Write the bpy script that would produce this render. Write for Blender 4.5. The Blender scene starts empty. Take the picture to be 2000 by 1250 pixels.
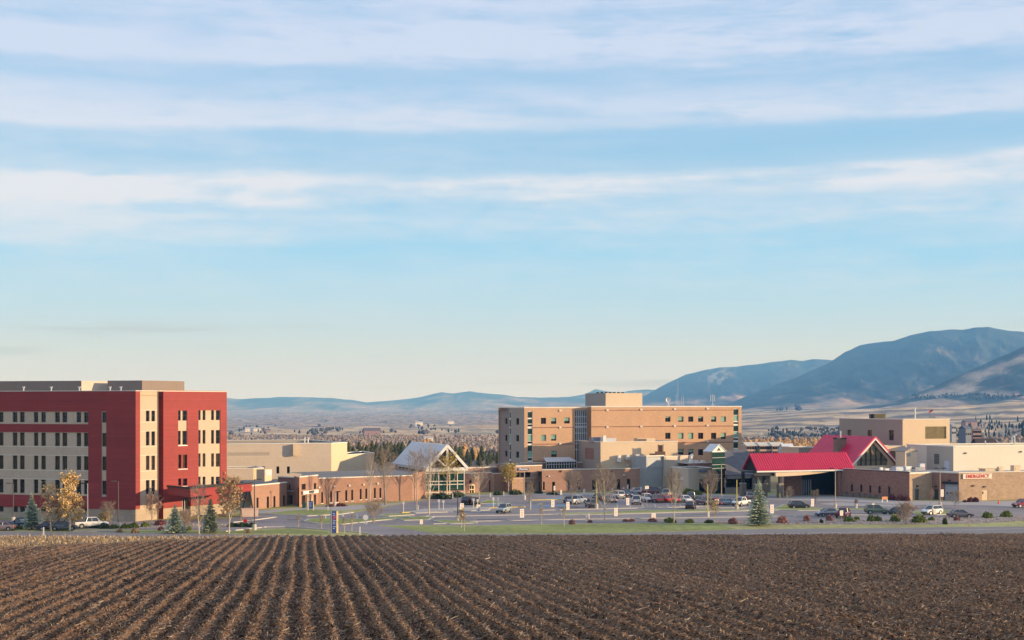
import bpy, math, random
import numpy as np
from mathutils import Vector
random.seed(7); RNG = np.random.default_rng(7)
R = math.radians
S = bpy.context.scene
C = S.collection

# ------------------------------------------------------------------ camera
FPX, HOR, EYE = 2777.8, 790.0, 21.0          # 50 mm on 36 mm, eye 21 m above the hospital ground
cd = bpy.data.cameras.new('camera'); cam = bpy.data.objects.new('camera', cd); C.objects.link(cam)
cd.lens = 50; cd.sensor_width = 36; cd.shift_y = (HOR - 625) / 2000
cd.clip_start = .5; cd.clip_end = 80000
cam.location = (0, 0, EYE); cam.rotation_euler = (R(90), 0, 0)
S.camera = cam
# ------------------------------------------------------------------ light
SUN_EL, SUN_AZ = 9.0, 102.0                    # azimuth clockwise from +Y
EXPOSURE = 1.12
HAZE_DENSITY = 9.0e-5
SKY_STRENGTH = 0.15
SUN_STRENGTH = 3.0
S.view_settings.view_transform = 'Standard'; S.view_settings.look = 'None'
S.view_settings.gamma = 1; S.view_settings.use_curve_mapping = False
S.view_settings.exposure = EXPOSURE
S.cycles.use_denoising = True
S.cycles.max_bounces = 5; S.cycles.diffuse_bounces = 3; S.cycles.glossy_bounces = 2
S.cycles.volume_bounces = 0; S.cycles.transparent_max_bounces = 6
sd = bpy.data.lights.new('sun', 'SUN'); sun = bpy.data.objects.new('sun', sd); C.objects.link(sun)
sd.energy = SUN_STRENGTH; sd.angle = R(.6); sd.color = (1, .86, .68)
sv = Vector((math.sin(R(SUN_AZ)) * math.cos(R(SUN_EL)), math.cos(R(SUN_AZ)) * math.cos(R(SUN_EL)), math.sin(R(SUN_EL))))
sun.rotation_euler = sv.to_track_quat('Z', 'Y').to_euler()
sun.location = (0, 0, 200)

def build_world():
    w = bpy.data.worlds.new('World'); S.world = w; w.use_nodes = True
    nt = w.node_tree; nt.nodes.clear(); N = nt.nodes.new; L = nt.links.new
    out = N('ShaderNodeOutputWorld'); bg = N('ShaderNodeBackground'); L(bg.outputs[0], out.inputs[0])
    bg.inputs[1].default_value = SKY_STRENGTH
    sky = N('ShaderNodeTexSky'); sky.sky_type = 'NISHITA'; sky.sun_disc = False
    sky.sun_elevation = R(SUN_EL); sky.sun_rotation = R(SUN_AZ)
    sky.altitude = 1500; sky.air_density = 1.0; sky.dust_density = 0.6; sky.ozone_density = 1.6
    tc = N('ShaderNodeTexCoord'); sep = N('ShaderNodeSeparateXYZ'); L(tc.outputs['Generated'], sep.inputs[0])
    def M(op, a, b=None, c=None, clamp=False):
        m = N('ShaderNodeMath'); m.operation = op; m.use_clamp = clamp
        for i, v in enumerate((a, b, c)):
            if v is None: continue
            if isinstance(v, (int, float)): m.inputs[i].default_value = v
            else: L(v, m.inputs[i])
        return m.outputs[0]
    X, Y, Z = sep.outputs
    hyp = M('SQRT', M('ADD', M('MULTIPLY', X, X), M('MULTIPLY', Y, Y)))
    el = M('DIVIDE', Z, M('MAXIMUM', hyp, .02))                # tan of the elevation
    def vec(kx, kz, off=0., tilt=0.):
        cb = N('ShaderNodeCombineXYZ')
        L(M('MULTIPLY', X, kx), cb.inputs[0]); L(M('MULTIPLY', Y, kx), cb.inputs[1])
        L(M('ADD', M('ADD', M('MULTIPLY', el, kz), M('MULTIPLY', X, tilt)), off), cb.inputs[2])
        return cb.outputs[0]
    def noise(v, scale, det=6, rough=.6, dist=0.):
        n = N('ShaderNodeTexNoise'); n.inputs['Scale'].default_value = scale
        n.inputs['Detail'].default_value = det; n.inputs['Roughness'].default_value = rough
        n.inputs['Distortion'].default_value = dist; L(v, n.inputs['Vector']); return n.outputs['Fac']
    def ramp(x, pts):
        r = N('ShaderNodeValToRGB'); L(x, r.inputs[0]); e = r.color_ramp.elements
        while len(e) < len(pts): e.new(.5)
        for k, (p, v) in enumerate(pts):
            e[k].position = p; e[k].color = (v, v, v, 1) if isinstance(v, (int, float)) else (*v, 1)
        return r.outputs[0]
    # warp the elevation a little so that the sheets of cirrus wander
    w1 = M('MULTIPLY', M('SUBTRACT', noise(vec(2.2, 9., 4.), 1., 3, .5), .5), .026)
    tiltx = M('MULTIPLY', X, -.012)
    w2 = M('MULTIPLY', M('SUBTRACT', noise(vec(9., 24., 8.), 1., 4, .6, .5), .5), .016)
    elw = M('ADD', M('ADD', M('ADD', el, w1), w2), tiltx)
    # cirrus sheets stand at preferred heights: 0..0.35 (tan of elevation) mapped on 0..1
    u = M('DIVIDE', elw, .35, clamp=True)
    bands = ramp(u, [(0, 0), (.318, 0), (.345, .32), (.395, .42), (.412, .9), (.450, 1.0), (.466, .25), (.50, .05), (.538, .05), (.556, .78), (.59, .72), (.622, .34),
                     (.645, .06), (.670, .08), (.686, .72), (.73, .95), (.768, .45), (.85, .42), (1., .9)])  # last stops thicken the unseen overhead cirrus to lift the fill light
    fib = noise(vec(2.6, 26., 1.), 1.6, 9, .62, .25)
    fib2 = noise(vec(8.0, 62., 7.), 1.7, 8, .62, .45)
    broad = noise(vec(1.1, 6., 2.), 1.0, 3, .5)
    puff = noise(vec(20., 56., 21.), 1.2, 6, .65, .6)
    tex = M('ADD', M('MULTIPLY', fib, .50), M('ADD', M('MULTIPLY', fib2, .32), M('ADD', M('MULTIPLY', puff, .28), M('MULTIPLY', broad, .34))))
    gate = M('MULTIPLY', M('SUBTRACT', noise(vec(2.4, 15., 11.), 1.0, 4, .55, .3), .26), 4.0, clamp=True)
    soft = M('MULTIPLY', M('SUBTRACT', noise(vec(1.5, 11., 15., -.05), 1.0, 5, .6, .4), .36), 2.8, clamp=True)
    dens = M('ADD', M('MULTIPLY', M('MULTIPLY', bands, gate), M('MULTIPLY', M('SUBTRACT', tex, .53), 4.6, clamp=True)), M('MULTIPLY', soft, M('MULTIPLY', M('SUBTRACT', tex, .55), 3.2, clamp=True)), clamp=True)
    low = ramp(M('MULTIPLY', el, 5., clamp=True), [(0, 0), (.22, 0), (.55, 1), (1, 1)])
    dens = M('MULTIPLY', dens, low, clamp=True)
    mix = N('ShaderNodeMix'); mix.data_type = 'RGBA'; mix.inputs[0].default_value = 0
    # sky: Nishita, softened towards the pale band of low air
    hs = N('ShaderNodeMix'); hs.data_type = 'RGBA'; hs.blend_type = 'MULTIPLY'; hs.inputs[0].default_value = 1
    L(sky.outputs[0], hs.inputs[6]); hs.inputs[7].default_value = (SKY_TINT[0], SKY_TINT[1], SKY_TINT[2], 1)
    air = N('ShaderNodeMix'); air.data_type = 'RGBA'
    L(ramp(M('MULTIPLY', M('MAXIMUM', el, 0.), 4., clamp=True), [(0, .96), (.4, .93), (.75, .88), (1, .82)]), air.inputs[0])
    L(hs.outputs[2], air.inputs[6])
    ac = N('ShaderNodeValToRGB'); L(M('MULTIPLY', M('MAXIMUM', el, 0.), 4., clamp=True), ac.inputs[0])
    e = ac.color_ramp.elements
    for _ in range(4): e.new(.5)
    for k, (p, c) in enumerate([(0, (.60, .70, 1.26)), (.13, (.48, .575, .92)), (.27, (.345, .545, .91)), (.42, (.232, .50, .88)), (.65, (.235, .44, .71)), (1, (.225, .405, .68))]):
        e[k].position = p; e[k].color = (*c, 1)
    sc = N('ShaderNodeMix'); sc.data_type = 'RGBA'; sc.blend_type = 'MULTIPLY'; sc.inputs[0].default_value = 1
    L(ac.outputs[0], sc.inputs[6]); sc.inputs[7].default_value = (AIR, AIR, AIR, 1)
    L(sc.outputs[2], air.inputs[7])
    cl = N('ShaderNodeMix'); cl.data_type = 'RGBA'; L(M('MULTIPLY', dens, .76), cl.inputs[0]); L(air.outputs[2], cl.inputs[6])
    cc = N('ShaderNodeValToRGB'); L(M('MULTIPLY', M('MAXIMUM', el, 0.), 4., clamp=True), cc.inputs[0]); ce = cc.color_ramp.elements
    ce[0].position = .62; ce[0].color = (CLOUD[0] * .31, CLOUD[1] * .305, CLOUD[2] * .31, 1); ce[1].position = .86; ce[1].color = (CLOUD[0] * .245, CLOUD[1] * .265, CLOUD[2] * .305, 1)
    cm_ = N('ShaderNodeVectorMath'); cm_.operation = 'SCALE'; cm_.inputs['Scale'].default_value = 3.4; L(cc.outputs[0], cm_.inputs[0]); L(cm_.outputs[0], cl.inputs[7])
    # thin grey lenses of stratus low over the horizon
    lens = noise(vec(4.6, 88., 5.3), 1.0, 4, .5)
    lw = ramp(M('MULTIPLY', M('MAXIMUM', el, 0.), 10., clamp=True), [(0, 0), (.08, .5), (.18, .8), (.35, .9), (.52, .9), (.60, 0), (1, 0)])
    lf = M('MULTIPLY', M('MULTIPLY', M('SUBTRACT', lens, .575), 12., clamp=True), lw, clamp=True)
    lm = N('ShaderNodeMix'); lm.data_type = 'RGBA'; L(M('MULTIPLY', lf, .8), lm.inputs[0]); L(cl.outputs[2], lm.inputs[6])
    lm.inputs[7].default_value = (AIR * .40, AIR * .45, AIR * .52, 1)
    L(lm.outputs[2], bg.inputs[0])
SKY_TINT = (1.0, .97, .95); AIR = 3.9; CLOUD = (2.65, 2.68, 3.0)
build_world()

# ------------------------------------------------------------------ numpy noise
def hash2(ix, iy, seed):
    h = (ix.astype(np.int64) * 374761393 + iy.astype(np.int64) * 668265263 + seed * 974634777) & 0xffffffff
    h = ((h ^ (h >> 13)) * 1274126177) & 0xffffffff
    h = h ^ (h >> 16)
    return (h & 0xffffff) / float(0xffffff)
def vnoise(x, y, seed=0):
    ix = np.floor(x); iy = np.floor(y); fx = x - ix; fy = y - iy
    fx = fx * fx * (3 - 2 * fx); fy = fy * fy * (3 - 2 * fy)
    a = hash2(ix, iy, seed); b = hash2(ix + 1, iy, seed); c = hash2(ix, iy + 1, seed); d = hash2(ix + 1, iy + 1, seed)
    return (a * (1 - fx) + b * fx) * (1 - fy) + (c * (1 - fx) + d * fx) * fy
def fbm(x, y, seed=0, octv=4, gain=.5):
    s = 0; a = 1; t = 0
    for k in range(octv):
        s = s + a * vnoise(x * 2 ** k + 17.3 * k, y * 2 ** k - 9.1 * k, seed + k); t += a; a *= gain
    return s / t
def ridged(x, y, seed=0, octv=5, gain=.5):
    s = 0; a = 1; t = 0
    for k in range(octv):
        s = s + a * (1 - np.abs(2 * vnoise(x * 2 ** k + 5.7 * k, y * 2 ** k + 3.3 * k, seed + k) - 1)); t += a; a *= gain
    return s / t
def sstep(a, b, x):
    t = np.clip((x - a) / (b - a), 0, 1); return t * t * (3 - 2 * t)

# ------------------------------------------------------------------ materials
MATS = {}
def nodes_mat(name):
    m = bpy.data.materials.new(name); m.use_nodes = True
    return m, m.node_tree, m.node_tree.nodes['Principled BSDF']
def mat(name, col, rough=.8, var=.12, scale=.6, metal=0., brick=None, bcol=None, bump=0., stain=.0, emit=None, spec=.3, fine=6.):
    """principled colour broken up by two noises; brick=(width, height, mortar) lays courses in the local x-z plane"""
    if name in MATS: return MATS[name]
    m, nt, p = nodes_mat(name); N = nt.nodes.new; L = nt.links.new
    p.inputs['Roughness'].default_value = rough; p.inputs['Metallic'].default_value = metal
    p.inputs['Specular IOR Level'].default_value = spec
    tc = N('ShaderNodeTexCoord')
    n1 = N('ShaderNodeTexNoise'); n1.inputs['Scale'].default_value = scale; n1.inputs['Detail'].default_value = 6
    L(tc.outputs['Object'], n1.inputs['Vector'])
    n2 = N('ShaderNodeTexNoise'); n2.inputs['Scale'].default_value = scale * fine; n2.inputs['Detail'].default_value = 4
    L(tc.outputs['Object'], n2.inputs['Vector'])
    ad = N('ShaderNodeMath'); ad.operation = 'ADD'; L(n1.outputs['Fac'], ad.inputs[0]); L(n2.outputs['Fac'], ad.inputs[1])
    mr = N('ShaderNodeMapRange'); L(ad.outputs[0], mr.inputs[0]); mr.inputs[1].default_value = .7; mr.inputs[2].default_value = 1.3
    mr.inputs[3].default_value = 1 - var; mr.inputs[4].default_value = 1 + var
    base = N('ShaderNodeRGB'); base.outputs[0].default_value = (*col, 1); src = base.outputs[0]
    if brick:
        sp = N('ShaderNodeSeparateXYZ'); L(tc.outputs['Object'], sp.inputs[0]); cb = N('ShaderNodeCombineXYZ')
        L(sp.outputs[0], cb.inputs[0]); L(sp.outputs[2], cb.inputs[1])
        bt = N('ShaderNodeTexBrick'); L(cb.outputs[0], bt.inputs['Vector']); bt.inputs['Scale'].default_value = 1
        bt.inputs['Brick Width'].default_value = brick[0]; bt.inputs['Row Height'].default_value = brick[1]
        bt.inputs['Mortar Size'].default_value = brick[2]; bt.inputs['Mortar Smooth'].default_value = .3
        b2 = bcol or tuple(c * .8 for c in col)
        bt.inputs['Color1'].default_value = (*col, 1); bt.inputs['Color2'].default_value = (*b2, 1)
        bt.inputs['Mortar'].default_value = (*[c * (.62 if brick[2] < .02 or brick[0] > 1 else 1.1) for c in col], 1)
        src = bt.outputs['Color']
    vm = N('ShaderNodeVectorMath'); vm.operation = 'SCALE'; L(src, vm.inputs[0]); L(mr.outputs[0], vm.inputs['Scale'])
    L(vm.outputs[0], p.inputs['Base Color'])
    if bump:
        b = N('ShaderNodeBump'); b.inputs['Strength'].default_value = bump; b.inputs['Distance'].default_value = .05
        L(n2.outputs['Fac'], b.inputs['Height']); L(b.outputs[0], p.inputs['Normal'])
    if emit:
        p.inputs['Emission Color'].default_value = (*emit[0], 1); p.inputs['Emission Strength'].default_value = emit[1]
    MATS[name] = m; return m
def glassmat(name, col, rough=.06, var=.5):
    m = mat(name, col, rough, var, .35, spec=.6); return m
def attr_mat(name, attr, rough=.9, var=.15, scale=1., nscale=(1, 1, 1), bump=0., spec=.15, trans=0.):
    m, nt, p = nodes_mat(name); N = nt.nodes.new; L = nt.links.new
    p.inputs['Roughness'].default_value = rough; p.inputs['Specular IOR Level'].default_value = spec
    a = N('ShaderNodeAttribute'); a.attribute_name = attr; tc = N('ShaderNodeTexCoord')
    mp = N('ShaderNodeMapping'); mp.inputs['Scale'].default_value = nscale; L(tc.outputs['Object'], mp.inputs[0])
    n = N('ShaderNodeTexNoise'); n.inputs['Scale'].default_value = scale; n.inputs['Detail'].default_value = 7
    n.inputs['Roughness'].default_value = .6; L(mp.outputs[0], n.inputs['Vector'])
    mr = N('ShaderNodeMapRange'); L(n.outputs['Fac'], mr.inputs[0]); mr.inputs[1].default_value = .3; mr.inputs[2].default_value = .7
    mr.inputs[3].default_value = 1 - var; mr.inputs[4].default_value = 1 + var
    vm = N('ShaderNodeVectorMath'); vm.operation = 'SCALE'; L(a.outputs['Color'], vm.inputs[0]); L(mr.outputs[0], vm.inputs['Scale'])
    L(vm.outputs[0], p.inputs['Base Color'])
    if bump:
        b = N('ShaderNodeBump'); b.inputs['Strength'].default_value = bump; b.inputs['Distance'].default_value = .03
        L(n.outputs['Fac'], b.inputs['Height']); L(b.outputs[0], p.inputs['Normal'])
    MATS[name] = m; return m
RED = mat('red_siding', (.31, .041, .037), .6, .10, .12, brick=(30, .33, .012))
TAN = mat('tan_panel', (.52, .405, .30), .8, .09, .25)
TAND = mat('tan_stucco', (.55, .45, .355), .85, .06, .25)
TANO = mat('office_cream_panel', (.50, .39, .285), .85, .05, .3)
TANL = mat('lit_cream_stucco', (.66, .50, .335), .85, .05, .25)  # warmed and brightened for sunlit faces; shaded faces use darker copies
CMU = mat('tan_block', (.44, .35, .26), .85, .08, .4, brick=(3.2, 1.05, .02))
GREYP = mat('grey_brown_panel', (.24, .18, .145), .7, .05, .2)
BRICKH = mat('orange_brick', (.60, .37, .225), .85, .08, .35, brick=(.6, .2, .012), bcol=(.56, .34, .205))
BRICKG = mat('grey_stucco', (.44, .36, .30), .85, .06, .3)
BRICKL = mat('brown_brick', (.40, .225, .165), .85, .10, .35, brick=(.4, .2, .012), bcol=(.345, .20, .14))
BRICKD = mat('dark_shaded_brick', (.34, .185, .14), .85, .10, .35, brick=(.4, .2, .012), bcol=(.26, .13, .10))  # mostly for shaded walls, shade included in the colour; also dark courses
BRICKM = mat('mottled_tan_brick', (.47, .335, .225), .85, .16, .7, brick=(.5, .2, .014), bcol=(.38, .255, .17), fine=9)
CREAM = mat('pale_cream_stucco', (.68, .62, .50), .85, .03, .2)
WHITE = mat('white_trim', (.75, .72, .66), .6, .04, .4)
COPE = mat('pale_coping', (.74, .66, .56), .6, .06, .4)
ROOFG = mat('gravel_roof', (.20, .19, .18), .95, .18, .5)
ROOFM = mat('pale_membrane_roof', (.42, .42, .42), .7, .10, .4)
DARK = mat('dark_metal', (.025, .025, .028), .5, .1, .5)
GLASS = glassmat('dark_glass', (.012, .012, .014))
GLASSB = glassmat('brown_lit_glass', (.05, .037, .02))
GLASSG = glassmat('green_dark_glass', (.012, .05, .040))
GLASSL = mat('pale_green_blind', (.22, .40, .30), .4, .10, .6, spec=.5)
FRAMEB = mat('bronze_frame', (.05, .04, .035), .5, .1, .5)
FRAMEW = mat('white_frame', (.66, .62, .55), .5, .05, .5)
GREYM = mat('grey_metal', (.30, .31, .32), .5, .08, .6)
LMETAL = mat('light_metal', (.55, .56, .58), .45, .06, .6)
SHING = mat('dark_shingle', (.13, .125, .135), .9, .18, .8, brick=(.5, .3, .03))
METROOF = mat('pale_metal_roof', (.62, .61, .62), .45, .05, .3)
REDROOF = mat('crimson_metal_roof', (.60, .018, .075), .42, .13, .35, spec=.5)
CONC = mat('concrete', (.40, .36, .33), .9, .08, .5)
CURB = mat('kerb_concrete', (.52, .47, .40), .9, .10, .4)
YELL = mat('yellow_paint', (.62, .46, .10), .7, .12, .6)
STONE = mat('field_stone', (.20, .16, .13), .9, .35, 1.5, fine=3)
POLE = mat('weathered_pole', (.42, .33, .24), .7, .08, .5)
POLED = mat('dark_bronze_pole', (.10, .085, .075), .6, .08, .5)
BLUE = mat('navy_sign', (.03, .055, .20), .5, .05, .5)
SIGNW = mat('sign_white', (.74, .70, .64), .6, .03, .5)
SIGNR = mat('sign_red', (.60, .06, .04), .5, .03, .5)
TYRE = mat('tyre_rubber', (.02, .02, .02), .8, .1, 2)
RIM = mat('wheel_rim', (.42, .42, .42), .35, .1, 2, metal=.6)

# ------------------------------------------------------------------ geometry helpers
class MB:
    def __init__(s): s.v = []; s.f = []; s.m = []
    def quad(s, a, b, c, d, m=0):
        k = len(s.v); s.v += [a, b, c, d]; s.f.append((k, k + 1, k + 2, k + 3)); s.m.append(m)
    def poly(s, pts, m=0):
        k = len(s.v); s.v += list(pts); s.f.append(tuple(range(k, k + len(pts)))); s.m.append(m)
    def box(s, x0, x1, y0, y1, z0, z1, m=0):
        k = len(s.v)
        s.v += [(x0, y0, z0), (x1, y0, z0), (x1, y1, z0), (x0, y1, z0), (x0, y0, z1), (x1, y0, z1), (x1, y1, z1), (x0, y1, z1)]
        for q in ((0, 3, 2, 1), (4, 5, 6, 7), (0, 1, 5, 4), (1, 2, 6, 5), (2, 3, 7, 6), (3, 0, 4, 7)):
            s.f.append(tuple(k + i for i in q)); s.m.append(m)
    def tube(s, pts, rad, n=6, m=0, cap=True):
        pts = [Vector(p) for p in pts]
        if not hasattr(rad, '__len__'): rad = [rad] * len(pts)
        k0 = len(s.v)
        for i, p in enumerate(pts):
            t = (pts[min(i + 1, len(pts) - 1)] - pts[max(i - 1, 0)])
            if t.length < 1e-6: t = Vector((0, 0, 1))
            t.normalize(); a = Vector((0, 1, 0)) if abs(t.y) < .9 else Vector((1, 0, 0))
            u = t.cross(a).normalized(); w = t.cross(u)
            for j in range(n):
                an = 2 * math.pi * j / n; q = p + (u * math.cos(an) + w * math.sin(an)) * rad[i]; s.v.append(tuple(q))
        for i in range(len(pts) - 1):
            for j in range(n):
                a = k0 + i * n + j; b = k0 + i * n + (j + 1) % n
                s.f.append((a, b, b + n, a + n)); s.m.append(m)
        if cap:
            s.f.append(tuple(k0 + j for j in range(n))); s.m.append(m)
            e = k0 + (len(pts) - 1) * n; s.f.append(tuple(e + n - 1 - j for j in range(n))); s.m.append(m)
    def mesh(s, name, mats):
        me = bpy.data.meshes.new(name); me.from_pydata(s.v, [], s.f)
        if not isinstance(mats, (list, tuple)): mats = [mats]
        for m in mats: me.materials.append(m)
        if len(mats) > 1: me.polygons.foreach_set('material_index', s.m)
        me.update(); return me
    def build(s, name, mats, parent=None, loc=(0, 0, 0), rz=0., **k):
        return place(s.mesh(name, mats), name, parent, loc, rz, **k)
def place(me, name, parent=None, loc=(0, 0, 0), rz=0., label=None, smooth=False):
    """link a mesh; loc is in world space, parents are never rotated unless they are built at the origin"""
    o = bpy.data.objects.new(name, me); C.objects.link(o)
    if parent is not None:
        o.parent = parent; off = parent.get('_w', (0, 0, 0))
        loc = (loc[0] - off[0], loc[1] - off[1], loc[2] - off[2])
    o.location = loc; o.rotation_euler = (0, 0, rz)
    if label: o['label'] = label
    return o
WPOS = {}
class Par(dict): pass
def thing(name, label, cat, loc=(0, 0, 0), rz=0., group=None):
    o = bpy.data.objects.new(name, None); C.objects.link(o); o.empty_display_size = .5
    o.location = loc; o.rotation_euler = (0, 0, rz); o['label'] = label; o['category'] = cat
    if group: o['group'] = group
    return o
def tag(o, label, cat, group=None):
    o['label'] = label; o['category'] = cat
    if group: o['group'] = group
    return o
def struct(o): o['kind'] = 'structure'; return o
def stuff(o, label=None, cat=None):
    o['kind'] = 'stuff'
    if label: o['label'] = label
    if cat: o['category'] = cat
    return o
def kid(me, name, parent, loc=(0, 0, 0), rz=0., label=None):
    """child placed in the parent's own frame"""
    o = bpy.data.objects.new(name, me); C.objects.link(o); o.parent = parent
    o.location = loc; o.rotation_euler = (0, 0, rz)
    if label: o['label'] = label
    return o
def copy_tree(o, parent=None):
    c = o.copy(); C.objects.link(c); c.parent = parent
    for ch in list(KIDS.get(o.name, [])) or list(o.children): copy_tree(ch, c)
    return c
KIDS = {}
def G(px, py, z=0.):
    D = (EYE - z) * FPX / (py - HOR); return ((px - 1000) / FPX * D, D)
def GD(px, D): return ((px - 1000) / FPX * D, D)
def ZP(py, D): return EYE - (py - HOR) / FPX * D

class Face:
    """a wall plane between two ground points A (left) and B (right as seen); local x runs along it, y into it"""
    def __init__(s, A, B):
        s.A = A; s.B = B; dx = B[0] - A[0]; dy = B[1] - A[1]; s.L = math.hypot(dx, dy)
        s.ux, s.uy = dx / s.L, dy / s.L; s.rz = math.atan2(dy, dx)
    def x(s, px):
        r = (px - 1000) / FPX; return (r * s.A[1] - s.A[0]) / (s.ux - r * s.uy)
    def D(s, px): return s.A[1] + s.x(px) * s.uy
    def z(s, px, py): return ZP(py, s.D(px))
    def rect(s, a, b, t, u):                     # px left, px right, py top, py bottom
        c = (a + b) / 2; return s.x(a), s.x(b), s.z(c, u), s.z(c, t)
    def at(s, x, y=0., z=0.): return (s.A[0] + x * s.ux - y * s.uy, s.A[1] + x * s.uy + y * s.ux, z)
    def off(s, d):                               # a parallel face, d metres deeper
        f = Face(s.at(0, d)[:2], s.at(s.L, d)[:2]); return f
def relief(face, x0, x1, z0, z1, regions, mats, base=0, name='wall', parent=None, back=True, top=True):
    """wall sheet with recessed or proud rectangles: regions = (xa, xb, za, zb, depth, material or None for an opening)"""
    xs = sorted({round(v, 4) for v in [x0, x1] + [c for r in regions for c in r[:2]] if x0 - 1e-6 <= v <= x1 + 1e-6})
    zs = sorted({round(v, 4) for v in [z0, z1] + [c for r in regions for c in r[2:4]] if z0 - 1e-6 <= v <= z1 + 1e-6})
    nx, nz = len(xs) - 1, len(zs) - 1
    dep = [[0.] * nz for _ in range(nx)]; mt = [[base] * nz for _ in range(nx)]
    for (xa, xb, za, zb, d, m) in regions:
        for i in range(nx):
            cx = (xs[i] + xs[i + 1]) / 2
            if xa < cx < xb:
                for j in range(nz):
                    if za < (zs[j] + zs[j + 1]) / 2 < zb: dep[i][j] = d; mt[i][j] = m
    b = MB()
    for i in range(nx):
        for j in range(nz):
            d, m = dep[i][j], mt[i][j]
            xa, xb, za, zb = xs[i], xs[i + 1], zs[j], zs[j + 1]
            if m is not None: b.quad((xa, d, za), (xb, d, za), (xb, d, zb), (xa, d, zb), m)
            if i + 1 < nx:
                e = dep[i + 1][j]
                if abs(e - d) > 1e-6:
                    mm = m if d < e else mt[i + 1][j]
                    b.quad((xb, d, za), (xb, e, za), (xb, e, zb), (xb, d, zb), mm if mm is not None else base)
            if j + 1 < nz:
                e = dep[i][j + 1]
                if abs(e - d) > 1e-6:
                    mm = m if d < e else mt[i][j + 1]
                    b.quad((xa, d, zb), (xb, d, zb), (xb, e, zb), (xa, e, zb), mm if mm is not None else base)
    return kidw(b.mesh(name, mats), name, parent, face.at(0), face.rz)
def kidw(me, name, parent, wloc, rz=0., label=None):
    """child given in world space under an unrotated parent"""
    o = bpy.data.objects.new(name, me); C.objects.link(o)
    if parent is not None:
        o.parent = parent; pl = parent.location
        wloc = (wloc[0] - pl[0], wloc[1] - pl[1], wloc[2] - pl[2])
    o.location = wloc; o.rotation_euler = (0, 0, rz)
    if label: o['label'] = label
    return o
WCACHE = {}
def window(face, r, parent, depth, pane=None, frame=None, nx=1, nz=1, name='window', fw=.07, label=None):
    """a framed window in an opening r = (xa, xb, za, zb) of the wall; pane is its own child object"""
    pane = pane or GLASS; frame = frame or FRAMEB
    w = round(r[1] - r[0], 2); h = round(r[3] - r[2], 2); key = (round(w, 1), round(h, 1), pane.name, frame.name, nx, nz)
    if key not in WCACHE:
        w, h = key[0] + .04, key[1] + .04; b = MB()
        b.box(0, w, 0, .08, 0, fw); b.box(0, w, 0, .08, h - fw, h)
        b.box(0, fw, 0, .08, fw, h - fw); b.box(w - fw, w, 0, .08, fw, h - fw)
        for k in range(1, nx): b.box(w * k / nx - fw / 2, w * k / nx + fw / 2, .005, .075, fw, h - fw)
        for k in range(1, nz): b.box(fw, w - fw, .01, .07, h * k / nz - fw / 2, h * k / nz + fw / 2)
        p = MB(); p.box(.02, w - .02, .04, .06, .02, h - .02)
        WCACHE[key] = (b.mesh('window_frame', frame), p.mesh('pane', pane))
    fm, pm = WCACHE[key]
    o = kidw(fm, name, parent, face.at(r[0] - .02, depth - .07, r[2] - .02), face.rz, label)
    kid(pm, 'pane', o)
    return o
def flat_poly(pts, z, m, name, parent=None):
    b = MB(); b.poly([(p[0], p[1], z) for p in pts]); o = kidw(b.mesh(name, m), name, parent, (0, 0, 0)); return o
def shell(parent, pts, z0, z1, m, edges=None, roof=None, parapet=.5, cope=COPE, coping=True, cw=.35, ch=.14):
    """plain walls on the listed edges of a footprint (clockwise seen from above, front first), roof and coping"""
    n = len(pts); b = MB()
    for i in range(n):
        if edges is not None and i not in edges: continue
        p, q = pts[i], pts[(i + 1) % n]
        b.quad((p[0], p[1], z0), (q[0], q[1], z0), (q[0], q[1], z1), (p[0], p[1], z1))
    if b.f: kidw(b.mesh('wall', m), 'wall', parent, (0, 0, 0))
    flat_poly(pts, z1 - parapet, roof or ROOFG, 'roof', parent)
    if coping:
        b = MB()
        for i in range(n):
            p, q = Vector((*pts[i], 0)), Vector((*pts[(i + 1) % n], 0)); t = (q - p).normalized(); s_ = Vector((-t.y, t.x, 0))
            e = t * (.08 + .0015 * i); zz = z1 + .002 * i
            a0 = p - e - s_ * .08; a1 = q + e - s_ * .08; b0 = p - e + s_ * cw; b1 = q + e + s_ * cw
            k = len(b.v)
            for (v, z) in ((a0, zz), (a1, zz), (b1, zz), (b0, zz), (a0, zz + ch), (a1, zz + ch), (b1, zz + ch), (b0, zz + ch)): b.v.append((v.x, v.y, z))
            for qd in ((0, 1, 2, 3), (4, 5, 6, 7), (0, 1, 5, 4), (1, 2, 6, 5), (2, 3, 7, 6), (3, 0, 4, 7)):
                b.f.append(tuple(k + c for c in qd)); b.m.append(0)
        kidw(b.mesh('coping', cope), 'coping', parent, (0, 0, 0))
def text(body, size, m, parent, face, x, z, d=-.1, name='lettering', sx=1., bold=False):
    cu = bpy.data.curves.new(name, 'FONT'); cu.body = body; cu.size = size; cu.extrude = .03; cu.resolution_u = 2
    cu.align_x = 'CENTER'; cu.align_y = 'CENTER'; cu.materials.append(m)
    if bold: cu.offset = .012 * size
    t = bpy.data.objects.new(name, cu); C.objects.link(t)
    dg = bpy.context.evaluated_depsgraph_get(); me = bpy.data.meshes.new_from_object(t.evaluated_get(dg)); bpy.data.objects.remove(t)
    for v in me.vertices: v.co = (v.co.x * sx, v.co.z, v.co.y)
    me.update(); me.materials.clear(); me.materials.append(m)
    return kidw(me, name, parent, face.at(x, d, z), face.rz)
def root(name, label, cat, face_or_pt):
    p = face_or_pt.at(face_or_pt.L / 2)[:2] if isinstance(face_or_pt, Face) else face_or_pt
    return thing(name, label, cat, (p[0], p[1], 0))
def dirpt(p, ang, d):
    """point d metres from p; ang in degrees from +X anticlockwise"""
    return (p[0] + d * math.cos(R(ang)), p[1] + d * math.sin(R(ang)))
GA = 20.0                                       # the campus grid: fronts run 20 degrees off the picture plane
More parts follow.
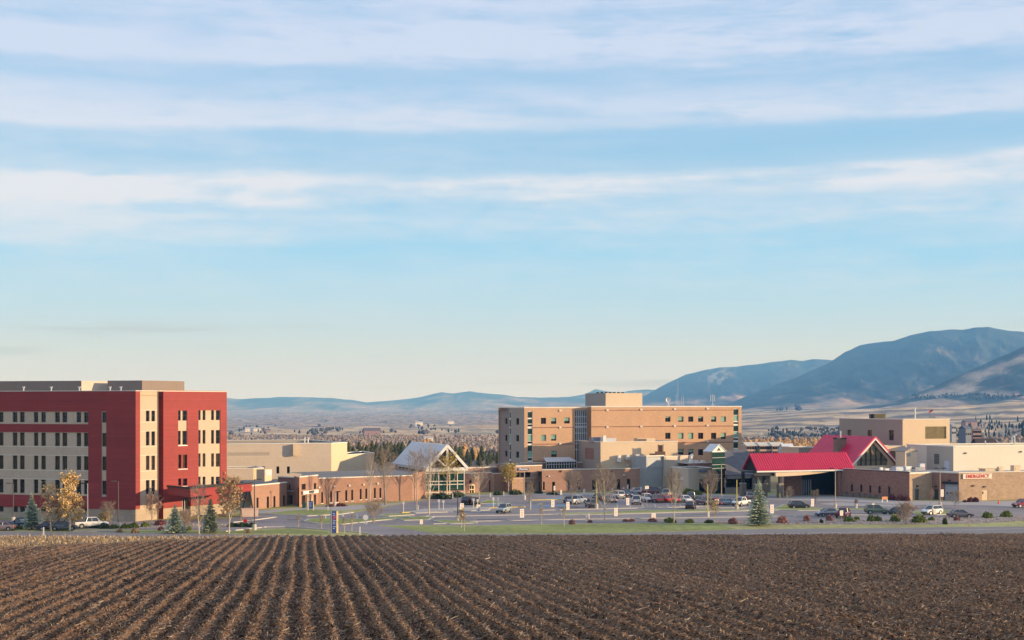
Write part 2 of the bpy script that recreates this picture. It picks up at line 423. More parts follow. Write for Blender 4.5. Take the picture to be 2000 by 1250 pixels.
def small_box(face, parent, name, r, d0, d1, m, label=None):
    b = MB(); b.box(0, r[1] - r[0], 0, d1 - d0, 0, r[3] - r[2])
    return kidw(b.mesh(name, m), name, parent, face.at(r[0], d0, r[2]), face.rz, label)

# ================================================================== terrain
def grid_mesh(name, X, Y, Z, col, m, attr='cover', smooth=True):
    nr, nc = X.shape; me = bpy.data.meshes.new(name); n = nr * nc
    me.vertices.add(n); me.vertices.foreach_set('co', np.stack([X, Y, Z], -1).astype(np.float32).ravel())
    i = np.arange(nr - 1)[:, None] * nc + np.arange(nc - 1)[None, :]
    q = np.stack([i, i + 1, i + nc + 1, i + nc], -1).reshape(-1, 4).astype(np.int32); nf = len(q)
    me.loops.add(nf * 4); me.loops.foreach_set('vertex_index', q.ravel())
    me.polygons.add(nf); me.polygons.foreach_set('loop_start', np.arange(nf, dtype=np.int32) * 4)
    me.update(calc_edges=True)
    if smooth: me.shade_smooth()
    a = me.attributes.new(attr, 'FLOAT_COLOR', 'POINT')
    a.data.foreach_set('color', np.concatenate([col, np.ones(col.shape[:2] + (1,))], -1).astype(np.float32).ravel())
    me.materials.append(m); return me
def soup_mesh(name, V, Fq, m, col=None, attr='cover', mi=None):
    """V (n,3); Fq (k,3 or 4) indices"""
    me = bpy.data.meshes.new(name); me.vertices.add(len(V)); me.vertices.foreach_set('co', np.asarray(V, np.float32).ravel())
    k = Fq.shape[1]; me.loops.add(Fq.size); me.loops.foreach_set('vertex_index', Fq.astype(np.int32).ravel())
    me.polygons.add(len(Fq)); me.polygons.foreach_set('loop_start', np.arange(len(Fq), dtype=np.int32) * k)
    me.update(calc_edges=True)
    if col is not None:
        a = me.attributes.new(attr, 'FLOAT_COLOR', 'POINT')
        a.data.foreach_set('color', np.concatenate([col, np.ones((len(col), 1))], -1).astype(np.float32).ravel())
    for mm in (m if isinstance(m, (list, tuple)) else [m]): me.materials.append(mm)
    if mi is not None: me.polygons.foreach_set('material_index', np.asarray(mi, np.int32))
    return me
SLOPE = .0594
def crest_D(px): return np.interp(px, [-200, 0, 350, 450, 600, 1450, 2000, 2300], [59.5, 59, 58, 58.5, 60.5, 61.8, 63.5, 64.5])
def edge_D(px): return np.interp(px, [-450, 0, 200, 350, 450, 550, 600, 640], [40, 48.3, 51.9, 55.6, 57.9, 59.7, 62, 99])
def near_z(px, D):
    dc = crest_D(px); z0 = 19 - SLOPE * np.minimum(D, dc) - .125 * np.maximum(D - dc, 0)
    return np.where(z0 > 1.5, z0, 1.5 * np.exp(np.minimum((z0 - 1.5) / 1.5, 0))) * sstep(218, 196, D)
YD = np.log([440, 480, 700, 1200, 2000, 3000, 4500, 6500, 9000, 12000, 16000, 25000])
YP = [-400, 440, 1000, 1450, 1700, 2000, 2600]
YT = {440: [None] * 7, 480: [911.5] * 7, 700: [890, 890, 890, 890, 888, 886, 886], 1200: [872, 872, 872, 870, 868, 866, 864],
      2000: [856, 856, 855, 850, 848, 842, 838], 3000: [845, 845, 842, 835, 826, 812, 800], 4500: [834, 834, 828, 814, 802, 784, 770],
      6500: [826, 826, 818, 804, 794, 783, 775], 9000: [818, 818, 808, 800, 794, 786, 780], 12000: [812, 812, 803, 798, 795, 790, 785],
      16000: [806, 806, 800, 796, 794, 791, 788], 25000: [800, 800, 797, 795, 793, 792, 790]}
def valley_z(px, D):
    zt = []
    for k, d in enumerate([440, 480, 700, 1200, 2000, 3000, 4500, 6500, 9000, 12000, 16000, 25000]):
        if k == 0: zt.append(np.zeros_like(px))
        else: zt.append(EYE - (np.interp(px, YP, YT[d]) - HOR) / FPX * d)
    zt = np.array(zt); lD = np.log(np.clip(D, 440, 24999)); k = np.clip(np.searchsorted(YD, lD, side='right') - 1, 0, len(YD) - 2)
    t = (lD - YD[k]) / (YD[k + 1] - YD[k]); idx = np.arange(px.shape[-1])
    if px.ndim == 2:
        za = np.take_along_axis(zt, k[None], 0)[0]; zb = np.take_along_axis(zt, (k + 1)[None], 0)[0]
    else:
        za = zt[k, idx]; zb = zt[k + 1, idx]
    return za * (1 - t) + zb * t
MTS = [  # (foot distance, ridge distance, [(px, y) of the ridge line], roughness)
    (15500, 19500, [(-500, 792), (-100, 782), (200, 778), (330, 780), (440, 777.5), (475, 779), (545, 775), (600, 776), (640, 777), (690, 781), (715, 785.5), (742, 784), (780, 781),
                    (820, 776), (862, 766.5), (885, 769), (918, 764), (945, 767.5), (985, 771), (1010, 775.5), (1060, 776.5), (1110, 775), (1180, 784), (1300, 790), (3500, 796)], .25),
    (17500, 21500, [(-500, 800), (1000, 792), (1090, 779), (1120, 774), (1140, 770), (1163, 759.5), (1180, 763), (1205, 768), (1235, 763), (1262, 760), (1300, 761), (1400, 768), (1600, 780), (3500, 796)], .2),
    (10800, 14000, [(-500, 800), (1150, 800), (1215, 789), (1250, 778), (1275, 764), (1300, 750), (1340, 731), (1375, 722), (1405, 716.5), (1440, 716), (1480, 711), (1515, 705), (1545, 701.5), (1568, 704.5),
                    (1590, 701), (1625, 702), (1680, 706), (1900, 740), (3500, 796)], .5),
    (7000, 10000, [(-500, 800), (1330, 800), (1420, 789), (1480, 765), (1540, 742), (1590, 722), (1618, 709), (1650, 687), (1680, 674), (1710, 669), (1745, 663), (1780, 654), (1815, 646), (1850, 643.5),
                   (1880, 644), (1905, 638), (1930, 638), (1960, 643), (2000, 648), (2200, 668), (2700, 740), (3300, 790)], .6),
    (4700, 6000, [(-500, 800), (1650, 800), (1755, 782), (1790, 769), (1830, 752), (1870, 733), (1910, 716), (1950, 698), (2000, 676), (2080, 640), (2300, 650), (2700, 730), (3300, 790)], .5),
    (1250, 1600, [(-500, 900), (1830, 882), (1880, 876), (1930, 862), (1965, 848), (2000, 834), (2080, 812), (2300, 800), (2700, 850), (3300, 880)], .1)]
def mount_z(px, D, X, Y, base):
    z = base.copy(); which = np.full(px.shape, -1)
    for i, (d0, d1, line, rg) in enumerate(MTS):
        ry = np.interp(px, [p[0] for p in line], [p[1] for p in line])
        hz = EYE - (ry - HOR) / FPX * d1
        hz = hz + (fbm(px / 26., np.full_like(px, i * 3.1), 40 + i, 4) - .5) * d1 / FPX * 2.6 * np.clip((800 - ry) / 30, 0, 1)
        t = np.clip((D - d0) / (d1 - d0), 0, 1)
        nz = .6 * ridged(X / (d1 * .040) + i, Y / (d1 * .13), 50 + i, 6, .6) + .4 * ridged(X / (d1 * .014) + i, Y / (d1 * .035), 65 + i, 5, .6) - .60
        rise = np.maximum(hz - base, 0) * (1 if i == 5 else np.clip((798 - ry) / 5, 0, 1))
        prof = t ** 1.35 * (1 + rg * nz * (1 - t) * 3.4)
        back = np.clip((D - d1) / (d1 * .18), 0, 1)
        h = base + rise * np.where(D <= d1, np.minimum(prof, 1), 1 - .75 * back)
        up = h > z + 1; which = np.where(up, i, which); z = np.maximum(z, h)
    return z, which
def build_ground():
    az = np.concatenate([np.linspace(-180, -34, 50)[:-1], np.linspace(-34, -20.5, 50)[:-1], np.linspace(-20.5, 20.5, 760), np.linspace(20.5, 34, 60)[1:], np.linspace(34, 180, 50)[1:]])
    rr = np.concatenate([[1, 8, 16, 24, 32, 40, 46, 52, 56, 60, 64, 68, 72, 80, 100, 130, 160, 180, 190, 200, 210, 220, 240, 300, 380, 430],
                         np.exp(np.linspace(np.log(445), np.log(4000), 90)), np.exp(np.linspace(np.log(4040), np.log(24000), 235))])
    A, RR = np.meshgrid(np.radians(az), rr)
    X = RR * np.sin(A); Y = RR * np.cos(A)
    ca = np.clip(A, -R(50), R(50)); px = 1000 + FPX * np.tan(ca); D = RR * np.cos(ca)
    # beyond 430 m rings follow the depth, near ones too, so the crest stays a line
    Zn = near_z(px, D)
    base = valley_z(px, D); far = D > 445
    base = base + far * (fbm(px / 90., np.log(D) * 9, 5, 4) - .5) * np.clip((D - 600) / 2500, 0, 1) * D * .0045
    Zm, which = mount_z(px, D, X, Y, base)
    Z = np.where(D < 440, Zn, Zm)
    infield = (D < crest_D(px) + 5) & (px > -1590) & (px < 3590) & (RR < 120) & (np.abs(A) < R(50))
    Z = Z - .45 * infield
    Z = np.where((D > 210) & (D < 440), -.012, Z)
    # land cover colours (what grows there; mountain slopes also carry painted gully shade)
    def c(*v): return np.array(v)
    gold = c(.52, .35, .19); straw = c(.66, .48, .29); brown = c(.24, .175, .135); wood = c(.20, .14, .115); dark = c(.028, .040, .030); plum = c(.27, .20, .17); sage = c(.19, .18, .11)
    col = np.zeros(X.shape + (3,)); lD = np.log(np.maximum(D, 60))
    f1 = fbm(px / 210. + lD * 2.2, lD * 15 + px / 900, 11, 4)[..., None]; f2 = fbm(px / 60., lD * 26, 15, 3)[..., None]
    f3 = fbm(px / 25., lD * 30, 19, 3)[..., None]
    meadow = brown + (gold - brown) * sstep(.32, .50, f1); meadow = meadow + (straw - meadow) * sstep(.55, .66, f2) * .8
    meadow = meadow + (sage - meadow) * sstep(.58, .7, fbm(px / 130., lD * 11, 23, 3)[..., None]) * .7
    meadow = meadow + (dark * 1.6 - meadow) * sstep(.63, .69, f3) * .5 * sstep(1000, 2200, D)[..., None]
    stv = np.sin(lD * 46 + px / 210. + 5 * fbm(px / 240., lD * 5, 27, 3))[..., None]; sm_ = sstep(.35, .75, stv) * sstep(1900, 2600, D)[..., None] * sstep(1250, 1450, px)[..., None]
    meadow = meadow + (c(.13, .10, .095) - meadow) * sm_ * .75; sm2 = sstep(-.5, -.85, stv) * sstep(1900, 2600, D)[..., None]; meadow = meadow + (straw - meadow) * sm2 * .6
    woods = wood + (dark - wood) * sstep(.52, .62, f3) * .7 + (gold - wood) * sstep(.62, .7, f2) * .35
    lim = np.interp(px, [0, 440, 900, 1450, 1700, 1900, 2100], [1900, 1900, 1350, 2050, 1900, 1500, 1400])
    lim = lim * (1 + .35 * (fbm(px / 70., lD * 0 + 3, 31, 4) - .5))
    w = sstep(-.12, .12, np.log(D / lim))[..., None]
    col = woods * (1 - w) + meadow * w
    farp = plum + (gold - plum) * sstep(.46, .6, f1)
    w = sstep(5200, 8500, D)[..., None] * sstep(1750, 1400, px)[..., None]; col = col * (1 - w) + farp * w
    near = c(.24, .20, .105) * (1 + .3 * (fbm(X / 3, Y / 9, 3, 3)[..., None] - .5)); w = sstep(520, 430, D)[..., None]; col = col * (1 - w) + near * w
    col = np.where(((D < crest_D(px) + 1) & (RR < 400) & (D > edge_D(px) * 0))[..., None], c(.085, .052, .032), col)
    fo = c(.034, .046, .044); tan = c(.34, .245, .18)
    for i, (d0, d1, line, rg) in enumerate(MTS):
        s = which == i; ry = np.interp(px, [p[0] for p in line], [p[1] for p in line]); t = np.clip((D - d0) / (d1 - d0), 0, 1.2)
        rn = ridged(X / (d1 * .04), Y / (d1 * .06), 70 + i, 5) ; fn = fbm(X / (d1 * .012), Y / (d1 * .03), 80 + i, 4)
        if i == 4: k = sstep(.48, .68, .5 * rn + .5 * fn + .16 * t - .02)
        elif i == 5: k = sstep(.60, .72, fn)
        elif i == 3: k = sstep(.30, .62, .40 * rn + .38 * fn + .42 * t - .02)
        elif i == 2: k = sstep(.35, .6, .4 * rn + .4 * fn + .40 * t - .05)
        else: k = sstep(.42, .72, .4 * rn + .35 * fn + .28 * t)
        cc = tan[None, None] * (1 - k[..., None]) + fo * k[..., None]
        gully_shade = ridged(X / (d1 * .010), Y / (d1 * .05), 120 + i, 5, .6)[..., None]; cc = cc * (.12 + 1.55 * gully_shade)  # gully shade painted into the slope colour by ridged noise
        if i == 2:   # bare rock faces high on the shoulder
            rk = sstep(.52, .6, fbm(px / 9., D / 220., 90, 3)) * (np.exp(-((px - 1402) / 26) ** 2 - ((t - .80) / .16) ** 2) + .9 * np.exp(-((px - 1540) / 17) ** 2 - ((t - .93) / .07) ** 2))
            cc = cc + (c(.46, .38, .33) - cc) * np.clip(rk * 1.0, 0, .8)[..., None]
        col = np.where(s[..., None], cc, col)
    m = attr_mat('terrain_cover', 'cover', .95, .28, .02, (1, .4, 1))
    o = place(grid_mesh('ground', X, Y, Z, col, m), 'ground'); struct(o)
    global GZ
    def GZ(px_, D_):
        px_ = np.asarray(px_, float); D_ = np.asarray(D_, float); X_ = (px_ - 1000) / FPX * D_
        b_ = valley_z(px_, D_) + (fbm(px_ / 90., np.log(D_) * 9, 5, 4) - .5) * np.clip((D_ - 600) / 2500, 0, 1) * D_ * .0045
        return np.where(D_ < 440, 0., mount_z(px_, D_, X_, D_, b_)[0])
build_ground()

# ================================================================== ploughed field
def field_relief(X, Y, D, px):
    c = X * .9895 + Y * .1444; s = -X * .1444 + Y * .9895
    cw = c + .16 * (fbm(c * .8, s * .25, 3, 3) - .5) + .05 * (fbm(c * 2, s * 1.1, 9, 2) - .5)
    ph = cw / .35
    saw = np.cos(2 * math.pi * ph); band = hash2(np.floor(ph), np.zeros_like(ph), 5)
    ridge = .046 * saw * (.35 + 1.1 * band) + .014 * np.cos(2 * math.pi * cw / 2.6 + 1)
    clod = .092 * (fbm(c / .13, s / .13, 21, 4, .65) - .5) + .05 * np.maximum(fbm(c / .07, s / .07, 33, 3, .6) - .55, 0) * 3
    return ridge + clod, saw, band, c, s
def build_field():
    px = np.concatenate([np.linspace(-1600, -420, 90)[:-1], np.linspace(-420, 2420, 1200), np.linspace(2420, 3600, 90)[1:]])
    ys = np.concatenate([np.linspace(0, 1, 50) ** .8 * (1 - 0)]);
    d_near = np.linspace(6, 17.4, 60)[:-1]
    frac = np.linspace(0, 1, 380)
    Y_ = [];  P = np.tile(px, (59 + 380 + 22, 1)); D = np.zeros_like(P)
    D[:59] = d_near[:, None]
    dc = crest_D(px); yc = 955 + 5556 / dc
    for k, f in enumerate(frac): D[59 + k] = 5556 / ((955 + 5556 / 17.4) * (1 - f) + yc * f - 955)
    for k in range(22): D[59 + 380 + k] = dc + .25 * (k + 1)
    X = (P - 1000) / FPX * D; h, saw, band, c, s = field_relief(X, D, D, P)
    ed = edge_D(P); wild = sstep(-.25, .25, D - ed + .8 * (fbm(P / 14., D * .5, 60, 3) - .5))
    Z = near_z(P, D) + h * (1 - .6 * wild) * (1 - .2 * sstep(57, 61, D))
    soil = np.array([.034, .018, .012]); chaff = np.array([.19, .108, .062]); pale = np.array([.25, .17, .11])
    f = fbm(c / .09, s / .13, 44, 4, .65); g = fbm(c * .5, s * .12, 47, 3)
    k = sstep(.40, .70, f * .75 + .20 * (saw * .5 + .5) * (.35 + .9 * band) + .32 * g + .0)[..., None]
    col = soil * (1 - k) + chaff * k
    k2 = sstep(.60, .72, fbm(c / .05, s / .07, 51, 3, .6))[..., None]; col = col * (1 - k2 * .6) + pale * k2 * .6
    dry = np.array([.31, .22, .135]) * (.75 + .5 * fbm(c / .4, s / .4, 55, 3))[..., None]
    col = col * (1 - wild[..., None]) + dry * wild[..., None]
    m = attr_mat('tilled_soil', 'cover', .95, .62, 16., bump=.8)
    struct(place(grid_mesh('field', X, D, Z, col, m), 'field'))
    # straw and stubble lying on the soil
    def strips(n, pxr, yr, ln, wd, rise, palette, keep=None, up=0.):
        p = RNG.uniform(*pxr, n); y = RNG.uniform(*yr, n); d = 5556 / (y - 955)
        if keep is not None:
            kk = keep(p, d); p = p[kk]; d = d[kk]; n = len(p)
        x = (p - 1000) / FPX * d; hh = field_relief(x, d, d, p)[0]; z = near_z(p, d) + hh * (1 - .6 * (d > edge_D(p)))
        a = RNG.uniform(0, 2 * math.pi, n); l = RNG.uniform(*ln, n) * (.6 + .8 * RNG.random(n) ** 3); w = RNG.uniform(*wd, n) * (.75 + d / 60)
        el = np.abs(RNG.normal(up, rise, n)); be = RNG.normal(0, .5, n)
        dx, dy = np.cos(a) * np.cos(el), np.sin(a) * np.cos(el); dz = np.sin(el)
        qx, qy = -np.sin(a), np.cos(a); tw = RNG.uniform(0, 1, n)
        V = np.zeros((n, 6, 3)); base = np.stack([x, d, z + .012], -1)
        for i, t in enumerate((0, .5, 1)):
            ctr = base + np.stack([dx * l * t, dy * l * t, dz * l * t], -1)
            ctr[:, 0] += qx * be * l * .35 * t * (1 - t) * 2; ctr[:, 1] += qy * be * l * .35 * t * (1 - t) * 2
            off = np.stack([qx * w, qy * w, tw * w * .9], -1) * (.5 if i < 2 else .22)
            V[:, i * 2] = ctr - off; V[:, i * 2 + 1] = ctr + off
        idx = np.arange(n)[:, None] * 6
        Fq = np.concatenate([idx + np.array([[0, 1, 3, 2]]), idx + np.array([[2, 3, 5, 4]])])
        pc = np.array(palette)[RNG.integers(0, len(palette), n)] * RNG.uniform(.65, 1.25, (n, 1))
        return V.reshape(-1, 3), Fq, np.repeat(pc, 6, 0)
    pal = [(.34, .235, .15), (.27, .17, .10), (.22, .13, .075), (.16, .088, .052), (.12, .066, .042), (.085, .046, .03), (.42, .31, .21)]
    infield = lambda p, d: (d < edge_D(p) - .1) & (RNG.random(len(p)) < .30 + 1.1 * fbm(p / 100 * d / 20, d * 1.2, 61, 3))
    a = strips(290000, (-220, 2220), (1043, 1268), (.03, .10), (.005, .010), .30, pal, infield)
    b = strips(1000, (-320, 2320), (1060, 1275), (.12, .24), (.008, .014), .16, [(.42, .34, .24), (.36, .27, .17)], infield)
    c_ = strips(26000, (-320, 2320), (1043, 1275), (.03, .06), (.018, .034), .4, [(.14, .085, .05), (.085, .05, .035), (.045, .03, .024)], infield)
    sm = attr_mat('dry_straw', 'cover', .8, .2, 20.)
    def join(*parts):
        V = []; Fs = []; Cs = []; o = 0
        for v, f_, c0 in parts: V.append(v); Fs.append(f_ + o); Cs.append(c0); o += len(v)
        return np.concatenate(V), np.concatenate(Fs), np.concatenate(Cs)
    V, Fq, pc = join(a, b, c_)
    stuff(place(soup_mesh('straw_litter', V, Fq, sm, pc), 'straw_litter'), 'pale straw and husks littering the dark ploughed soil', 'straw')
    out = lambda p, d: (d > edge_D(p) - .3) & (d < crest_D(p) + 2)
    V, Fq, pc = strips(17000, (-420, 640), (1046, 1080), (.05, .14), (.012, .024), .25,
                       [(.38, .27, .165), (.33, .23, .14), (.44, .33, .21), (.26, .18, .105)], out, up=1.2)
    stuff(place(soup_mesh('dry_grass', V, Fq, sm, pc), 'dry_grass'), 'tall dry golden grass along the left edge of the field', 'dry grass')
build_field()

# ================================================================== paving
ASPH = mat('asphalt', (.25, .215, .21), .9, .24, .10, fine=14)
PATCH = mat('dark_asphalt_patch', (.15, .135, .135), .9, .2, .3)
ASPHR = mat('road_asphalt', (.23, .205, .195), .9, .10, .12, fine=20)
LAWN = mat('lawn_green', (.25, .27, .08), .95, .28, .10, fine=8)
LAWND = mat('lawn_drying', (.36, .33, .13), .95, .28, .10, fine=8)
GRAV = mat('gravel_bed', (.34, .27, .23), .95, .30, .8, fine=6)
MARK = mat('road_marking', (.60, .54, .46), .8, .15, .4)
BLUEP = mat('blue_paint', (.16, .27, .40), .8, .15, .4)
def sheet(name, pts, z, m):
    b = MB(); b.poly([(*G(*p), z) for p in pts]); return struct(place(b.mesh(name, m), name))
def strip_between(p, q, w, z0, z1, b, mi=0):
    a = Vector((*G(*p), 0)); c = Vector((*G(*q), 0)); t = (c - a).normalized(); n = Vector((-t.y, t.x, 0)) * w / 2
    k = len(b.v)
    for z in (z0, z1):
        for v in (a - n, c - n, c + n, a + n): b.v.append((v.x, v.y, z))
    for qd in ((0, 1, 2, 3), (4, 5, 6, 7), (0, 1, 5, 4), (1, 2, 6, 5), (2, 3, 7, 6), (3, 0, 4, 7)): b.f.append(tuple(k + i for i in qd)); b.m.append(mi)
def line(name, pts, w, z0, z1, m):
    b = MB()
    for p, q in zip(pts, pts[1:]): strip_between(p, q, w, z0, z1, b)
    return struct(place(b.mesh(name, m), name))
sheet('lawn', [(-300, 1036), (-300, 1010), (440, 1008), (500, 985), (900, 960), (1500, 955), (2300, 962), (2300, 1030), (2000, 1030), (1750, 1032), (1520, 1034), (1438, 1035.5), (1330, 1040), (1200, 1043), (1010, 1045), (850, 1045), (640, 1048), (560, 1047), (300, 1043), (0, 1039)], -.004, LAWND)
sheet('road', [(-400, 1034), (0, 1037.5), (300, 1041), (560, 1045), (640, 1047), (760, 1048), (849, 1042), (1010, 1042.6), (1200, 1041), (1330, 1038), (1440, 1034.4), (1520, 1033), (1750, 1031), (2000, 1028), (2400, 1024), (2400, 1057), (1000, 1058), (-400, 1056)], .004, ASPHR)
line('road_marking', [(-300, 1044.5), (0, 1046), (150, 1047.3), (300, 1049.3), (460, 1052)], .22, .008, .010, MARK)
line('road_marking', [(1380, 1045.5), (1430, 1043.6), (1600, 1041), (1750, 1037.6), (2000, 1032.5), (2300, 1027)], .22, .008, .010, MARK)
line('road_marking', [(900, 1048.5), (1200, 1047), (1380, 1045.5)], .18, .008, .010, YELL)
sheet('parking_lot', [(497, 1006), (560, 1003.5), (630, 1005.5), (690, 1002), (740, 993), (800, 981), (860, 973), (900, 969.5), (1060, 966.5), (1340, 966), (1470, 971), (1560, 977), (1640, 979), (1700, 981.5), (1760, 986), (1860, 986), (1930, 986.5), (2060, 981), (2300, 980),
      (2300, 1004), (2000, 1007), (1930, 1006), (1885, 1013), (1800, 1016), (1700, 1020), (1560, 1020), (1450, 1022), (1250, 1021.5), (1080, 1023.5), (960, 1026), (900, 1027), (860, 1026), (735, 1026), (800, 1034), (849, 1042), (850, 1049), (760, 1049), (700, 1037), (640, 1034), (560, 1031.5), (505, 1033), (440, 1036), (200, 1034), (-300, 1028), (-300, 1014), (300, 1016), (440, 1013)], .008, ASPH)
# pale walks in front of the buildings
sheet('pavement', [(500, 998), (560, 994), (640, 989), (760, 984), (812, 979), (900, 967), (1060, 963.5), (1340, 963), (1400, 966), (1470, 969), (1470, 971), (1340, 966), (1060, 966.5), (900, 969.5), (860, 973), (800, 981), (740, 990), (690, 996), (560, 998), (505, 1003)], .012, CONC)
sheet('pavement', [(1470, 967), (1640, 967), (1700, 976), (1780, 978), (1872, 979), (2000, 978), (2300, 974), (2300, 990), (2000, 991), (1930, 986.5), (1860, 986), (1760, 986), (1700, 981.5), (1640, 979), (1560, 977), (1500, 975)], .012, CONC)
sheet('pavement', [(1640, 981), (1700, 984), (1760, 987), (1790, 988.5), (1750, 989.5), (1690, 988), (1640, 988), (1600, 984)], .016, CONC)
for P_ in ([(930, 1014), (990, 1012.8), (992, 1014.6), (932, 1016)], [(1330, 1005), (1420, 1003.5), (1421, 1004.8), (1332, 1006.5)], [(1640, 988.5), (1700, 989), (1705, 991), (1650, 991)], [(560, 1014), (585, 1013), (588, 1016), (562, 1017)], [(1780, 991.5), (1860, 992), (1862, 993.2), (1782, 993)], [(1090, 990.5), (1130, 990), (1131, 992), (1092, 993)], [(700, 1010), (725, 1008.5), (728, 1010.5), (702, 1012)]): sheet('asphalt_patch', P_, .0105, PATCH)
def island(pts, grass=LAWN, kerb=CURB, name='planted_island'):
    P = [Vector((*G(*p), 0)) for p in pts]; ctr = sum(P, Vector()) / len(P)
    b = MB(); n = len(P)
    ar = sum(P[i].x * P[(i + 1) % n].y - P[(i + 1) % n].x * P[i].y for i in range(n))
    if ar < 0: P.reverse()
    inn = []
    for i in range(n):
        t = (P[(i + 1) % n] - P[i - 1]).normalized(); inn.append(P[i] + Vector((-t.y, t.x, 0)) * .35)
    for i in range(n):
        p, q, r, s_ = P[i], P[(i + 1) % n], inn[(i + 1) % n], inn[i]
        b.quad((p.x, p.y, .0), (q.x, q.y, .0), (q.x, q.y, .14), (p.x, p.y, .14), 1)
        b.quad((p.x, p.y, .14), (q.x, q.y, .14), (r.x, r.y, .14), (s_.x, s_.y, .14), 1)
    b.poly([(v.x, v.y, .135) for v in inn], 0)
    return struct(place(b.mesh(name, [grass, kerb]), name))
island([(560, 998.5), (600, 995.5), (650, 996.5), (672, 999.5), (690, 1001.5), (668, 1005), (625, 1007.5), (560, 1006), (520, 1004)])
island([(592, 1019), (602, 1014.5), (640, 1012), (668, 1015), (735, 1014), (765, 1010), (838, 1008.5), (800, 1012.5), (742, 1017), (700, 1021.5), (668, 1025), (620, 1023.5)])
island([(770, 1013.5), (820, 1008.5), (848, 1010.5), (838, 1015.5), (790, 1017)])
island([(800, 1000), (830, 995), (905, 992), (960, 992), (955, 997), (870, 1001), (812, 1003)], grass=CONC)
island([(1096, 1003), (1170, 1001.5), (1240, 998), (1360, 996.5), (1470, 995.5), (1460, 998.5), (1330, 1001.5), (1200, 1005), (1096, 1006.5)])
island([(1505, 996), (1530, 986.5), (1560, 989.5), (1605, 993.8), (1700, 994), (1712, 998), (1640, 996.5), (1560, 998)])
island([(846, 1018), (860, 1016), (930, 1020), (933, 1022.5), (880, 1024)])
island([(736, 1008), (750, 1005), (800, 1003.5), (810, 1006), (760, 1009)])
island([(940, 981), (955, 976), (962, 978), (990, 983.5), (930, 984.5)])
island([(1780, 1001), (1800, 997), (1870, 999), (1885, 1003), (1830, 1006), (1785, 1005)])
line('kerb', [(740, 1013), (850, 1009.5), (1150, 1003.7), (1330, 1000.7), (1466, 997.3), (1520, 996.6), (1607, 994.7), (1700, 996.5), (1790, 998)], .30, 0, .15, CURB)
line('kerb', [(919, 1019), (1144, 1014.7), (1330, 1012.2), (1460, 1010), (1567, 1008), (1600, 1007)], .26, 0, .15, CURB)
line('kerb', [(846, 1024), (933, 1021)], .3, 0, .15, CURB)
line('kerb', [(1201, 994), (1317, 991.5), (1328, 991), (1390, 988.5), (1478, 989.5)], .26, 0, .15, CURB)
line('kerb', [(1060, 997.3), (1170, 994.7), (1201, 994)], .24, 0, .15, CURB)
line('kerb', [(1320, 993.5), (1470, 992)], .2, 0, .15, CURB)
line('kerb', [(1646, 1006.5), (1700, 1006), (1780, 1006.5)], .24, 0, .15, CURB)
line('kerb', [(1050, 985), (1100, 984), (1150, 984.5)], .24, 0, .15, CURB)
line('kerb', [(440, 1038.5), (520, 1030), (560, 1029.5), (600, 1032), (660, 1037), (700, 1040), (745, 1047)], .28, 0, .15, CURB)
line('kerb', [(500, 1004), (540, 1006), (600, 1008.5), (650, 1005.5), (690, 1001.5)], .26, 0, .15, CURB)
line('kerb', [(455, 1021), (495, 1016.5), (540, 1010.5)], .3, 0, .15, CURB)
line('kerb', [(144, 1038.5), (226, 1039)], .7, 0, .25, CONC)
line('yellow_kerb', [(833, 1001.5), (870, 999.5), (905, 998)], .34, 0, .16, YELL)
line('yellow_kerb', [(884, 995.5), (930, 993.5), (952, 993), (1026, 990.5)], .34, 0, .16, YELL)
line('yellow_kerb', [(784, 1002), (801, 1001)], .6, 0, .16, YELL)
line('yellow_kerb', [(1038, 977.5), (1106, 975.5)], .22, 0, .16, YELL)
sheet('parking_marking', [(950, 983), (975, 980), (978, 984), (952, 988)], .013, BLUEP)
sheet('parking_marking', [(1040, 988), (1105, 985), (1108, 987.5), (1040, 990.5)], .013, BLUEP)
sheet('parking_marking', [(1066, 973.5), (1100, 971), (1106, 974.5), (1070, 976)], .013, BLUEP)
for k in range(11): line('road_marking', [(1182 + k * 25, 992.6 - k * .1), (1180 + k * 24.5, 984)], .12, .014, .016, MARK)
sheet('gravel_bed', [(1380, 1019.5), (1440, 1018.5), (1560, 1018.5), (1640, 1016.5), (1700, 1014), (1800, 1010.5), (1890, 1010), (1935, 1006.5), (2050, 1005), (2300, 1003), (2300, 1013), (2000, 1016.5), (1930, 1021.5), (1800, 1024.5), (1600, 1024.5), (1470, 1024.5), (1400, 1022.5)], .03, GRAV)
sheet('gravel_bed', [(226, 1028), (300, 1022), (440, 1023), (445, 1030), (330, 1032), (226, 1034)], .03, GRAV)
sheet('green_verge', [(735, 1027), (900, 1028), (1080, 1024.5), (1250, 1022.5), (1400, 1023), (1440, 1033.6), (1330, 1037.3), (1200, 1040.3), (1010, 1042), (850, 1041.3), (800, 1034.5)], .006, LAWN)
sheet('green_verge', [(60, 1032), (226, 1036), (440, 1038), (560, 1033), (640, 1038), (640, 1044), (440, 1041), (200, 1038)], .006, LAWN)

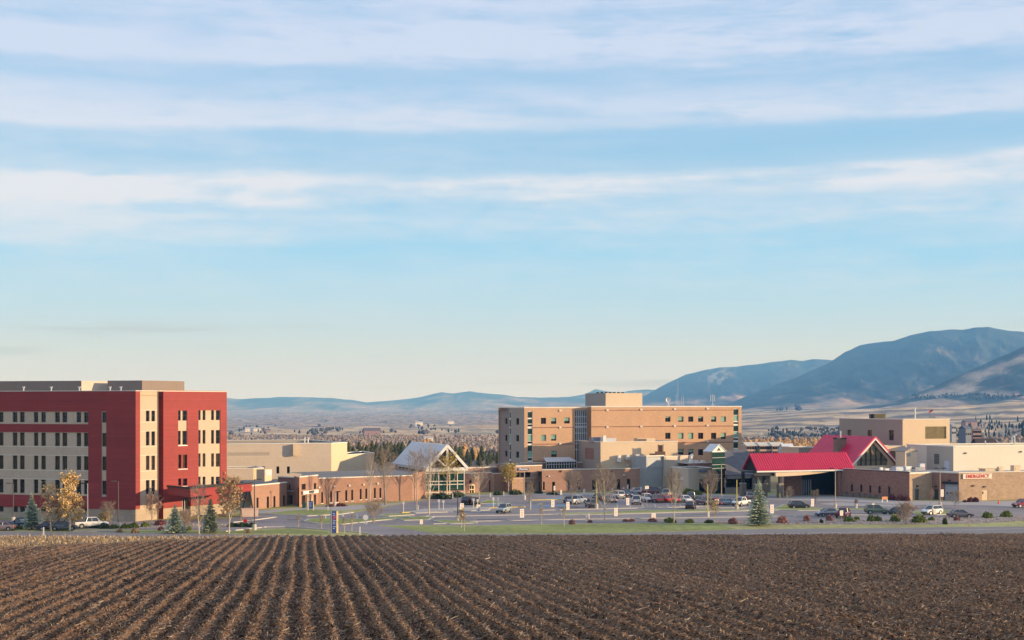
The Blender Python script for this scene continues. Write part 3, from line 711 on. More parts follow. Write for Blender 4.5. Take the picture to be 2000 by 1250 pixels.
# ================================================================== red office building (left)
rb = thing('office_building', 'five storey dark red and tan office block at the left edge of the picture', 'building', (*GD(265, 255), 0))
c0 = GD(265, 255.); cl = dirpt(c0, 180 - 16, 36)                     # shaded long front runs to the left out of frame
fL = Face(cl, c0); zt = fL.z(200, 764); zg = 0.
rows = [(805, 825), (845.5, 871.5), (891, 918), (938, 965)]
cols = [(-76, -66), (-61.5, -52), (-34, -24), (-19, -9), (-9 + 6, 6), (24, 33.2), (38, 47.3), (65.3, 74), (79.7, 88.7), (106.6, 116.2), (121, 130.6), (148.8, 157.8), (163.2, 172)]
Z = lambda y: fL.z(150, y); reg = []; win = []
xr = fL.x(172.3)
reg += [(0, xr, Z(828.5), Z(803.8), .10, 1), (0, xr, Z(968.5), Z(844.5), .10, 1), (0, fL.L, 0, Z(993), .12, 2)]
for (a, b_) in [(fL.x(197.5), fL.x(207.5))]: reg.append((a, b_, Z(969.5), Z(803), .16, 1))
for a, b_ in cols + [(198.5, 207)]:
    for t, u in rows:
        r = (fL.x(a), fL.x(b_), Z(u), Z(t)); reg.append((*r, .42, None)); win.append((r, GLASSB if (t > 840 and t < 900) else GLASS, 2 if False else 1))
for a, b_ in [(-9, 6), (25, 34), (38, 48), (79.7, 89), (107, 116.5), (121, 130), (164, 172), (199, 208), (-61, -50), (-34, -22)]:
    r = (fL.x(a), fL.x(b_), Z(1003), Z(992.5 - 1)); reg.append((*r, .42, None)); win.append((r, GLASS, 1))
relief(fL, 0, fL.L, 0, zt, reg, [RED, TAN, CMU], 0, parent=rb, name='wall')
for r, g, n in win: window(fL, r, rb, .42, g, FRAMEB, nz=3 if r[3] - r[2] > 1.5 else 1)
b = MB()                                                              # projecting joints between the tan panels
for y in (873, 889.8, 919.6, 936.6): b = MB(); b.box(0, xr, .07, .10, Z(y) - .04, Z(y) + .04); kidw(b.mesh('ledge', COPE), 'ledge', rb, fL.at(0), fL.rz)
# lit side: red return, tan bay, dark glass slot, red block
d2 = 58.
e0 = c0; fS = Face(c0, dirpt(c0, d2, 40.)); x1 = fS.x(273.7); x2 = fS.x(309.6); x3 = fS.x(319); x4 = fS.x(443)
def sub(f, xa, xb): return Face(f.at(xa)[:2], f.at(xb)[:2])
f1 = sub(fS, 0, x1); relief(f1, 0, f1.L, 0, f1.z(268, 764), [(0, f1.L, 0, f1.z(268, 994), .10, 1)], [RED, CMU], 0, parent=rb)
f2 = sub(fS.off(.25), x1, x2); reg = []; win = []
rws2 = [(802, 823), (842.5, 870), (890, 918), (937.5, 965.5)]
for (a, b_) in [(285, 292), (295.8, 302.8)]:
    for k, (t, u) in enumerate(rws2):
        r = f2.rect(a, b_, t, u); reg.append((*r, .35, None)); win.append((r, [GLASS, GLASS, GLASSB, GLASS][k]))
reg.append((0, f2.L, 0, f2.z(290, 994), .0, 1))
relief(f2, 0, f2.L, 0, f2.z(290, 764.5), reg, [TANO, CMU], 0, parent=rb)
for r, g in win: window(f2, r, rb, .35, g, nz=2)
r = f2.rect(285.5, 302, 992, 1004); small_box(f2, rb, 'panel', r, -.03, .02, CMU)
b = MB()
for y in (801, 824.5, 842, 872.5, 889, 920, 937): b = MB(); b.box(.02, f2.L - .02, -.03, 0, f2.z(290, y) - .03, f2.z(290, y) + .03); kidw(b.mesh('ledge', COPE), 'ledge', rb, f2.at(0), f2.rz)
f3 = sub(fS.off(1.6), x2, x3); relief(f3, 0, f3.L, 0, f3.z(314, 766), [], [GLASS], 0, parent=rb, name='glazing')
b = MB()
for k in range(13): b.box(0, f3.L, -.06, 0, 1.9 * k + .1, 1.9 * k + .2)
b.box(f3.L / 2 - .05, f3.L / 2 + .05, -.07, -.001, 0, f3.z(314, 766)); kidw(b.mesh('mullion', FRAMEB), 'mullion', rb, f3.at(0), f3.rz)
for xx in (x2, x3):
    b = MB(); b.quad((*fS.at(xx, 0)[:2], 0), (*fS.at(xx, 1.62)[:2], 0), (*fS.at(xx, 1.62)[:2], zt), (*fS.at(xx, 0)[:2], zt)); kidw(b.mesh('return_wall', TANO if xx == x2 else RED), 'return_wall', rb, (0, 0, 0))
f4 = sub(fS, x3, x4); reg = []; win = []
zc = f4.z(380, 763)
for (a, b_, rr_) in [(348.2, 354, 0), (357.3, 365.5, 0), (388, 392.8, 1), (396.8, 402.3, 1), (413.4, 419, 1), (422.6, 430, 1)]:
    rw = [(802, 821.5), (841.5, 868.5), (888, 914.5), (934.5, 948.5)] if rr_ == 0 else [(801.5, 820.5), (840, 866.5), (885.5, 911.5), (931, 947)]
    for k, (t, u) in enumerate(rw):
        r = f4.rect(a, b_, t, u); win.append((r, [GLASS, GLASS, GLASSB, GLASS][k]))
reg += [(*f4.rect(348, 365.6, 801.8, 869.8), .14, 1), (*f4.rect(387.8, 430.3, 801.2, 947.5), .14, 1), (0, f4.L, 0, f4.z(380, 988), .1, 2)]
reg += [(*r, .42, None) for r, g in win]
reg += [(*f4.rect(356, 373, 973, 1010), .9, None)]
relief(f4, 0, f4.L, 0, zc, reg, [RED, TANO, CMU], 0, parent=rb)
for r, g in win: window(f4, r, rb, .42, g, nz=2)
for t in (869.5, 915.5, 949.5): small_box(f4, rb, 'sill', f4.rect(347.5, 366, t, t + 1.6), -.1, .05, WHITE)
r = f4.rect(357.5, 371.5, 975, 1010); relief(f4.off(.9), r[0] - .3, r[1] + .3, 0, r[3], [], [GLASS], 0, parent=rb, name='entrance_glazing')
b = MB()
for k in range(4): b.box(r[0] + (r[1] - r[0]) * k / 3 - .05, r[0] + (r[1] - r[0]) * k / 3 + .05, .8, .88, 0, r[3])
kidw(b.mesh('door_frame', FRAMEW), 'door_frame', rb, f4.at(0), f4.rz)
pB = f4.at(f4.L)[:2]; bk = dirpt(pB, 180 - 16, 50)
shell(rb, [cl, c0, f1.at(f1.L)[:2], fS.at(x2)[:2], fS.at(x3)[:2], pB, bk], 0, zt, RED, edges=[5, 6], roof=ROOFM, parapet=.7, cope=COPE, cw=.4, ch=.12)
# roof top plant screens
for (a, b_, dd, top, m1, m2) in [(-60, 159, 268, 744.3, GREYP, None), (159, 200, 268, 745.2, TAND, None)]:
    pass
def plant(parent, p0, p1, D0, D1, top, z0, m, m2, ddeep, name='rooftop_screen', ang=160., side=None):
    A = GD(p0, D0); B = GD(p1, D1); f = Face(A, B); z1 = f.z((p0 + p1) / 2, top)
    sd_ = Face(B, dirpt(B, 58 if side is None else side, ddeep))
    b = MB(); b.box(0, f.L, 0, .1, z0, z1); o = kidw(b.mesh(name, m), name, parent, f.at(0), f.rz)
    b = MB(); b.box(.002, sd_.L, .002, .1, z0, z1 - .003); kidw(b.mesh(name, m2), name, parent, sd_.at(0), sd_.rz)
    bkk = (A[0] + (sd_.B[0] - B[0]), A[1] + (sd_.B[1] - B[1]))
    b = MB(); b.quad((*A, z1 - .01), (*B, z1 - .01), (*sd_.B, z1 - .01), (*bkk, z1 - .01)); b.quad((*A, z0), (*bkk, z0), (*bkk, z1 - .02), (*A, z1 - .02)); b.quad((*bkk, z0), (*sd_.B, z0), (*sd_.B, z1 - .02), (*bkk, z1 - .02))
    kidw(b.mesh(name + '_top', m), 'screen_top', parent, (0, 0, 0)); return f, sd_, z1
plant(rb, -120, 159, 276, 268, 744.3, zt - .6, GREYP, TAND, 9)
plant(rb, 210, 277.5, 270, 268, 743.2, zt - .6, GREYP, GREYP, 11)
for px_ in (46, 100, 155, 215, 236): 
    p = GD(px_, 263.2); b = MB(); b.tube([(0, 0, 0), (0, 0, 1.3)], .12, 6); b.box(-.2, .2, -.2, .2, 1.3, 1.5); kidw(b.mesh('vent_pipe', LMETAL), 'vent_pipe', rb, (p[0], p[1], zt - .6))
# entrance canopy
cv = thing('entrance_canopy', 'flat dark red entrance canopy projecting from the red office block', 'canopy', (*GD(400, 258), 0))
k0 = GD(327, 257.5); k1 = GD(372, 250.5); k2 = GD(492, 268)
zc0 = ZP(966, 257.5); zc1 = ZP(951, 257.5)
k3 = (k0[0] + (k2[0] - k1[0]), k0[1] + (k2[1] - k1[1]))
for (p, q) in ((k0, k1), (k1, k2)):
    f = Face(p, q); b = MB(); b.box(0 if p is k0 else .003, f.L, 0, .15, zc0, zc1); b.box(-.1 if p is k0 else .05, f.L + .05, -.12, .5, zc1 + .01, zc1 + .30, 1)
    kidw(b.mesh('fascia', [RED, DARK]), 'fascia', cv, f.at(0), f.rz)
b = MB(); b.poly([(*p, zc1 - .2) for p in (k0, k1, k2, k3)]); b.poly([(*p, zc0 + .05) for p in (k0, k1, k2, k3)]); kidw(b.mesh('canopy_deck', DARK), 'canopy_deck', cv, (0, 0, 0))
pc_ = GD(487.5, 266.5); 
b = MB(); zt2 = zc0 + .02
for sx in (-1, 1): b.tube([(sx * .9 - .35, 0, 1.45), (sx * .25 - .2, 0, zt2)], .16, 6)
kidw(b.mesh('support_leg', DARK), 'support_leg', cv, (pc_[0], pc_[1], 0))
b = MB(); b.box(-1.6, 1.5, -.7, .7, 0, 1.45); b.box(-1.7, 1.6, -.8, .8, 1.45, 1.6); kidw(b.mesh('plinth', mat('pink_concrete', (.55, .40, .33), .85)), 'plinth', cv, (pc_[0], pc_[1], 0), R(20))

# ================================================================== low brick wing with covered entry (left centre)
def wallwin(f, rects, parent, base_mats, z1, pane=GLASS, frame=FRAMEB, depth=.28, nx=1, nz=1, extra=(), name='wall', x0=0, x1=None, **k):
    R_ = [f.rect(*r[:4]) for r in rects]
    relief(f, x0, x1 if x1 is not None else f.L, 0, z1, list(extra) + [(*r, depth, None) for r in R_], base_mats, 0, parent=parent, name=name)
    for r0, r in zip(rects, R_): window(f, r, parent, depth, r0[4] if len(r0) > 4 else pane, frame, nx, nz, **k)
wl = thing('clinic_wing', 'low red brown brick clinic wing beside the red office block', 'building', (*GD(620, 290), 0))
A = GD(490, 283.); B = GD(560.5, 295); fA = Face(A, B)
wallwin(fA, [(489 + 0, 494, 973, 991)] * 0 + [(501, 505, 972, 993), (521, 525.5, 970, 992), (534, 538, 969, 991), (553, 557.5, 967.5, 989)], wl, [BRICKL], fA.z(530, 946))
A2 = B; B2 = GD(584.5, 293.5); B2b = GD(584.5, 299.); A2b = (B[0] - 3, B[1] + 7)
fB = Face(GD(543, 301), GD(584.5, 297)); wallwin(fB, [(563.5, 567, 945, 957), (575, 580, 945, 957)], wl, [BRICKD], fB.z(565, 933), extra=[(*fB.rect(562, 582, 967, 990), 1.2, None)])
relief(fB.off(1.25), *[v for v in (fB.rect(560, 583, 966, 990)[0], fB.rect(560, 583, 966, 990)[1])], 0, 4, [], [GLASS], 0, parent=wl, name='entrance_glazing')
small_box(fB, wl, 'column', fB.rect(570.5, 574, 944, 990), .1, .5, BRICKL); small_box(fB, wl, 'band', fB.rect(560, 584, 958.3, 959.8), -.1, .2, LMETAL)
A3 = GD(584.5, 291.5); B3 = GD(621, 299.); fC = Face(A3, B3); zC = fC.z(600, 931)
wallwin(fC, [(589, 597, 945, 956.5), (613, 617.5, 943.5, 955)], wl, [BRICKL], zC, extra=[(*fC.rect(589, 597, 967.5, 985), .5, None), (*fC.rect(613, 617.5, 966, 990), .5, None)])
relief(fC.off(.52), *fC.rect(586, 619, 960, 990)[:2], 0, 4, [], [GLASSB], 0, parent=wl, name='entrance_glazing')
for a in (598, 606): small_box(fC, wl, 'column', fC.rect(a, a + 2.2, 966, 992), -.25, .05, mat('pale_pier', (.55, .42, .33)))
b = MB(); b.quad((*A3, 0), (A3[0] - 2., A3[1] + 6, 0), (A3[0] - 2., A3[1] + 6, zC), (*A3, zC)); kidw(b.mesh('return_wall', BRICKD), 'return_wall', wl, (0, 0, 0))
sg = thing('wall_sign', 'cream sign with dark lettering above the brown brick wing entry', 'sign', (*fC.at(2)[:2], fC.z(600, 962)))
r = fC.rect(588.5, 618, 957.5, 964); b = MB(); b.box(0, r[1] - r[0], 0, .25, 0, r[3] - r[2]); kidw(b.mesh('sign_panel', SIGNW), 'sign_panel', sg, fC.at(r[0], -.5, r[2]), fC.rz)
text('SURGERY', .62, FRAMEB, sg, fC, (r[0] + r[1]) / 2 + .2, (r[2] + r[3]) / 2, -.56, sx=.9)
A4 = B3; B4 = GD(805.5, 311.); fD = Face(A4, B4); zD = fD.z(720, 932)
cols_ = [(627.5, 631), (645, 648.6), (657.2, 661), (674.3, 678.3), (686, 689.7), (702.7, 706.3), (713.6, 717.2), (730.3, 734), (741.2, 744.7)]
tops = [961, 959.8, 959.2, 957.5, 956.8, 955, 954.3, 953.2, 952.8]
wallwin(fD, [(a, b_, t, t + 21.5 - i * .2) for i, ((a, b_), t) in enumerate(zip(cols_, tops))], wl, [BRICKL], zD)
for i, ((a, b_), t) in enumerate(zip(cols_, tops)):
    r = fD.rect(a - .6, b_ + .6, t + 21.8 - i * .2, t + 23 - i * .2); small_box(fD, wl, 'sill', r, -.08, .02, WHITE)
for i, px_ in enumerate((623, 653, 682, 710, 737.5)):
    x = fD.x(px_); z = fD.z(px_, 952 - i * 1.9); b = MB(); b.box(-.18, .18, -.3, 0, -.16, .16); kidw(b.mesh('wall_light', FRAMEW), 'wall_light', wl, fD.at(x, 0, z), fD.rz)
shell(wl, [A3, B3, B4, (B4[0] + 2.5, B4[1] + 9), (B4[0] - 6, B4[1] + 26), (GD(560, 322)), (A3[0] - 3, A3[1] + 24)], 0, zC - .02, BRICKL, edges=[2, 3], parapet=.4, roof=ROOFG, coping=False)
def cope_line(parent, f, x0, x1, z, h=.22, d=.5, m=COPE, out=.1):
    b = MB(); b.box(0, x1 - x0, -out, d, 0, h); return kidw(b.mesh('coping', m), 'coping', parent, f.at(x0, 0, z), f.rz)
cope_line(wl, fD, .1, fD.L, zD); cope_line(wl, fC, 0, fC.L, zC); cope_line(wl, fA, 0, fA.L, fA.z(530, 946)); cope_line(wl, fB, 0, fB.L, fB.z(565, 933))
zA = fA.z(530, 946)
b = MB(); b.poly([(*A, zA - .3), (*B, zA - .3), (*GD(560, 312), zA - .3), (*GD(470, 312), zA - .3)]); kidw(b.mesh('roof', ROOFG), 'roof', wl, (0, 0, 0))

# ================================================================== tan blank-walled block behind
tb = thing('treatment_block', 'large plain tan stucco block behind the low brick wing', 'building', (*GD(560, 335), 0))
fT = Face(GD(410, 326.), GD(647, 333.)); zT = fT.z(600, 866.6)
wallwin(fT, [(445, 449.5, 911, 913.5), (471, 476.5, 911, 913.5), (491.5, 497, 911, 913.5), (512, 517.5, 910.8, 914.8), (539.7, 545.4, 911, 925), (560.3, 566, 911, 925)], tb, [TAND, mat('grey_tan_band', (.40, .34, .28), .85, .05, .3)], zT, frame=FRAMEW,
        extra=[(fT.x(444), fT.x(526), fT.z(500, 890), fT.z(500, 883.5), .03, 1), (0, fT.L, 0, fT.z(600, 890.8), -.14, 0)])
small_box(fT, tb, 'pilaster', fT.rect(571.5, 579.5, 867.4, 889.6), -1.2, .0, TANL)
fTe = Face(fT.B, dirpt(fT.B, 62, 6.5)); relief(fTe, 0, fTe.L, 0, zT, [], [TANL], 0, parent=tb)
shell(tb, [fT.A, fT.B, fTe.B, (fTe.B[0] - 12, fTe.B[1] + 24), (fT.A[0] - 12, fT.A[1] + 32)], 0, zT, TAND, edges=[2, 3, 4], cope=WHITE, ch=.18)
b = MB()
for dx in (0, .8): b.tube([(dx, 0, 0), (dx, 0, 1.5), (dx + .3, 0, 1.6)], .16, 6)
kidw(b.mesh('vent_pipe', WHITE), 'vent_pipe', tb, (*GD(595, 337), zT - .3))
fU = Face(fTe.at(fTe.L * .9)[:2], GD(731, 353)); zU = fU.z(700, 887.3); relief(fU, 0, fU.L, 0, zU, [], [TANL], 0, parent=tb)
shell(tb, [fU.A, fU.B, (fU.B[0] - 4, fU.B[1] + 12), (fU.A[0] - 4, fU.A[1] + 12)], 0, zU, TAND, edges=[1, 2], cope=WHITE)
# small tan box and pale unit in front of it
f = Face(GD(430, 311), GD(495, 313)); z1 = f.z(470, 915.3); relief(f, 0, f.L, 0, z1, [], [TAND], 0, parent=tb); fe = Face(f.B, dirpt(f.B, 40, 2.6)); relief(fe, 0, fe.L, 0, z1, [], [TANL], 0, parent=tb)
shell(tb, [f.A, f.B, fe.B, (fe.B[0] - 3, fe.B[1] + 8), (f.A[0] - 2, f.A[1] + 9)], 0, z1, TAND, edges=[2, 3, 4], cope=WHITE)
f = Face(GD(517, 306), GD(531, 309)); z1 = f.z(524, 916.5); b = MB(); b.box(0, f.L, 0, 2, 0, z1); kidw(b.mesh('service_shaft', TANL), 'service_shaft', tb, f.at(0), f.rz)
small_box(f, tb, 'louvre', f.rect(518.5, 530.5, 918.5, 928.5), -.05, -.003, LMETAL)

# ================================================================== glass gable entrance hall
gh = thing('glass_entrance_hall', 'glass fronted entrance hall under a pale metal gable roof', 'building', (*GD(870, 333), 0))
A = GD(826, 330.); fG = Face(A, dirpt(A, GA, 20)); B = fG.at(fG.x(907))[:2]; fG = Face(A, B); zE = fG.z(870, 915.2); zA_ = fG.z(871, 871); Lg = fG.L; bx, by = -fG.uy, fG.ux
# glazed front: panes and white glazing bars
relief(fG, 0, Lg, 0, zE - .5, [], [GLASSG], 0, parent=gh, name='front_glazing')
gx = [fG.x(p) for p in (826.5, 840.5, 856.5, 873, 878, 893, 906.3)]
b = MB()
for y in (939.8, 946.2, 961.5, 924): z = fG.z(870, y); b.box(0, Lg, -.16, 0, z - .10, z + .10)
for i, x in enumerate(gx): b.box(x - .09, x + .09, -.2, -.003, 0, zE - .5)
kidw(b.mesh('glazing_bar', FRAMEW), 'glazing_bar', gh, fG.at(0), fG.rz)
b = MB(); b.box(0, Lg, -.05, .4, 0, .9); kidw(b.mesh('base_wall', BRICKL), 'base_wall', gh, fG.at(0, -.1), fG.rz)
# side wall, in shade under the long eave
As = (A[0] + bx * 24 - 0, A[1] + by * 24); fsd = Face(As, A); relief(fsd, 0, fsd.L, 0, zE - .3, [], [GLASS], 0, parent=gh, name='side_glazing')
b = MB()
for k in range(8): b.box(fsd.L - 3 * k - .1, fsd.L - 3 * k + .1, -.12, -.003, 0, zE - .4)
for z in (1.2, 3.2): b.box(0, fsd.L, -.10, -.004, z - .08, z + .08)
kidw(b.mesh('glazing_bar', FRAMEW), 'glazing_bar', gh, fsd.at(0), fsd.rz)
Bs = (B[0] + bx * 24, B[1] + by * 24); b = MB(); b.quad((*B, 0), (*Bs, 0), (*Bs, zE), (*B, zE)); b.quad((*As, 0), (*Bs, 0), (*Bs, zE), (*As, zE)); kidw(b.mesh('wall', BRICKL), 'wall', gh, (0, 0, 0))
def gable_roof(parent, f, xl, xr, ze, za, y0, y1, th, m, name='roof_slope', xm=None, rib=0., ribm=None, rh=.09, rw=.04):
    """two roof slopes over the front f, ridge running into the building; y0 < 0 overhangs the front"""
    xm = (xl + xr) / 2 if xm is None else xm
    for (xe, s_) in ((xl, -1), (xr, 1)):
        b = MB(); n = Vector((xm - xe, 0, za - ze)).normalized(); t = Vector((-n.z, 0, n.x)) * th
        if t.z < 0: t = -t
        P = [(xe, y0, ze), (xm, y0, za), (xm, y1, za), (xe, y1, ze)]
        Q = [(p[0] + t.x, p[1], p[2] + t.z) for p in P]
        Q[1] = (xm, y0, za + th * 1.3); Q[2] = (xm, y1, za + th * 1.3)
        b.poly(P); b.poly(Q)
        for i in range(4): b.quad(P[i], P[(i + 1) % 4], Q[(i + 1) % 4], Q[i])
        kidw(b.mesh(name, m), name, parent, f.at(0), f.rz)
        if rib:
            b = MB(); k = y0 + .2
            while k < y1:
                e = Vector(Q[0]); r_ = Vector(Q[1]); a0 = Vector((e.x, k, e.z)); a1 = Vector((r_.x, k, r_.z)); h = Vector((0, 0, rh))
                b.quad(a0 - Vector((0, rw, 0)), a1 - Vector((0, rw, 0)), a1 - Vector((0, rw, 0)) + h, a0 - Vector((0, rw, 0)) + h)
                b.quad(a0 + Vector((0, rw, 0)), a1 + Vector((0, rw, 0)), a1 + Vector((0, rw, 0)) + h, a0 + Vector((0, rw, 0)) + h)
                b.quad(a0 - Vector((0, rw, 0)) + h, a1 - Vector((0, rw, 0)) + h, a1 + Vector((0, rw, 0)) + h, a0 + Vector((0, rw, 0)) + h); k += rib
            b.v = [tuple(v) for v in b.v]; o = kidw(b.mesh('roof_seams', ribm or m), 'roof_seams', parent, f.at(0), f.rz); o['kind'] = 'stuff'
    return xm
xl = fG.x(833) - .8; xr = fG.x(910.5)
xm = gable_roof(gh, fG, fG.x(832), xr, zE, zA_, -1.0, 29., .25, METROOF, rib=.9)
# white bargeboards and open truss in the gable
b = MB(); yg = -1.05
def bar(b, p, q, w, y0, y1, m=0):
    p = Vector((p[0], 0, p[1])); q = Vector((q[0], 0, q[1])); t = (q - p).normalized(); n = Vector((-t.z, 0, t.x)) * w / 2; k = len(b.v)
    for y in (y0, y1):
        for v in (p - n, q - n, q + n, p + n): b.v.append((v.x, y, v.z))
    for qd in ((0, 1, 2, 3), (4, 5, 6, 7), (0, 1, 5, 4), (1, 2, 6, 5), (2, 3, 7, 6), (3, 0, 4, 7)): b.f.append(tuple(k + c for c in qd)); b.m.append(m)
x0_ = fG.x(832)
bar(b, (x0_, zE), (xm, zA_ + .1), .62, yg - .12, yg); bar(b, (xm, zA_ + .1), (xr, zE), .62, yg - .13, yg - .01); kidw(b.mesh('bargeboard', WHITE), 'bargeboard', gh, fG.at(0), fG.rz)
b = MB(); bar(b, (x0_ - .3, zE - .1), (xr + .1, zE - .1), .75, yg + .02, yg + .4); bar(b, (xm, zE), (xm, zA_ - .3), .5, yg + .05, yg + .3)
qx = (xr - xm) * .52; bar(b, (xm, zE + .2), (xm + qx, zE + (zA_ - zE) * .46), .34, yg + .08, yg + .28); bar(b, (xm, zE + .2), (xm - qx, zE + (zA_ - zE) * .46), .34, yg + .08, yg + .28)
kidw(b.mesh('truss', WHITE), 'truss', gh, fG.at(0), fG.rz)
b = MB(); b.poly([(x0_, 0, zE), (xr, 0, zE), (xm, 0, zA_)]); kidw(b.mesh('gable_glazing', mat('amber_glass', (.10, .075, .03), .15, .4, .4, spec=.5)), 'gable_glazing', gh, fG.at(0, .6), fG.rz)
b = MB(); b.box(x0_ - .4, Lg, -.5, .0, zE - .75, zE - .45); kidw(b.mesh('fascia', WHITE), 'fascia', gh, fG.at(0), fG.rz)
b = MB(); b.box(x0_ - .25, x0_ + .1, -.9, 28, zE - .35, zE - .05); kidw(b.mesh('gutter', WHITE), 'gutter', gh, fG.at(0), fG.rz)

# ================================================================== long brick outpatient front (centre)
lb = thing('outpatient_building', 'long one storey red brick wing across the middle of the campus', 'building', (*GD(1130, 340), 0))
f = Face(GD(908, 337.), GD(960.5, 342)); z1 = f.z(935, 924.5)
wallwin(f, [(916.5, 921.5, 938, 944), (955.5, 958, 937, 962)], lb, [BRICKL], z1, extra=[])
r = f.rect(916, 927, 945.5, 968); small_box(f, lb, 'door', (r[0], r[1], 0, r[3]), -.06, .1, TANL)
for a, c in ((917.2, 920), (921.4, 925)):
    for t, u in ((948.5, 955), (957, 963)): small_box(f, lb, 'door_pane', f.rect(a, c, t, u), -.1, -.03, GLASS)
text('EAST', .75, SIGNW, lb, f, f.x(927), f.z(927, 929), -.1, sx=1.3); text('ENTRANCE', .8, SIGNW, lb, f, f.x(937), f.z(937, 932.4), -.1, sx=1.2)
cope_line(lb, f, 0, f.L, z1)
fN = Face(f.off(3).at(0)[:2], GD(1000, 351)); zN = fN.z(950, 913.5); relief(fN, 0, fN.L, 0, zN, [(0, fN.L, zN - 1.3, zN - .5, .04, 1)], [BRICKL, ROOFG], 0, parent=lb); cope_line(lb, fN, 0, fN.L, zN)
small_box(f, lb, 'pier', f.rect(958.5, 964, 925, 968), -.4, .3, mat('pale_brick_pier', (.46, .30, .21), .85, .1))
f2_ = Face(f.B, GD(1000, 344.)); wallwin(f2_, [(988.5, 995, 950, 960, GLASS)], lb, [BRICKL], f2_.z(980, 925)); cope_line(lb, f2_, 0, f2_.L, f2_.z(980, 925), .15)
# taller pharmacy entry
fP = Face(GD(1000, 338.), GD(1058.5, 343.)); zP = fP.z(1030, 910.5)
wallwin(fP, [(1006.8, 1015.5, 922.5, 932.5), (1016, 1025, 922.5, 932.5), (1026, 1036, 922.2, 932.2), (1052, 1054.6, 921.5, 932), (1026, 1030, 942, 958, GLASSB), (1033, 1037, 942, 958, GLASSB), (1042, 1044.5, 943, 957), (1052.3, 1054.8, 941, 959)], lb, [mat('entry_brick', (.44, .28, .195), .85, .1, .35, brick=(.4, .2, .012))], zP)
cope_line(lb, fP, 0, fP.L, zP); cope_line(lb, fP, 0, fP.L, fP.z(1030, 934.5), .14, .03, mat('pale_pier', (.55, .42, .33)), .06)
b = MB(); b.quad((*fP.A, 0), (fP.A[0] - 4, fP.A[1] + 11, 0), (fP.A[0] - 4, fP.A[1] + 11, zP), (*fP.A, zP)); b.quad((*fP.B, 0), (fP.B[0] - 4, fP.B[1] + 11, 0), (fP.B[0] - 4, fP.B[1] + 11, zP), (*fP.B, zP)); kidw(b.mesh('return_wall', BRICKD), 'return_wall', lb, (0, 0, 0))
b = MB(); b.poly([(*p, zP - .1) for p in (fP.A, fP.B, (fP.B[0] - 4, fP.B[1] + 11), (fP.A[0] - 4, fP.A[1] + 11))]); kidw(b.mesh('roof', ROOFG), 'roof', lb, (0, 0, 0))
sg = thing('wall_sign', 'navy blue sign with white Pharmacy lettering over the brick entry', 'sign', (*fP.at(5)[:2], fP.z(1021, 919)))
r = fP.rect(1010.5, 1032, 913.8, 919.3); b = MB(); b.box(0, r[1] - r[0], 0, .15, 0, r[3] - r[2]); kidw(b.mesh('sign_panel', BLUE), 'sign_panel', sg, fP.at(r[0], -.2, r[2]), fP.rz)
text('Pharmacy', .62, SIGNW, sg, fP, (r[0] + r[1]) / 2, (r[2] + r[3]) / 2 + .05, -.26, sx=1.0, bold=True)
fQ = Face(GD(1058.5, 339.), GD(1338.5, 352.)); zQ = fQ.z(1200, 916.)
wc = [(1060.5, 1064, 941, 958), (1078.5, 1084, 941, 961), (1109, 1112.5, 938, 958), (1127, 1133.5, 937, 957), (1156.5, 1163, 937, 957), (1175.5, 1179, 936.5, 956), (1205, 1211.5, 936, 956), (1224.5, 1231, 935.5, 956), (1254, 1260, 935, 955.5), (1273, 1279.5, 934.5, 955), (1303, 1308, 934, 953), (1321, 1326, 933, 953)]
wallwin(fQ, wc, lb, [BRICKL], zQ, frame=FRAMEB, nz=2)
for (a, c, t, u) in wc: small_box(fQ, lb, 'sill', fQ.rect(a - .4, c + .4, u + .3, u + 1.3), -.08, .02, COPE)
for px_ in (1072, 1120, 1169, 1218, 1266.5, 1314):
    x = fQ.x(px_); b = MB(); b.box(-.17, .17, -.3, 0, -.15, .15); kidw(b.mesh('wall_light', FRAMEW), 'wall_light', lb, fQ.at(x, 0, fQ.z(px_, 930 - (px_ - 1072) * .017)), fQ.rz)
for px_ in (1095, 1193.5, 1290): x = fQ.x(px_); b = MB(); b.box(-.16, .16, -.25, 0, -.2, .2); kidw(b.mesh('wall_vent', DARK), 'wall_vent', lb, fQ.at(x, 0, fQ.z(px_, 920.5)), fQ.rz)
cope_line(lb, fQ, 0, fQ.L, zQ, .16)
bk1 = (fQ.B[0] - 4, fQ.B[1] + 16); bk0 = (fQ.A[0] - 5, fQ.A[1] + 17)
b = MB(); b.poly([(*fQ.A, zQ - .35), (*fQ.B, zQ - .35), (*bk1, zQ - .35), (*bk0, zQ - .35)]); kidw(b.mesh('roof', ROOFG), 'roof', lb, (0, 0, 0))
b = MB(); b.quad((*fQ.B, 0), (*bk1, 0), (*bk1, zQ), (*fQ.B, zQ)); b.quad((*bk0, 0), (*bk1, 0), (*bk1, zQ + .9), (*bk0, zQ + .9)); b.quad((*GD(925, 352), 0), (*bk0, 0), (*bk0, zQ - .4), (*GD(925, 352), zQ - .4)); kidw(b.mesh('wall', BRICKL), 'wall', lb, (0, 0, 0))
fr = Face(bk0, bk1); cope_line(lb, fr, 0, fr.L, zQ + .9, .2)
b = MB(); b.poly([(*bk0, zQ + .5), (*bk1, zQ + .5), (bk1[0] - 6, bk1[1] + 16, zQ + .5), (bk0[0] - 6, bk0[1] + 13, zQ + .5)]); kidw(b.mesh('roof', ROOFM), 'roof', lb, (0, 0, 0))
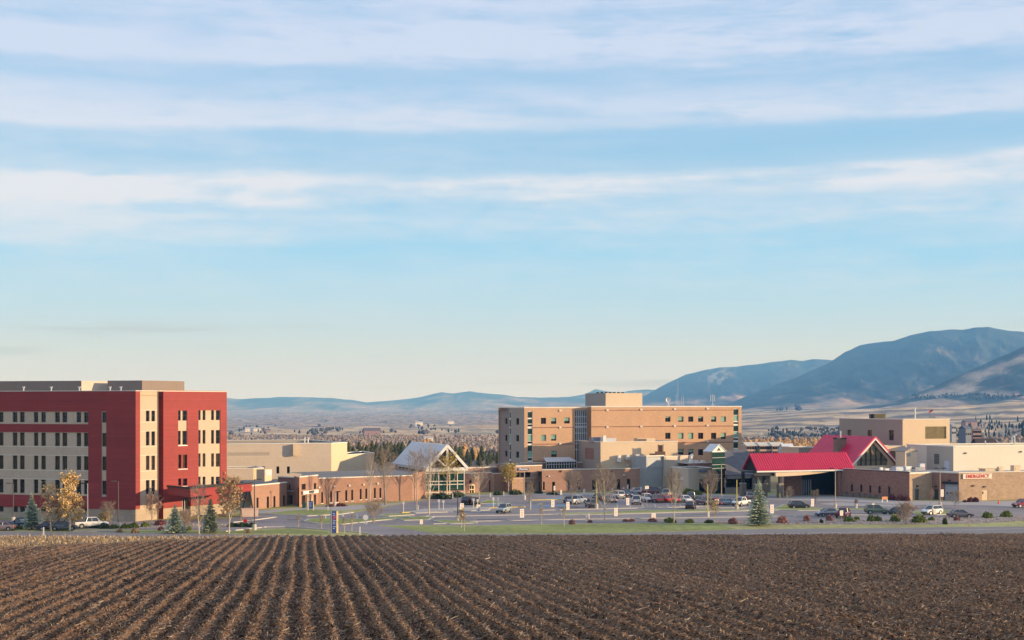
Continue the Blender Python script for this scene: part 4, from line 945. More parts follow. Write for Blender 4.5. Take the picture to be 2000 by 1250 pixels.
# roof: white duct with round fan, equipment
def rooftop(name, label, cat, px, py, D, build, m):
    p = GD(px, D); z = ZP(py, D); b = MB(); build(b); o = b.build(name, m, loc=(p[0], p[1], z)); tag(o, label, cat); return o
def duct(b):
    b.tube([(.3, 0, .55), (.3, .25, .55)], .6, 12); b.tube([(.3, .1, .4), (5.2, .6, .55)], .2, 8); b.tube([(5.2, .6, .5), (5.2, .6, -.2)], .1, 6); b.box(1.3, 2.3, -.3, .3, -.15, .12); b.tube([(.3, .1, 0), (.3, .1, -.15)], .2, 6)
rooftop('roof_duct', 'white round fan and duct lying on the brick wing roof', 'duct', 1187, 913.4, 352, duct, WHITE)
rooftop('roof_vent', 'tall white vent box on the tan stair block roof', 'vent', 1154, 903, 360, lambda b: (b.box(-.4, .4, -.4, .4, 0, 2.4), b.box(-.5, .5, -.5, .5, 2.4, 2.6)), WHITE) if False else None

# ================================================================== hospital tower
hb = thing('hospital_building', 'four storey orange brick hospital block with a tan roof penthouse', 'building', (*GD(1150, 362), 0))
P0 = GD(1024, 358.); fH = Face(P0, dirpt(P0, GA, 62.)); LH = fH.x(1448)
zH = fH.z(1100, 797)
# far side facing left
Pl = dirpt(P0, GA + 90, 19.5); fHl = Face(Pl, P0)
reg = []; win = []
for (a, c, rr_) in [(985, 988.7, [(817, 827.5), (849.5, 860.5), (880.5, 891.5)]), (1008, 1013.5, [(817, 829.5), (850, 862), (882, 894)])]:
    for t, u in rr_: r = fHl.rect(a, c, t, u); reg.append((*r, .3, None)); win.append((r, GLASS))
xa, xb, xc, xd = fHl.x(979.3), fHl.x(993.2), fHl.x(998), fHl.L
def strip_glass(f, a, c, parent, tops):
    """corner strip of stacked panes with white bands between"""
    xa_, xb_ = f.x(a), f.x(c); out = []
    for (t, u, g) in tops: r = (xa_, xb_, f.z((a + c) / 2, u), f.z((a + c) / 2, t)); out.append((r, g))
    return out
st1 = strip_glass(fHl, 993.4, 997.8, hb, [(805, 817, GLASSG), (819, 834, GLASS), (836, 848, GLASSG), (849, 866, GLASSL), (868, 880, GLASSG), (881, 897, GLASS), (900, 909, GLASSG)])
reg2 = [(xb, xc, 0, zH - .8, .25, 1), (0, xb, 0, zH, .35, 2)]
relief(fHl, 0, xd, 0, zH, reg2 + reg + [(*r, .38, None) for r, g in st1], [mat('shaded_taupe_stucco', (.33, .275, .235), .85, .05, .25), WHITE, mat('shaded_orange_brick', (.27, .20, .175), .85, .08, .35)], 0, parent=hb)  # side turned from the sun: its shade is in the darker wall and brick colours
for r, g in win: window(fHl, r, hb, .55, g)
for r, g in st1: window(fHl, r, hb, .38, g)
# front, left bay
def roww(cs, t, u, g): return [(a, c, t, u, gg) for (a, c), gg in zip(cs, g)]
GL, GG, GK = GLASSL, GLASSG, GLASS
x7 = fH.x(1030.5); x8 = fH.x(1040.3); x9 = fH.x(1122); x10 = fH.x(1123.5); x11 = fH.x(1147)
st2 = strip_glass(fH, 1031, 1039.6, hb, [(804.5, 816, GG), (818.6, 827.5, GG), (829, 833, GK), (837, 848.3, GG), (849.3, 861.5, GL), (862.5, 866.5, GK), (869.8, 881.3, GG), (882, 893, GL), (894.5, 899.5, GG), (902.4, 909, GG)])
wA = [(1056.5, 1066.6, 816, 828), (1076.3, 1086.5, 816, 828), (1102, 1112.8, 815.5, 827.2), (1056.5, 1066.6, 849.2, 861.2), (1076.3, 1086.5, 848.8, 860.6), (1076.7, 1087.4, 880.5, 892.5)]
wr = [fH.rect(*w) for w in wA]
reg = [(x7, x8, 0, fH.z(1035, 803), .15, 1)] + [(*r, .3, None) for r in wr] + [(*r, .3, None) for r, g in st2]
gl = (fH.x(1123.5), fH.x(1147), 0, fH.z(1135, 800.5)); reg.append((*gl, .5, None))
relief(fH, 0, x11, 0, zH, reg, [BRICKH, WHITE], 0, parent=hb)
def half_blind(face, r, parent, d, m=GL, frac=.5):
    b = MB(); w = r[1] - r[0]; h = (r[3] - r[2]) * frac; b.box(.08, w - .08, 0, .02, 0, h - .05); kidw(b.mesh('blind', m), 'blind', parent, face.at(r[0], d, r[3] - h), face.rz)
for i, r in enumerate(wr):
    window(fH, r, hb, .3, GK if i in (0, 2, 5, 1, 4) else GL, FRAMEB, nx=2)
    if i in (1, 2, 4, 5): half_blind(fH, r, hb, .24, frac=.55 if i != 4 else .75)
for r, g in st2: window(fH, r, hb, .3, g, FRAMEB)
# stair glazing: white grid in front of dark glass
gf = fH.off(.5); relief(gf, gl[0], gl[1], 0, gl[3], [], [GK], 0, parent=hb, name='stair_glazing')
b = MB()
for k in range(7): xx = gl[0] + (gl[1] - gl[0]) * k / 6; b.box(xx - .09, xx + .09, -.3, -.003, 0, gl[3])
for y in (801.5, 814, 827, 832.5, 834.5, 846, 860, 866, 878): z = fH.z(1135, y); b.box(gl[0], gl[1], -.28, -.004, z - .09, z + .09)
kidw(b.mesh('glazing_bar', LMETAL), 'glazing_bar', hb, gf.at(0), gf.rz)
# projecting right block
pj = 2.6; fR = Face(fH.at(x11, -pj)[:2], fH.at(LH, -pj)[:2])
LR = fR.x(1448.3); fR = Face(fR.A, fR.at(LR)[:2]); zR = fR.z(1300, 795.2)
cs = [(1299.4, 1309.6), (1324.6, 1335), (1344.3, 1354.2), (1363.6, 1373.6), (1388.8, 1399), (1408, 1418)]
wB = roww(cs, 813.5, 823.8, [GK, GL, GK, GK, GL, GL]) + roww(cs, 845.3, 857.2, [GK, GL, GL, GK, GK, GL]) + roww(cs[1:4] + cs[4:], 877.3, 889, [GK, GK, GK, GK, GK])
st3 = strip_glass(fR, 1433, 1442, hb, [(799.5, 810.5, GG), (811.5, 822, GL), (824.5, 828, GK), (831.5, 842.5, GG), (843.5, 853.8, GL), (856, 859.5, GK), (863.5, 875, GG), (878, 888, GL), (890, 900, GG)])
wr = [fR.rect(*w[:4]) for w in wB]
reg = [(fR.x(1432.6), fR.x(1442.4), 0, fR.z(1437, 798), .12, 1)] + [(*r, .35, None) for r in wr] + [(*r, .28, None) for r, g in st3]
relief(fR, 0, fR.L, 0, zR, reg, [BRICKH, WHITE], 0, parent=hb)
for i, r in enumerate(wr):
    g = wB[i][4]; window(fR, r, hb, .35, GK, FRAMEB, nx=2)
    fr_ = {0: .25, 1: .75, 3: .3, 4: .55, 5: .95, 7: .95, 8: .95, 11: .7, 12: .5, 13: .5}.get(i)
    if fr_: half_blind(fR, r, hb, .28, frac=fr_)
for r, g in st3: window(fR, r, hb, .28, g, FRAMEB)
b = MB(); b.quad((*fH.at(x11, 0)[:2], 0), (*fR.A, 0), (*fR.A, zR), (*fH.at(x11, 0)[:2], zR)); kidw(b.mesh('return_wall', BRICKH), 'return_wall', hb, (0, 0, 0))
# string courses and their pale scuppers
b = MB()
for y in (834.5, 867): z = fR.z(1200, y - 1.2); b.box(0, fR.x(1432), -.05, .0, z - .12, z + .12)
z = fR.z(1200, 801.2); b.box(0, fR.x(1432), -.05, 0, z - .08, z + .08)
kidw(b.mesh('string_course', BRICKD), 'string_course', hb, fR.at(0), fR.rz)
b = MB()
for y in (834.8, 867.2, 900.2): z = fH.z(1080, y); b.box(fH.x(1040.5), x9, -.05, .0, z - .12, z + .12)
kidw(b.mesh('string_course', BRICKD), 'string_course', hb, fH.at(0), fH.rz)
for (ff, px_, ys_) in [(fH, 1094, (802, 835, 867)), (fR, 1186, (801, 834)), (fR, 1252, (800, 833)), (fR, 1317.5, (799, 832)), (fR, 1381.5, (798, 831, 862.5))]:
    for y in ys_: b = MB(); b.box(-.3, .3, -.25, -.05, -.22, .22); kidw(b.mesh('scupper', FRAMEW), 'scupper', hb, ff.at(ff.x(px_), 0, ff.z(px_, y)), ff.rz)
bk = 22.
Hp = [P0, fH.at(x11)[:2], fH.at(x11, bk)[:2], fH.at(0, 19.5)[:2]]
shell(hb, Hp, 0, zH, BRICKH, edges=[2], cope=COPE, ch=.3, roof=ROOFM)
Rp = [fR.A, fR.B, fR.at(fR.L, bk + pj)[:2], fR.at(0, bk + pj)[:2]]
shell(hb, Rp, 0, zR, BRICKH, edges=[1, 2, 3], cope=COPE, ch=.3, roof=ROOFM)
# penthouse
A = GD(1183, 372.); L_ = Face(dirpt(A, GA + 90, 13.6), A); FF = Face(A, dirpt(A, GA, 16)); xe = FF.x(1254.5); FF = Face(A, FF.at(xe)[:2]); zp = FF.z(1215, 767.8)
relief(FF, 0, FF.L, zR - 1, zp, [], [TANL], 0, parent=hb, name='penthouse_wall'); relief(L_, 0, L_.L, zR - 1, zp, [], [mat('shaded_taupe_stucco', (.33, .275, .235))], 0, parent=hb, name='penthouse_wall')  # left face takes the darker stucco, shade painted in; front the lit one
b = MB(); q = [L_.A, A, FF.B, (FF.B[0] + L_.A[0] - A[0], FF.B[1] + L_.A[1] - A[1])]
b.poly([(*p, zp - .02) for p in q]); b.quad((*q[2], zR - 1), (*q[3], zR - 1), (*q[3], zp), (*q[2], zp)); b.quad((*q[3], zR - 1), (*q[0], zR - 1), (*q[0], zp), (*q[3], zp)); kidw(b.mesh('penthouse_roof', ROOFG), 'penthouse_roof', hb, (0, 0, 0))
def dish(b, r=.75, z=1.6, tilt=-1):
    n = 14; prev = None
    for k in range(5):
        rr2 = r * k / 4; dep = .35 * (rr2 / r) ** 2
        ring = [(rr2 * math.cos(2 * math.pi * j / n), -.35 + dep * -1 + .2, z + rr2 * math.sin(2 * math.pi * j / n)) for j in range(n)]
        if prev:
            for j in range(n): b.quad(prev[j], prev[(j + 1) % n], ring[(j + 1) % n], ring[j])
        prev = ring
    b.tube([(0, 0, 0), (0, 0, z - .1), (0, -.1, z)], .07, 6); b.tube([(0, -.15, z), (0, -1.0, z)], .03, 4); b.box(-.08, .08, -1.1, -.95, z - .08, z + .08); b.tube([(-.5, 0, 0), (0, 0, z * .6)], .04, 4); b.tube([(.5, 0, 0), (0, 0, z * .6)], .04, 4)
rooftop('satellite_dish', 'white satellite dish on a stand on the hospital roof', 'satellite dish', 1305, 795.5, 378, lambda b: dish(b, .68, 1.95), WHITE)
def mast(b, hs, sp):
    for i, h in enumerate(hs): b.tube([(i * sp, 0, 0), (i * sp, 0, h)], [.07, .03], 5)
    b.tube([(0, 0, .9), ((len(hs) - 1) * sp, 0, .9)], .05, 4); b.box(-.3, (len(hs) - 1) * sp + .3, -.3, .3, 0, .35)
rooftop('antenna_mast', 'row of thin whip antennas on the hospital roof beside the dish', 'antenna', 1320.5, 796, 380, lambda b: mast(b, [3.6, 7.0, 2.1, 3.0, 3.4], .44 * 1.0 * 1.1), LMETAL)
def panelmast(b):
    b.tube([(0, 0, 0), (0, 0, 3.4)], .09, 6); b.tube([(-.5, 0, 2.3), (.5, 0, 2.3)], .05, 4)
    for x in (-.5, .05, .5): b.box(x - .12, x + .12, -.2, -.05, 1.5, 3.2)
    b.tube([(-.6, 0, 0), (0, 0, 1.2)], .04, 4); b.tube([(.6, 0, 0), (0, 0, 1.2)], .04, 4)
rooftop('antenna_mast', 'cluster of pale panel antennas near the right end of the hospital roof', 'antenna', 1391.5, 795, 382, panelmast, LMETAL)
rooftop('roof_flue', 'row of dark low flues on top of the penthouse', 'flue', 1165, 768.2, 378, lambda b: [b.box(i * 1.1, i * 1.1 + .7, 0, .5, 0, .35) for i in range(7)] or b.tube([(8, 0, 0), (8, 0, 1.2)], .04, 4), DARK)

# low blocks in front of the tower
mb = thing('plant_block', 'low tan stucco block in front of the hospital tower', 'building', (*GD(1240, 350), 0))
A = GD(1173, 350.); fl = Face(dirpt(A, GA + 90, 13.), A); xq = fl.x(1111.5); fl = Face(fl.at(xq)[:2] if xq > -30 else fl.A, A)
fm = Face(A, dirpt(A, GA, 30)); fm = Face(A, fm.at(fm.x(1323.5))[:2]); zm = fm.z(1240, 863.3)
relief(fl, 0, fl.L, 0, zm, [(*fl.rect(1143, 1160, 875.5, 897), .15, 1)], [mat('shaded_taupe_stucco', (.33, .275, .235)), BRICKD], 0, parent=mb); relief(fm, 0, fm.L, 0, zm, [], [TANL], 0, parent=mb)  # shaded left wall and sunlit front painted as two stucco tones
shell(mb, [fl.A, A, fm.B, (fm.B[0] - 3, fm.B[1] + 7), (fl.A[0] + 3, fl.A[1] + 2)], 0, zm, TANL, edges=[2, 3], cope=COPE, ch=.18)
r = fm.rect(1248, 1282.5, 856, 866); small_box(fm, mb, 'upstand', r, .8, 3.0, TANL); small_box(fm, mb, 'louvre', fm.rect(1249, 1265, 857.4, 862), .72, .797, mat('brown_louvre', (.16, .12, .10)))
for (a, c, t, u, m) in [(1220, 1226, 888, 898, LMETAL), (1238, 1246, 887, 901, LMETAL), (1204, 1209, 889, 902, WHITE)]: small_box(fm, mb, 'roof_unit', fm.rect(a, c, t, u), -1.2, -.2, m)
b = MB(); b.box(0, 3.2, 0, 2, 0, 1.25); kidw(b.mesh('skylight', mat('blue_grey_glass', (.20, .21, .27), .3)), 'skylight', mb, (*GD(1156.5, 354), zm - .1), R(GA))
b = MB(); b.box(0, 5, 0, 2, 0, 1.0); b.box(.1, 4.9, -.05, 0, .1, .35); kidw(b.mesh('roof_unit', LMETAL), 'roof_unit', mb, (*GD(1168, 355), zm - .1), R(GA)); b = MB(); b.box(0, .8, 0, .8, 0, 1.7); kidw(b.mesh('roof_vent', WHITE), 'roof_vent', mb, (*GD(1178, 353.5), zm - .1), R(GA))
# beige step on the right, chimney, louvred box
f = Face(GD(1262, 346.), GD(1297, 350)); z1 = f.z(1280, 891); b = MB(); b.box(0, f.L, 0, 5, 0, z1); kidw(b.mesh('louvred_box', GREYM), 'louvred_box', mb, f.at(0), f.rz); cope_line(mb, f, 0, f.L, z1)
b = MB()
for k in range(9): b.box(.3, f.L - .3, -.06, -.01, z1 - .5 - k * .25, z1 - .4 - k * .25)
kidw(b.mesh('louvre_blades', LMETAL), 'louvre_blades', mb, f.at(0), f.rz)['kind'] = 'stuff'
f = Face(GD(1297.5, 349.), GD(1344, 355)); z1 = f.z(1330, 891); relief(f, 0, f.L, 0, z1, [], [TAND], 0, parent=mb)
shell(mb, [f.A, f.B, (f.B[0] - 3, f.B[1] + 8), (f.A[0] - 3, f.A[1] + 8)], 0, z1, TAND, edges=[1, 2, 3], cope=COPE)
rooftop('roof_cooler', 'brown brick based roof cooler with twin flues on the tan block', 'roof unit', 1290, 890, 351.5, lambda b: (b.box(-1.2, 1.2, 0, 1.5, 0, 1.0), b.box(-2.6, -1.2, .2, 1.3, -.1, .5), b.box(-.5, .5, .3, 1.2, 1.0, 2.6), b.tube([(-.55, .2, .9), (-.55, .2, 2.8)], .12, 6), b.tube([(.65, .2, .9), (.65, .2, 2.8)], .12, 6)), mat('rusty_brown', (.24, .13, .08)))
lean = thing('glazed_lean_to', 'low lean-to skylight with small dark panes below the hospital', 'skylight', (*GD(1096, 356), 0))
f = Face(GD(1067, 355.), GD(1126, 359)); z0_ = f.z(1095, 911); z1_ = f.z(1095, 902.5); z2_ = f.z(1095, 897)
relief(f, 0, f.L, 0, z1_, [], [GLASS], 0, parent=lean, name='glazing')
b = MB()
for k in range(13): b.box(f.L * k / 12 - .05, f.L * k / 12 + .05, -.1, -.003, z0_ - .5, z1_)
b.box(0, f.L, -.1, -.004, (z0_ + z1_) / 2 - .05, (z0_ + z1_) / 2 + .05); kidw(b.mesh('glazing_bar', FRAMEW), 'glazing_bar', lean, f.at(0), f.rz)
b = MB(); b.quad((-.1, -.2, z1_), (f.L + .1, -.2, z1_), (f.L - .6, 2.5, z2_ + .3), (.5, 2.5, z2_ + .3)); b.quad((-.1, -.2, z1_ + .12), (f.L + .1, -.2, z1_ + .12), (f.L - .6, 2.5, z2_ + .42), (.5, 2.5, z2_ + .42)); kidw(b.mesh('roof', LMETAL), 'roof', lean, f.at(0), f.rz)

# ================================================================== physicians block, glass tower, slate roofed link
TAUPE = MATS['shaded_taupe_stucco']
pb = thing('clinic_entrance_block', 'beige stucco entrance block with small blue sign left of the green glass tower', 'building', (*GD(1370, 338), 0))
f = Face(GD(1344.5, 337.), GD(1393, 341)); z1 = f.z(1370, 915)
wallwin(f, [(1344.9 + .6, 1346, 934, 952)] * 0, pb, [TAND], z1, extra=[(*f.rect(1365.5, 1392, 935.5, 975), 1.6, None)])
relief(f.off(1.65), f.x(1364), f.x(1393), 0, f.z(1380, 933), [], [GLASS], 0, parent=pb, name='entrance_glazing')
small_box(f, pb, 'planter_wall', f.rect(1391, 1417, 947, 962), -2.5, -2.1, CONC)
shell(pb, [f.A, f.B, (f.B[0] - 3, f.B[1] + 8), (f.A[0] - 3, f.A[1] + 8)], 0, z1, TAND, edges=[1, 2, 3], cope=WHITE, ch=.16)
f0 = Face(GD(1338.5, 350.), GD(1345, 347)); relief(f0, 0, f0.L, 0, f0.z(1342, 926), [(*f0.rect(1340.3, 1342.5, 933, 950), .2, None)], [TAND], 0, parent=pb)
fb_ = Face(GD(1343, 348.), GD(1391, 352)); zb_ = fb_.z(1365, 904.5); relief(fb_, 0, fb_.L, 0, zb_, [], [BRICKD], 0, parent=pb); 
shell(pb, [fb_.A, fb_.B, (fb_.B[0] - 3, fb_.B[1] + 7), (fb_.A[0] - 3, fb_.A[1] + 7)], 0, zb_, BRICKD, edges=[2], coping=False, roof=ROOFM, parapet=.05)
sg = thing('wall_sign', 'small blue sign on the beige entrance block right of the brick wing', 'sign', (*f.at(5)[:2], f.z(1374, 922)))
r = f.rect(1364.5, 1384, 917.6, 922); b = MB(); b.box(0, r[1] - r[0], 0, .12, 0, r[3] - r[2]); kidw(b.mesh('sign_panel', mat('faded_blue', (.13, .14, .33), .6, .1)), 'sign_panel', sg, f.at(r[0], -.18, r[2]), f.rz)
text('Physicians', .42, SIGNW, sg, f, (r[0] + r[1]) / 2, (r[2] + r[3]) / 2 + .04, -.24)
for px_, lb_ in ((1348, 'white'), (1358, 'white'), (1371, 'white')): 
    b = MB(); b.box(0, .9, 0, .9, 0, .7); kidw(b.mesh('roof_unit', WHITE), 'roof_unit', pb, (*GD(px_, 350), zb_ - .05), R(GA))
b = MB(); b.tube([(0, 0, 0), (0, 0, 1.2), (.5, 0, 1.5)], .4, 8); kidw(b.mesh('roof_vent', WHITE), 'roof_vent', pb, (*GD(1349.5, 352), zb_ + .5))
gt = thing('glass_tower', 'narrow green glass entrance tower with small white gabled top', 'building', (*GD(1402, 334), 0))
f = Face(GD(1390.5, 334.), GD(1415.8, 337)); zt_ = f.z(1403, 882.3)
relief(f, 0, f.L, 0, zt_, [], [GLASSG], 0, parent=gt, name='front_glazing')
b = MB()
for y in (883, 893.8, 907.4, 914.6, 926.8, 934.6): z = f.z(1403, y); b.box(-.03, f.L + .03, -.10, -.003, z - .07, z + .07)
kidw(b.mesh('glazing_band', GREYM), 'glazing_band', gt, f.at(0), f.rz)
fs_ = Face((f.A[0] * 1.015 - .3, f.A[1] * 1.015), f.A); relief(fs_, 0, fs_.L, 0, zt_, [], [GLASSG], 0, parent=gt, name='side_glazing')
b = MB(); b.quad((*f.B, 0), (f.B[0] - 2.2, f.B[1] + 5, 0), (f.B[0] - 2.2, f.B[1] + 5, zt_), (*f.B, zt_)); kidw(b.mesh('wall', DARK), 'wall', gt, (0, 0, 0))
gable_roof(gt, f, -.2, f.L + .2, zt_, zt_ + 1.65, -.3, 2.6, .12, METROOF)
b = MB(); b.poly([(-.2, -.1, zt_), (f.L + .2, -.1, zt_), (f.L / 2, -.1, zt_ + 1.65)]); kidw(b.mesh('gable', WHITE), 'gable', gt, f.at(0), f.rz)
b = MB(); b.poly([(f.L * .33, -.15, zt_ + .25), (f.L * .67, -.15, zt_ + .25), (f.L / 2, -.15, zt_ + 1.0)]); kidw(b.mesh('gable_vent', DARK), 'gable_vent', gt, f.at(0), f.rz)
ln = thing('slate_roof_link', 'dark grey steep roofed building between the glass tower and the red roofed porch', 'building', (*GD(1450, 336), 0))
f = Face(GD(1416, 334.), GD(1505, 341)); zl = f.z(1450, 926.5); zr_ = ZP(879, 346)
relief(f, 0, f.L, 0, zl, [(*f.rect(1418, 1452, 933, 952), .8, None), (f.x(1455), f.x(1470), .8, 3.6, .3, None)], [mat('grey_beam', (.22, .20, .18), .8)], 0, parent=ln)
relief(f.off(.85), 0, f.L, 0, zl, [], [GLASS], 0, parent=ln, name='glazing')
b = MB(); b.poly([(.0, -.8, zl), (f.L, -.8, zl), (f.L, 9, zr_), (6.4, 9, zr_)]); b.poly([(.0, -.8, zl - .25), (f.L, -.8, zl - .25), (f.L, 9, zr_ - .25), (6.4, 9, zr_ - .25)]); b.quad((0, -.8, zl), (f.L, -.8, zl), (f.L, -.8, zl - .25), (0, -.8, zl - .25))
b.poly([(12, 19, zl), (f.L, 19, zl), (f.L, 9, zr_), (6.4, 9, zr_)]); kidw(b.mesh('roof_slope', SHING), 'roof_slope', ln, f.at(0), f.rz)
b = MB(); b.poly([(.1, 0, zl), (12.2, 18, zl), (6.5, 9, zr_ - .3)]); b.quad((.1, 0, 0), (12.2, 18, 0), (12.2, 18, zl), (.1, 0, zl)); b.poly([(f.L, 0, zl), (f.L, 18, zl), (f.L, 9, zr_ - .3)]); kidw(b.mesh('gable', DARK), 'gable', ln, f.at(0), f.rz)
b = MB(); b.box(0, f.L * .5, -1, -.75, zl - .9, zl - .3); kidw(b.mesh('fascia', MATS['grey_beam']), 'fascia', ln, f.at(0), f.rz)
b = MB(); b.box(0, 2.5, 0, 2, 0, 2.2); 
tbx = thing('tan_service_block', 'small tan block showing behind the red roof with a dark opening', 'building', (*GD(1585, 372), 0))
f = Face(GD(1560, 372.), GD(1598.5, 375)); z1 = f.z(1580, 874.5); relief(f, 0, f.L, 0, z1, [(*f.rect(1566, 1581, 883, 890), .4, None)], [TAUPE], 0, parent=tbx); fe = Face(f.B, dirpt(f.B, GA, 2.2)); relief(fe, 0, fe.L, 0, z1, [], [TANL], 0, parent=tbx)  # front in the shade-darkened stucco, narrow end in the sunlit tone
shell(tbx, [f.A, f.B, fe.B, (fe.B[0] - 3, fe.B[1] + 8), (f.A[0] - 3, f.A[1] + 8)], 0, z1, TAND, edges=[2, 3, 4], cope=WHITE, ch=.16)

# ================================================================== red roofed main entrance with porch
er = thing('main_entrance_building', 'entrance hall under a steep crimson metal gable roof with glazed gable end', 'building', (*GD(1700, 330), 0))
A = GD(1652.5, 331.); f = Face(A, dirpt(A, GA, 20)); f = Face(A, f.at(f.x(1757.5))[:2]); ze = f.z(1654, 917); za = f.z(1702, 855.3)
xm = gable_roof(er, f, 0, f.L, ze, za, -.9, 21, .25, REDROOF, rib=.55, rh=.05)
b = MB(); x0, x1_ = .35, f.L - .35
zz = lambda x: ze + (za - ze) * (1 - abs(x - xm) / (f.L / 2)) - .3
# gable wall with a trapezoid of glass, built as strips round the opening
gw = [(f.x(1673.5), f.x(1733))]
wl_, wr_ = gw[0]; wb = f.z(1700, 909.5); wt = f.z(1702, 866)
b.poly([(x0, 0, ze - .8), (x1_, 0, ze - .8), (x1_, 0, zz(x1_)), (wr_, 0, zz(wr_)), (wr_, 0, wb), (wl_, 0, wb), (wl_, 0, zz(wl_)), (x0, 0, zz(x0))])
so = .95
b.poly([(wl_, 0, zz(wl_)), (wl_, 0, zz(wl_) - so), (xm, 0, zz(xm) - so), (xm, 0, zz(xm))]); b.poly([(xm, 0, zz(xm)), (xm, 0, zz(xm) - so), (wr_, 0, zz(wr_) - so), (wr_, 0, zz(wr_))])
kidw(b.mesh('gable_wall', TANL), 'gable_wall', er, f.at(0), f.rz)
b = MB(); b.poly([(wl_ - .1, 0, wb), (wr_ + .1, 0, wb), (wr_ + .1, 0, zz(wr_) - so + .1), (xm, 0, zz(xm) - so + .1), (wl_ - .1, 0, zz(wl_) - so + .1)])
kidw(b.mesh('gable_glazing', mat('gold_glass', (.20, .17, .10), .15, .35, .5, spec=.6)), 'gable_glazing', er, f.at(0, .35), f.rz)
b = MB()
for px_ in (1683, 1692.5, 1702, 1712, 1722): x = f.x(px_); b.box(x - .1, x + .1, .05, .3, wb, zz(x) - so + .05)
b.box(wl_, wr_, .06, .29, f.z(1700, 898.5) - .09, f.z(1700, 898.5) + .09); kidw(b.mesh('mullion', FRAMEB), 'mullion', er, f.at(0), f.rz)
b = MB(); bar(b, (-.1, ze - .12), (xm, za - .12), .42, -1.0, -.9); bar(b, (xm, za - .12), (f.L + .1, ze - .12), .42, -1.01, -.91); kidw(b.mesh('bargeboard', WHITE), 'bargeboard', er, f.at(0), f.rz)
b = MB(); bar(b, (-.2, ze + .28), (xm, za + .28), .28, -1.06, -.95); bar(b, (xm, za + .28), (f.L + .2, ze + .28), .28, -1.07, -.96); kidw(b.mesh('roof_trim', REDROOF), 'roof_trim', er, f.at(0), f.rz)
b = MB(); b.quad((0.3, 0, 0), (.3, 20, 0), (.3, 20, ze - .2), (.3, 0, ze - .2)); b.quad((f.L - .3, 0, 0), (f.L - .3, 20, 0), (f.L - .3, 20, ze - .2), (f.L - .3, 0, ze - .2)); b.poly([(.3, 20, 0), (f.L - .3, 20, 0), (f.L - .3, 20, ze), (xm, 20, za - .4), (.3, 20, ze)]); b.quad((.3, .01, 0), (f.L - .3, .01, 0), (f.L - .3, .01, ze - .7), (.3, .01, ze - .7)); kidw(b.mesh('wall', BRICKD), 'wall', er, f.at(0), f.rz)
cx = f.x(1652); ch = thing('chimney', 'square brown chimney standing through the crimson roof', 'chimney', (*f.at(2.6, 6)[:2], ze)); ch.name = 'chimney'
px_c = 1641.; Dc_ = 340.5; pc_ = GD(px_c, Dc_); b = MB(); b.box(-1.25, 1.25, -.6, .9, ZP(890, Dc_) - .9, ZP(856.3, Dc_) - .15); b.box(-1.35, 1.35, -.7, 1.0, ZP(856.3, Dc_) - .15, ZP(855, Dc_) + .05, 1)
bpy.data.objects.remove(ch)
kidw(b.mesh('chimney', [mat('brown_stone', (.23, .165, .12), .9, .25, 1.2), DARK]), 'chimney', er, (pc_[0], pc_[1], 0), R(GA))
b = MB(); b.tube([(0, 0, 0), (0, 0, 1.7)], .13, 6); kidw(b.mesh('flue', WHITE), 'flue', er, (pc_[0] + .1, pc_[1], ZP(855.5, Dc_)))
# lower brick range in front: shaded wall, then lit bay
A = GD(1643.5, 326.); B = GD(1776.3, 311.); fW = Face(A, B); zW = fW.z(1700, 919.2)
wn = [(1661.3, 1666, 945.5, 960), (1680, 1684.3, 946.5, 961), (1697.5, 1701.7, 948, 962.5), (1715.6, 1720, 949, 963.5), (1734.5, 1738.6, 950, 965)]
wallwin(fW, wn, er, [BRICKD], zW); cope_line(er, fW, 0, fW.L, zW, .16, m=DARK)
cope_line(er, fW, 0, fW.L, zW + .16, .08, .45, COPE, .04)
b = MB()
for i in range(70):
    x = .3 + i * (fW.x(1742)) / 70; w_ = .22 + .2 * random.random(); h_ = .5 + .7 * random.random() * (1 - i / 90)
    b.box(x, x + w_, -.5 - .4 * random.random(), -.1, 0, h_)
kidw(b.mesh('stone_base', STONE), 'stone_base', er, fW.at(0), fW.rz)['kind'] = 'stuff'
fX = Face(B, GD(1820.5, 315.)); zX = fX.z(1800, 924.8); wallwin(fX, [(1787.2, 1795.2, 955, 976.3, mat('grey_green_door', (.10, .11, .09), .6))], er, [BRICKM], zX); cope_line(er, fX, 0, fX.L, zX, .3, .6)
fY = Face(fX.B, GD(1872.8, 309.5)); zY = fY.z(1850, 923.8)
gd_ = fY.rect(1844, 1871, 945.8, 979); dd = fY.rect(1824.8, 1832, 955.5, 979)
relief(fY, 0, fY.L, 0, zY, [(gd_[0], gd_[1], 0, gd_[3], .35, None), (dd[0], dd[1], 0, dd[3], .15, None), (*fY.rect(1840.5, 1872, 940.8, 945.7), -.12, 1)], [BRICKD, DARK], 0, parent=er); cope_line(er, fY, 0, fY.L, zY, .2)  # wall between the lit bays; its shade is put into the darker brick
small_box(fY, er, 'door', (dd[0], dd[1], 0, dd[3]), .1, .16, mat('dark_green_door', (.035, .06, .05), .6))
b = MB(); w_ = gd_[1] - gd_[0]; h_ = gd_[3]
for k in range(7): b.box(0, w_, .02, .08, h_ * k / 7 + .02, h_ * (k + 1) / 7 - .02)
kidw(b.mesh('garage_door', mat('pale_grey_door', (.42, .44, .50), .6, .05)), 'garage_door', er, fY.at(gd_[0], .25), fY.rz)
for a, c in ((1847.5, 1850.5), (1854.3, 1857.5)): small_box(fY, er, 'door_pane', fY.rect(a, c, 961.5, 964.5), .24, .28, GLASS)
b = MB(); b.box(-.25, .25, -.3, 0, -.15, .15); wlm = b.mesh('wall_light', DARK)
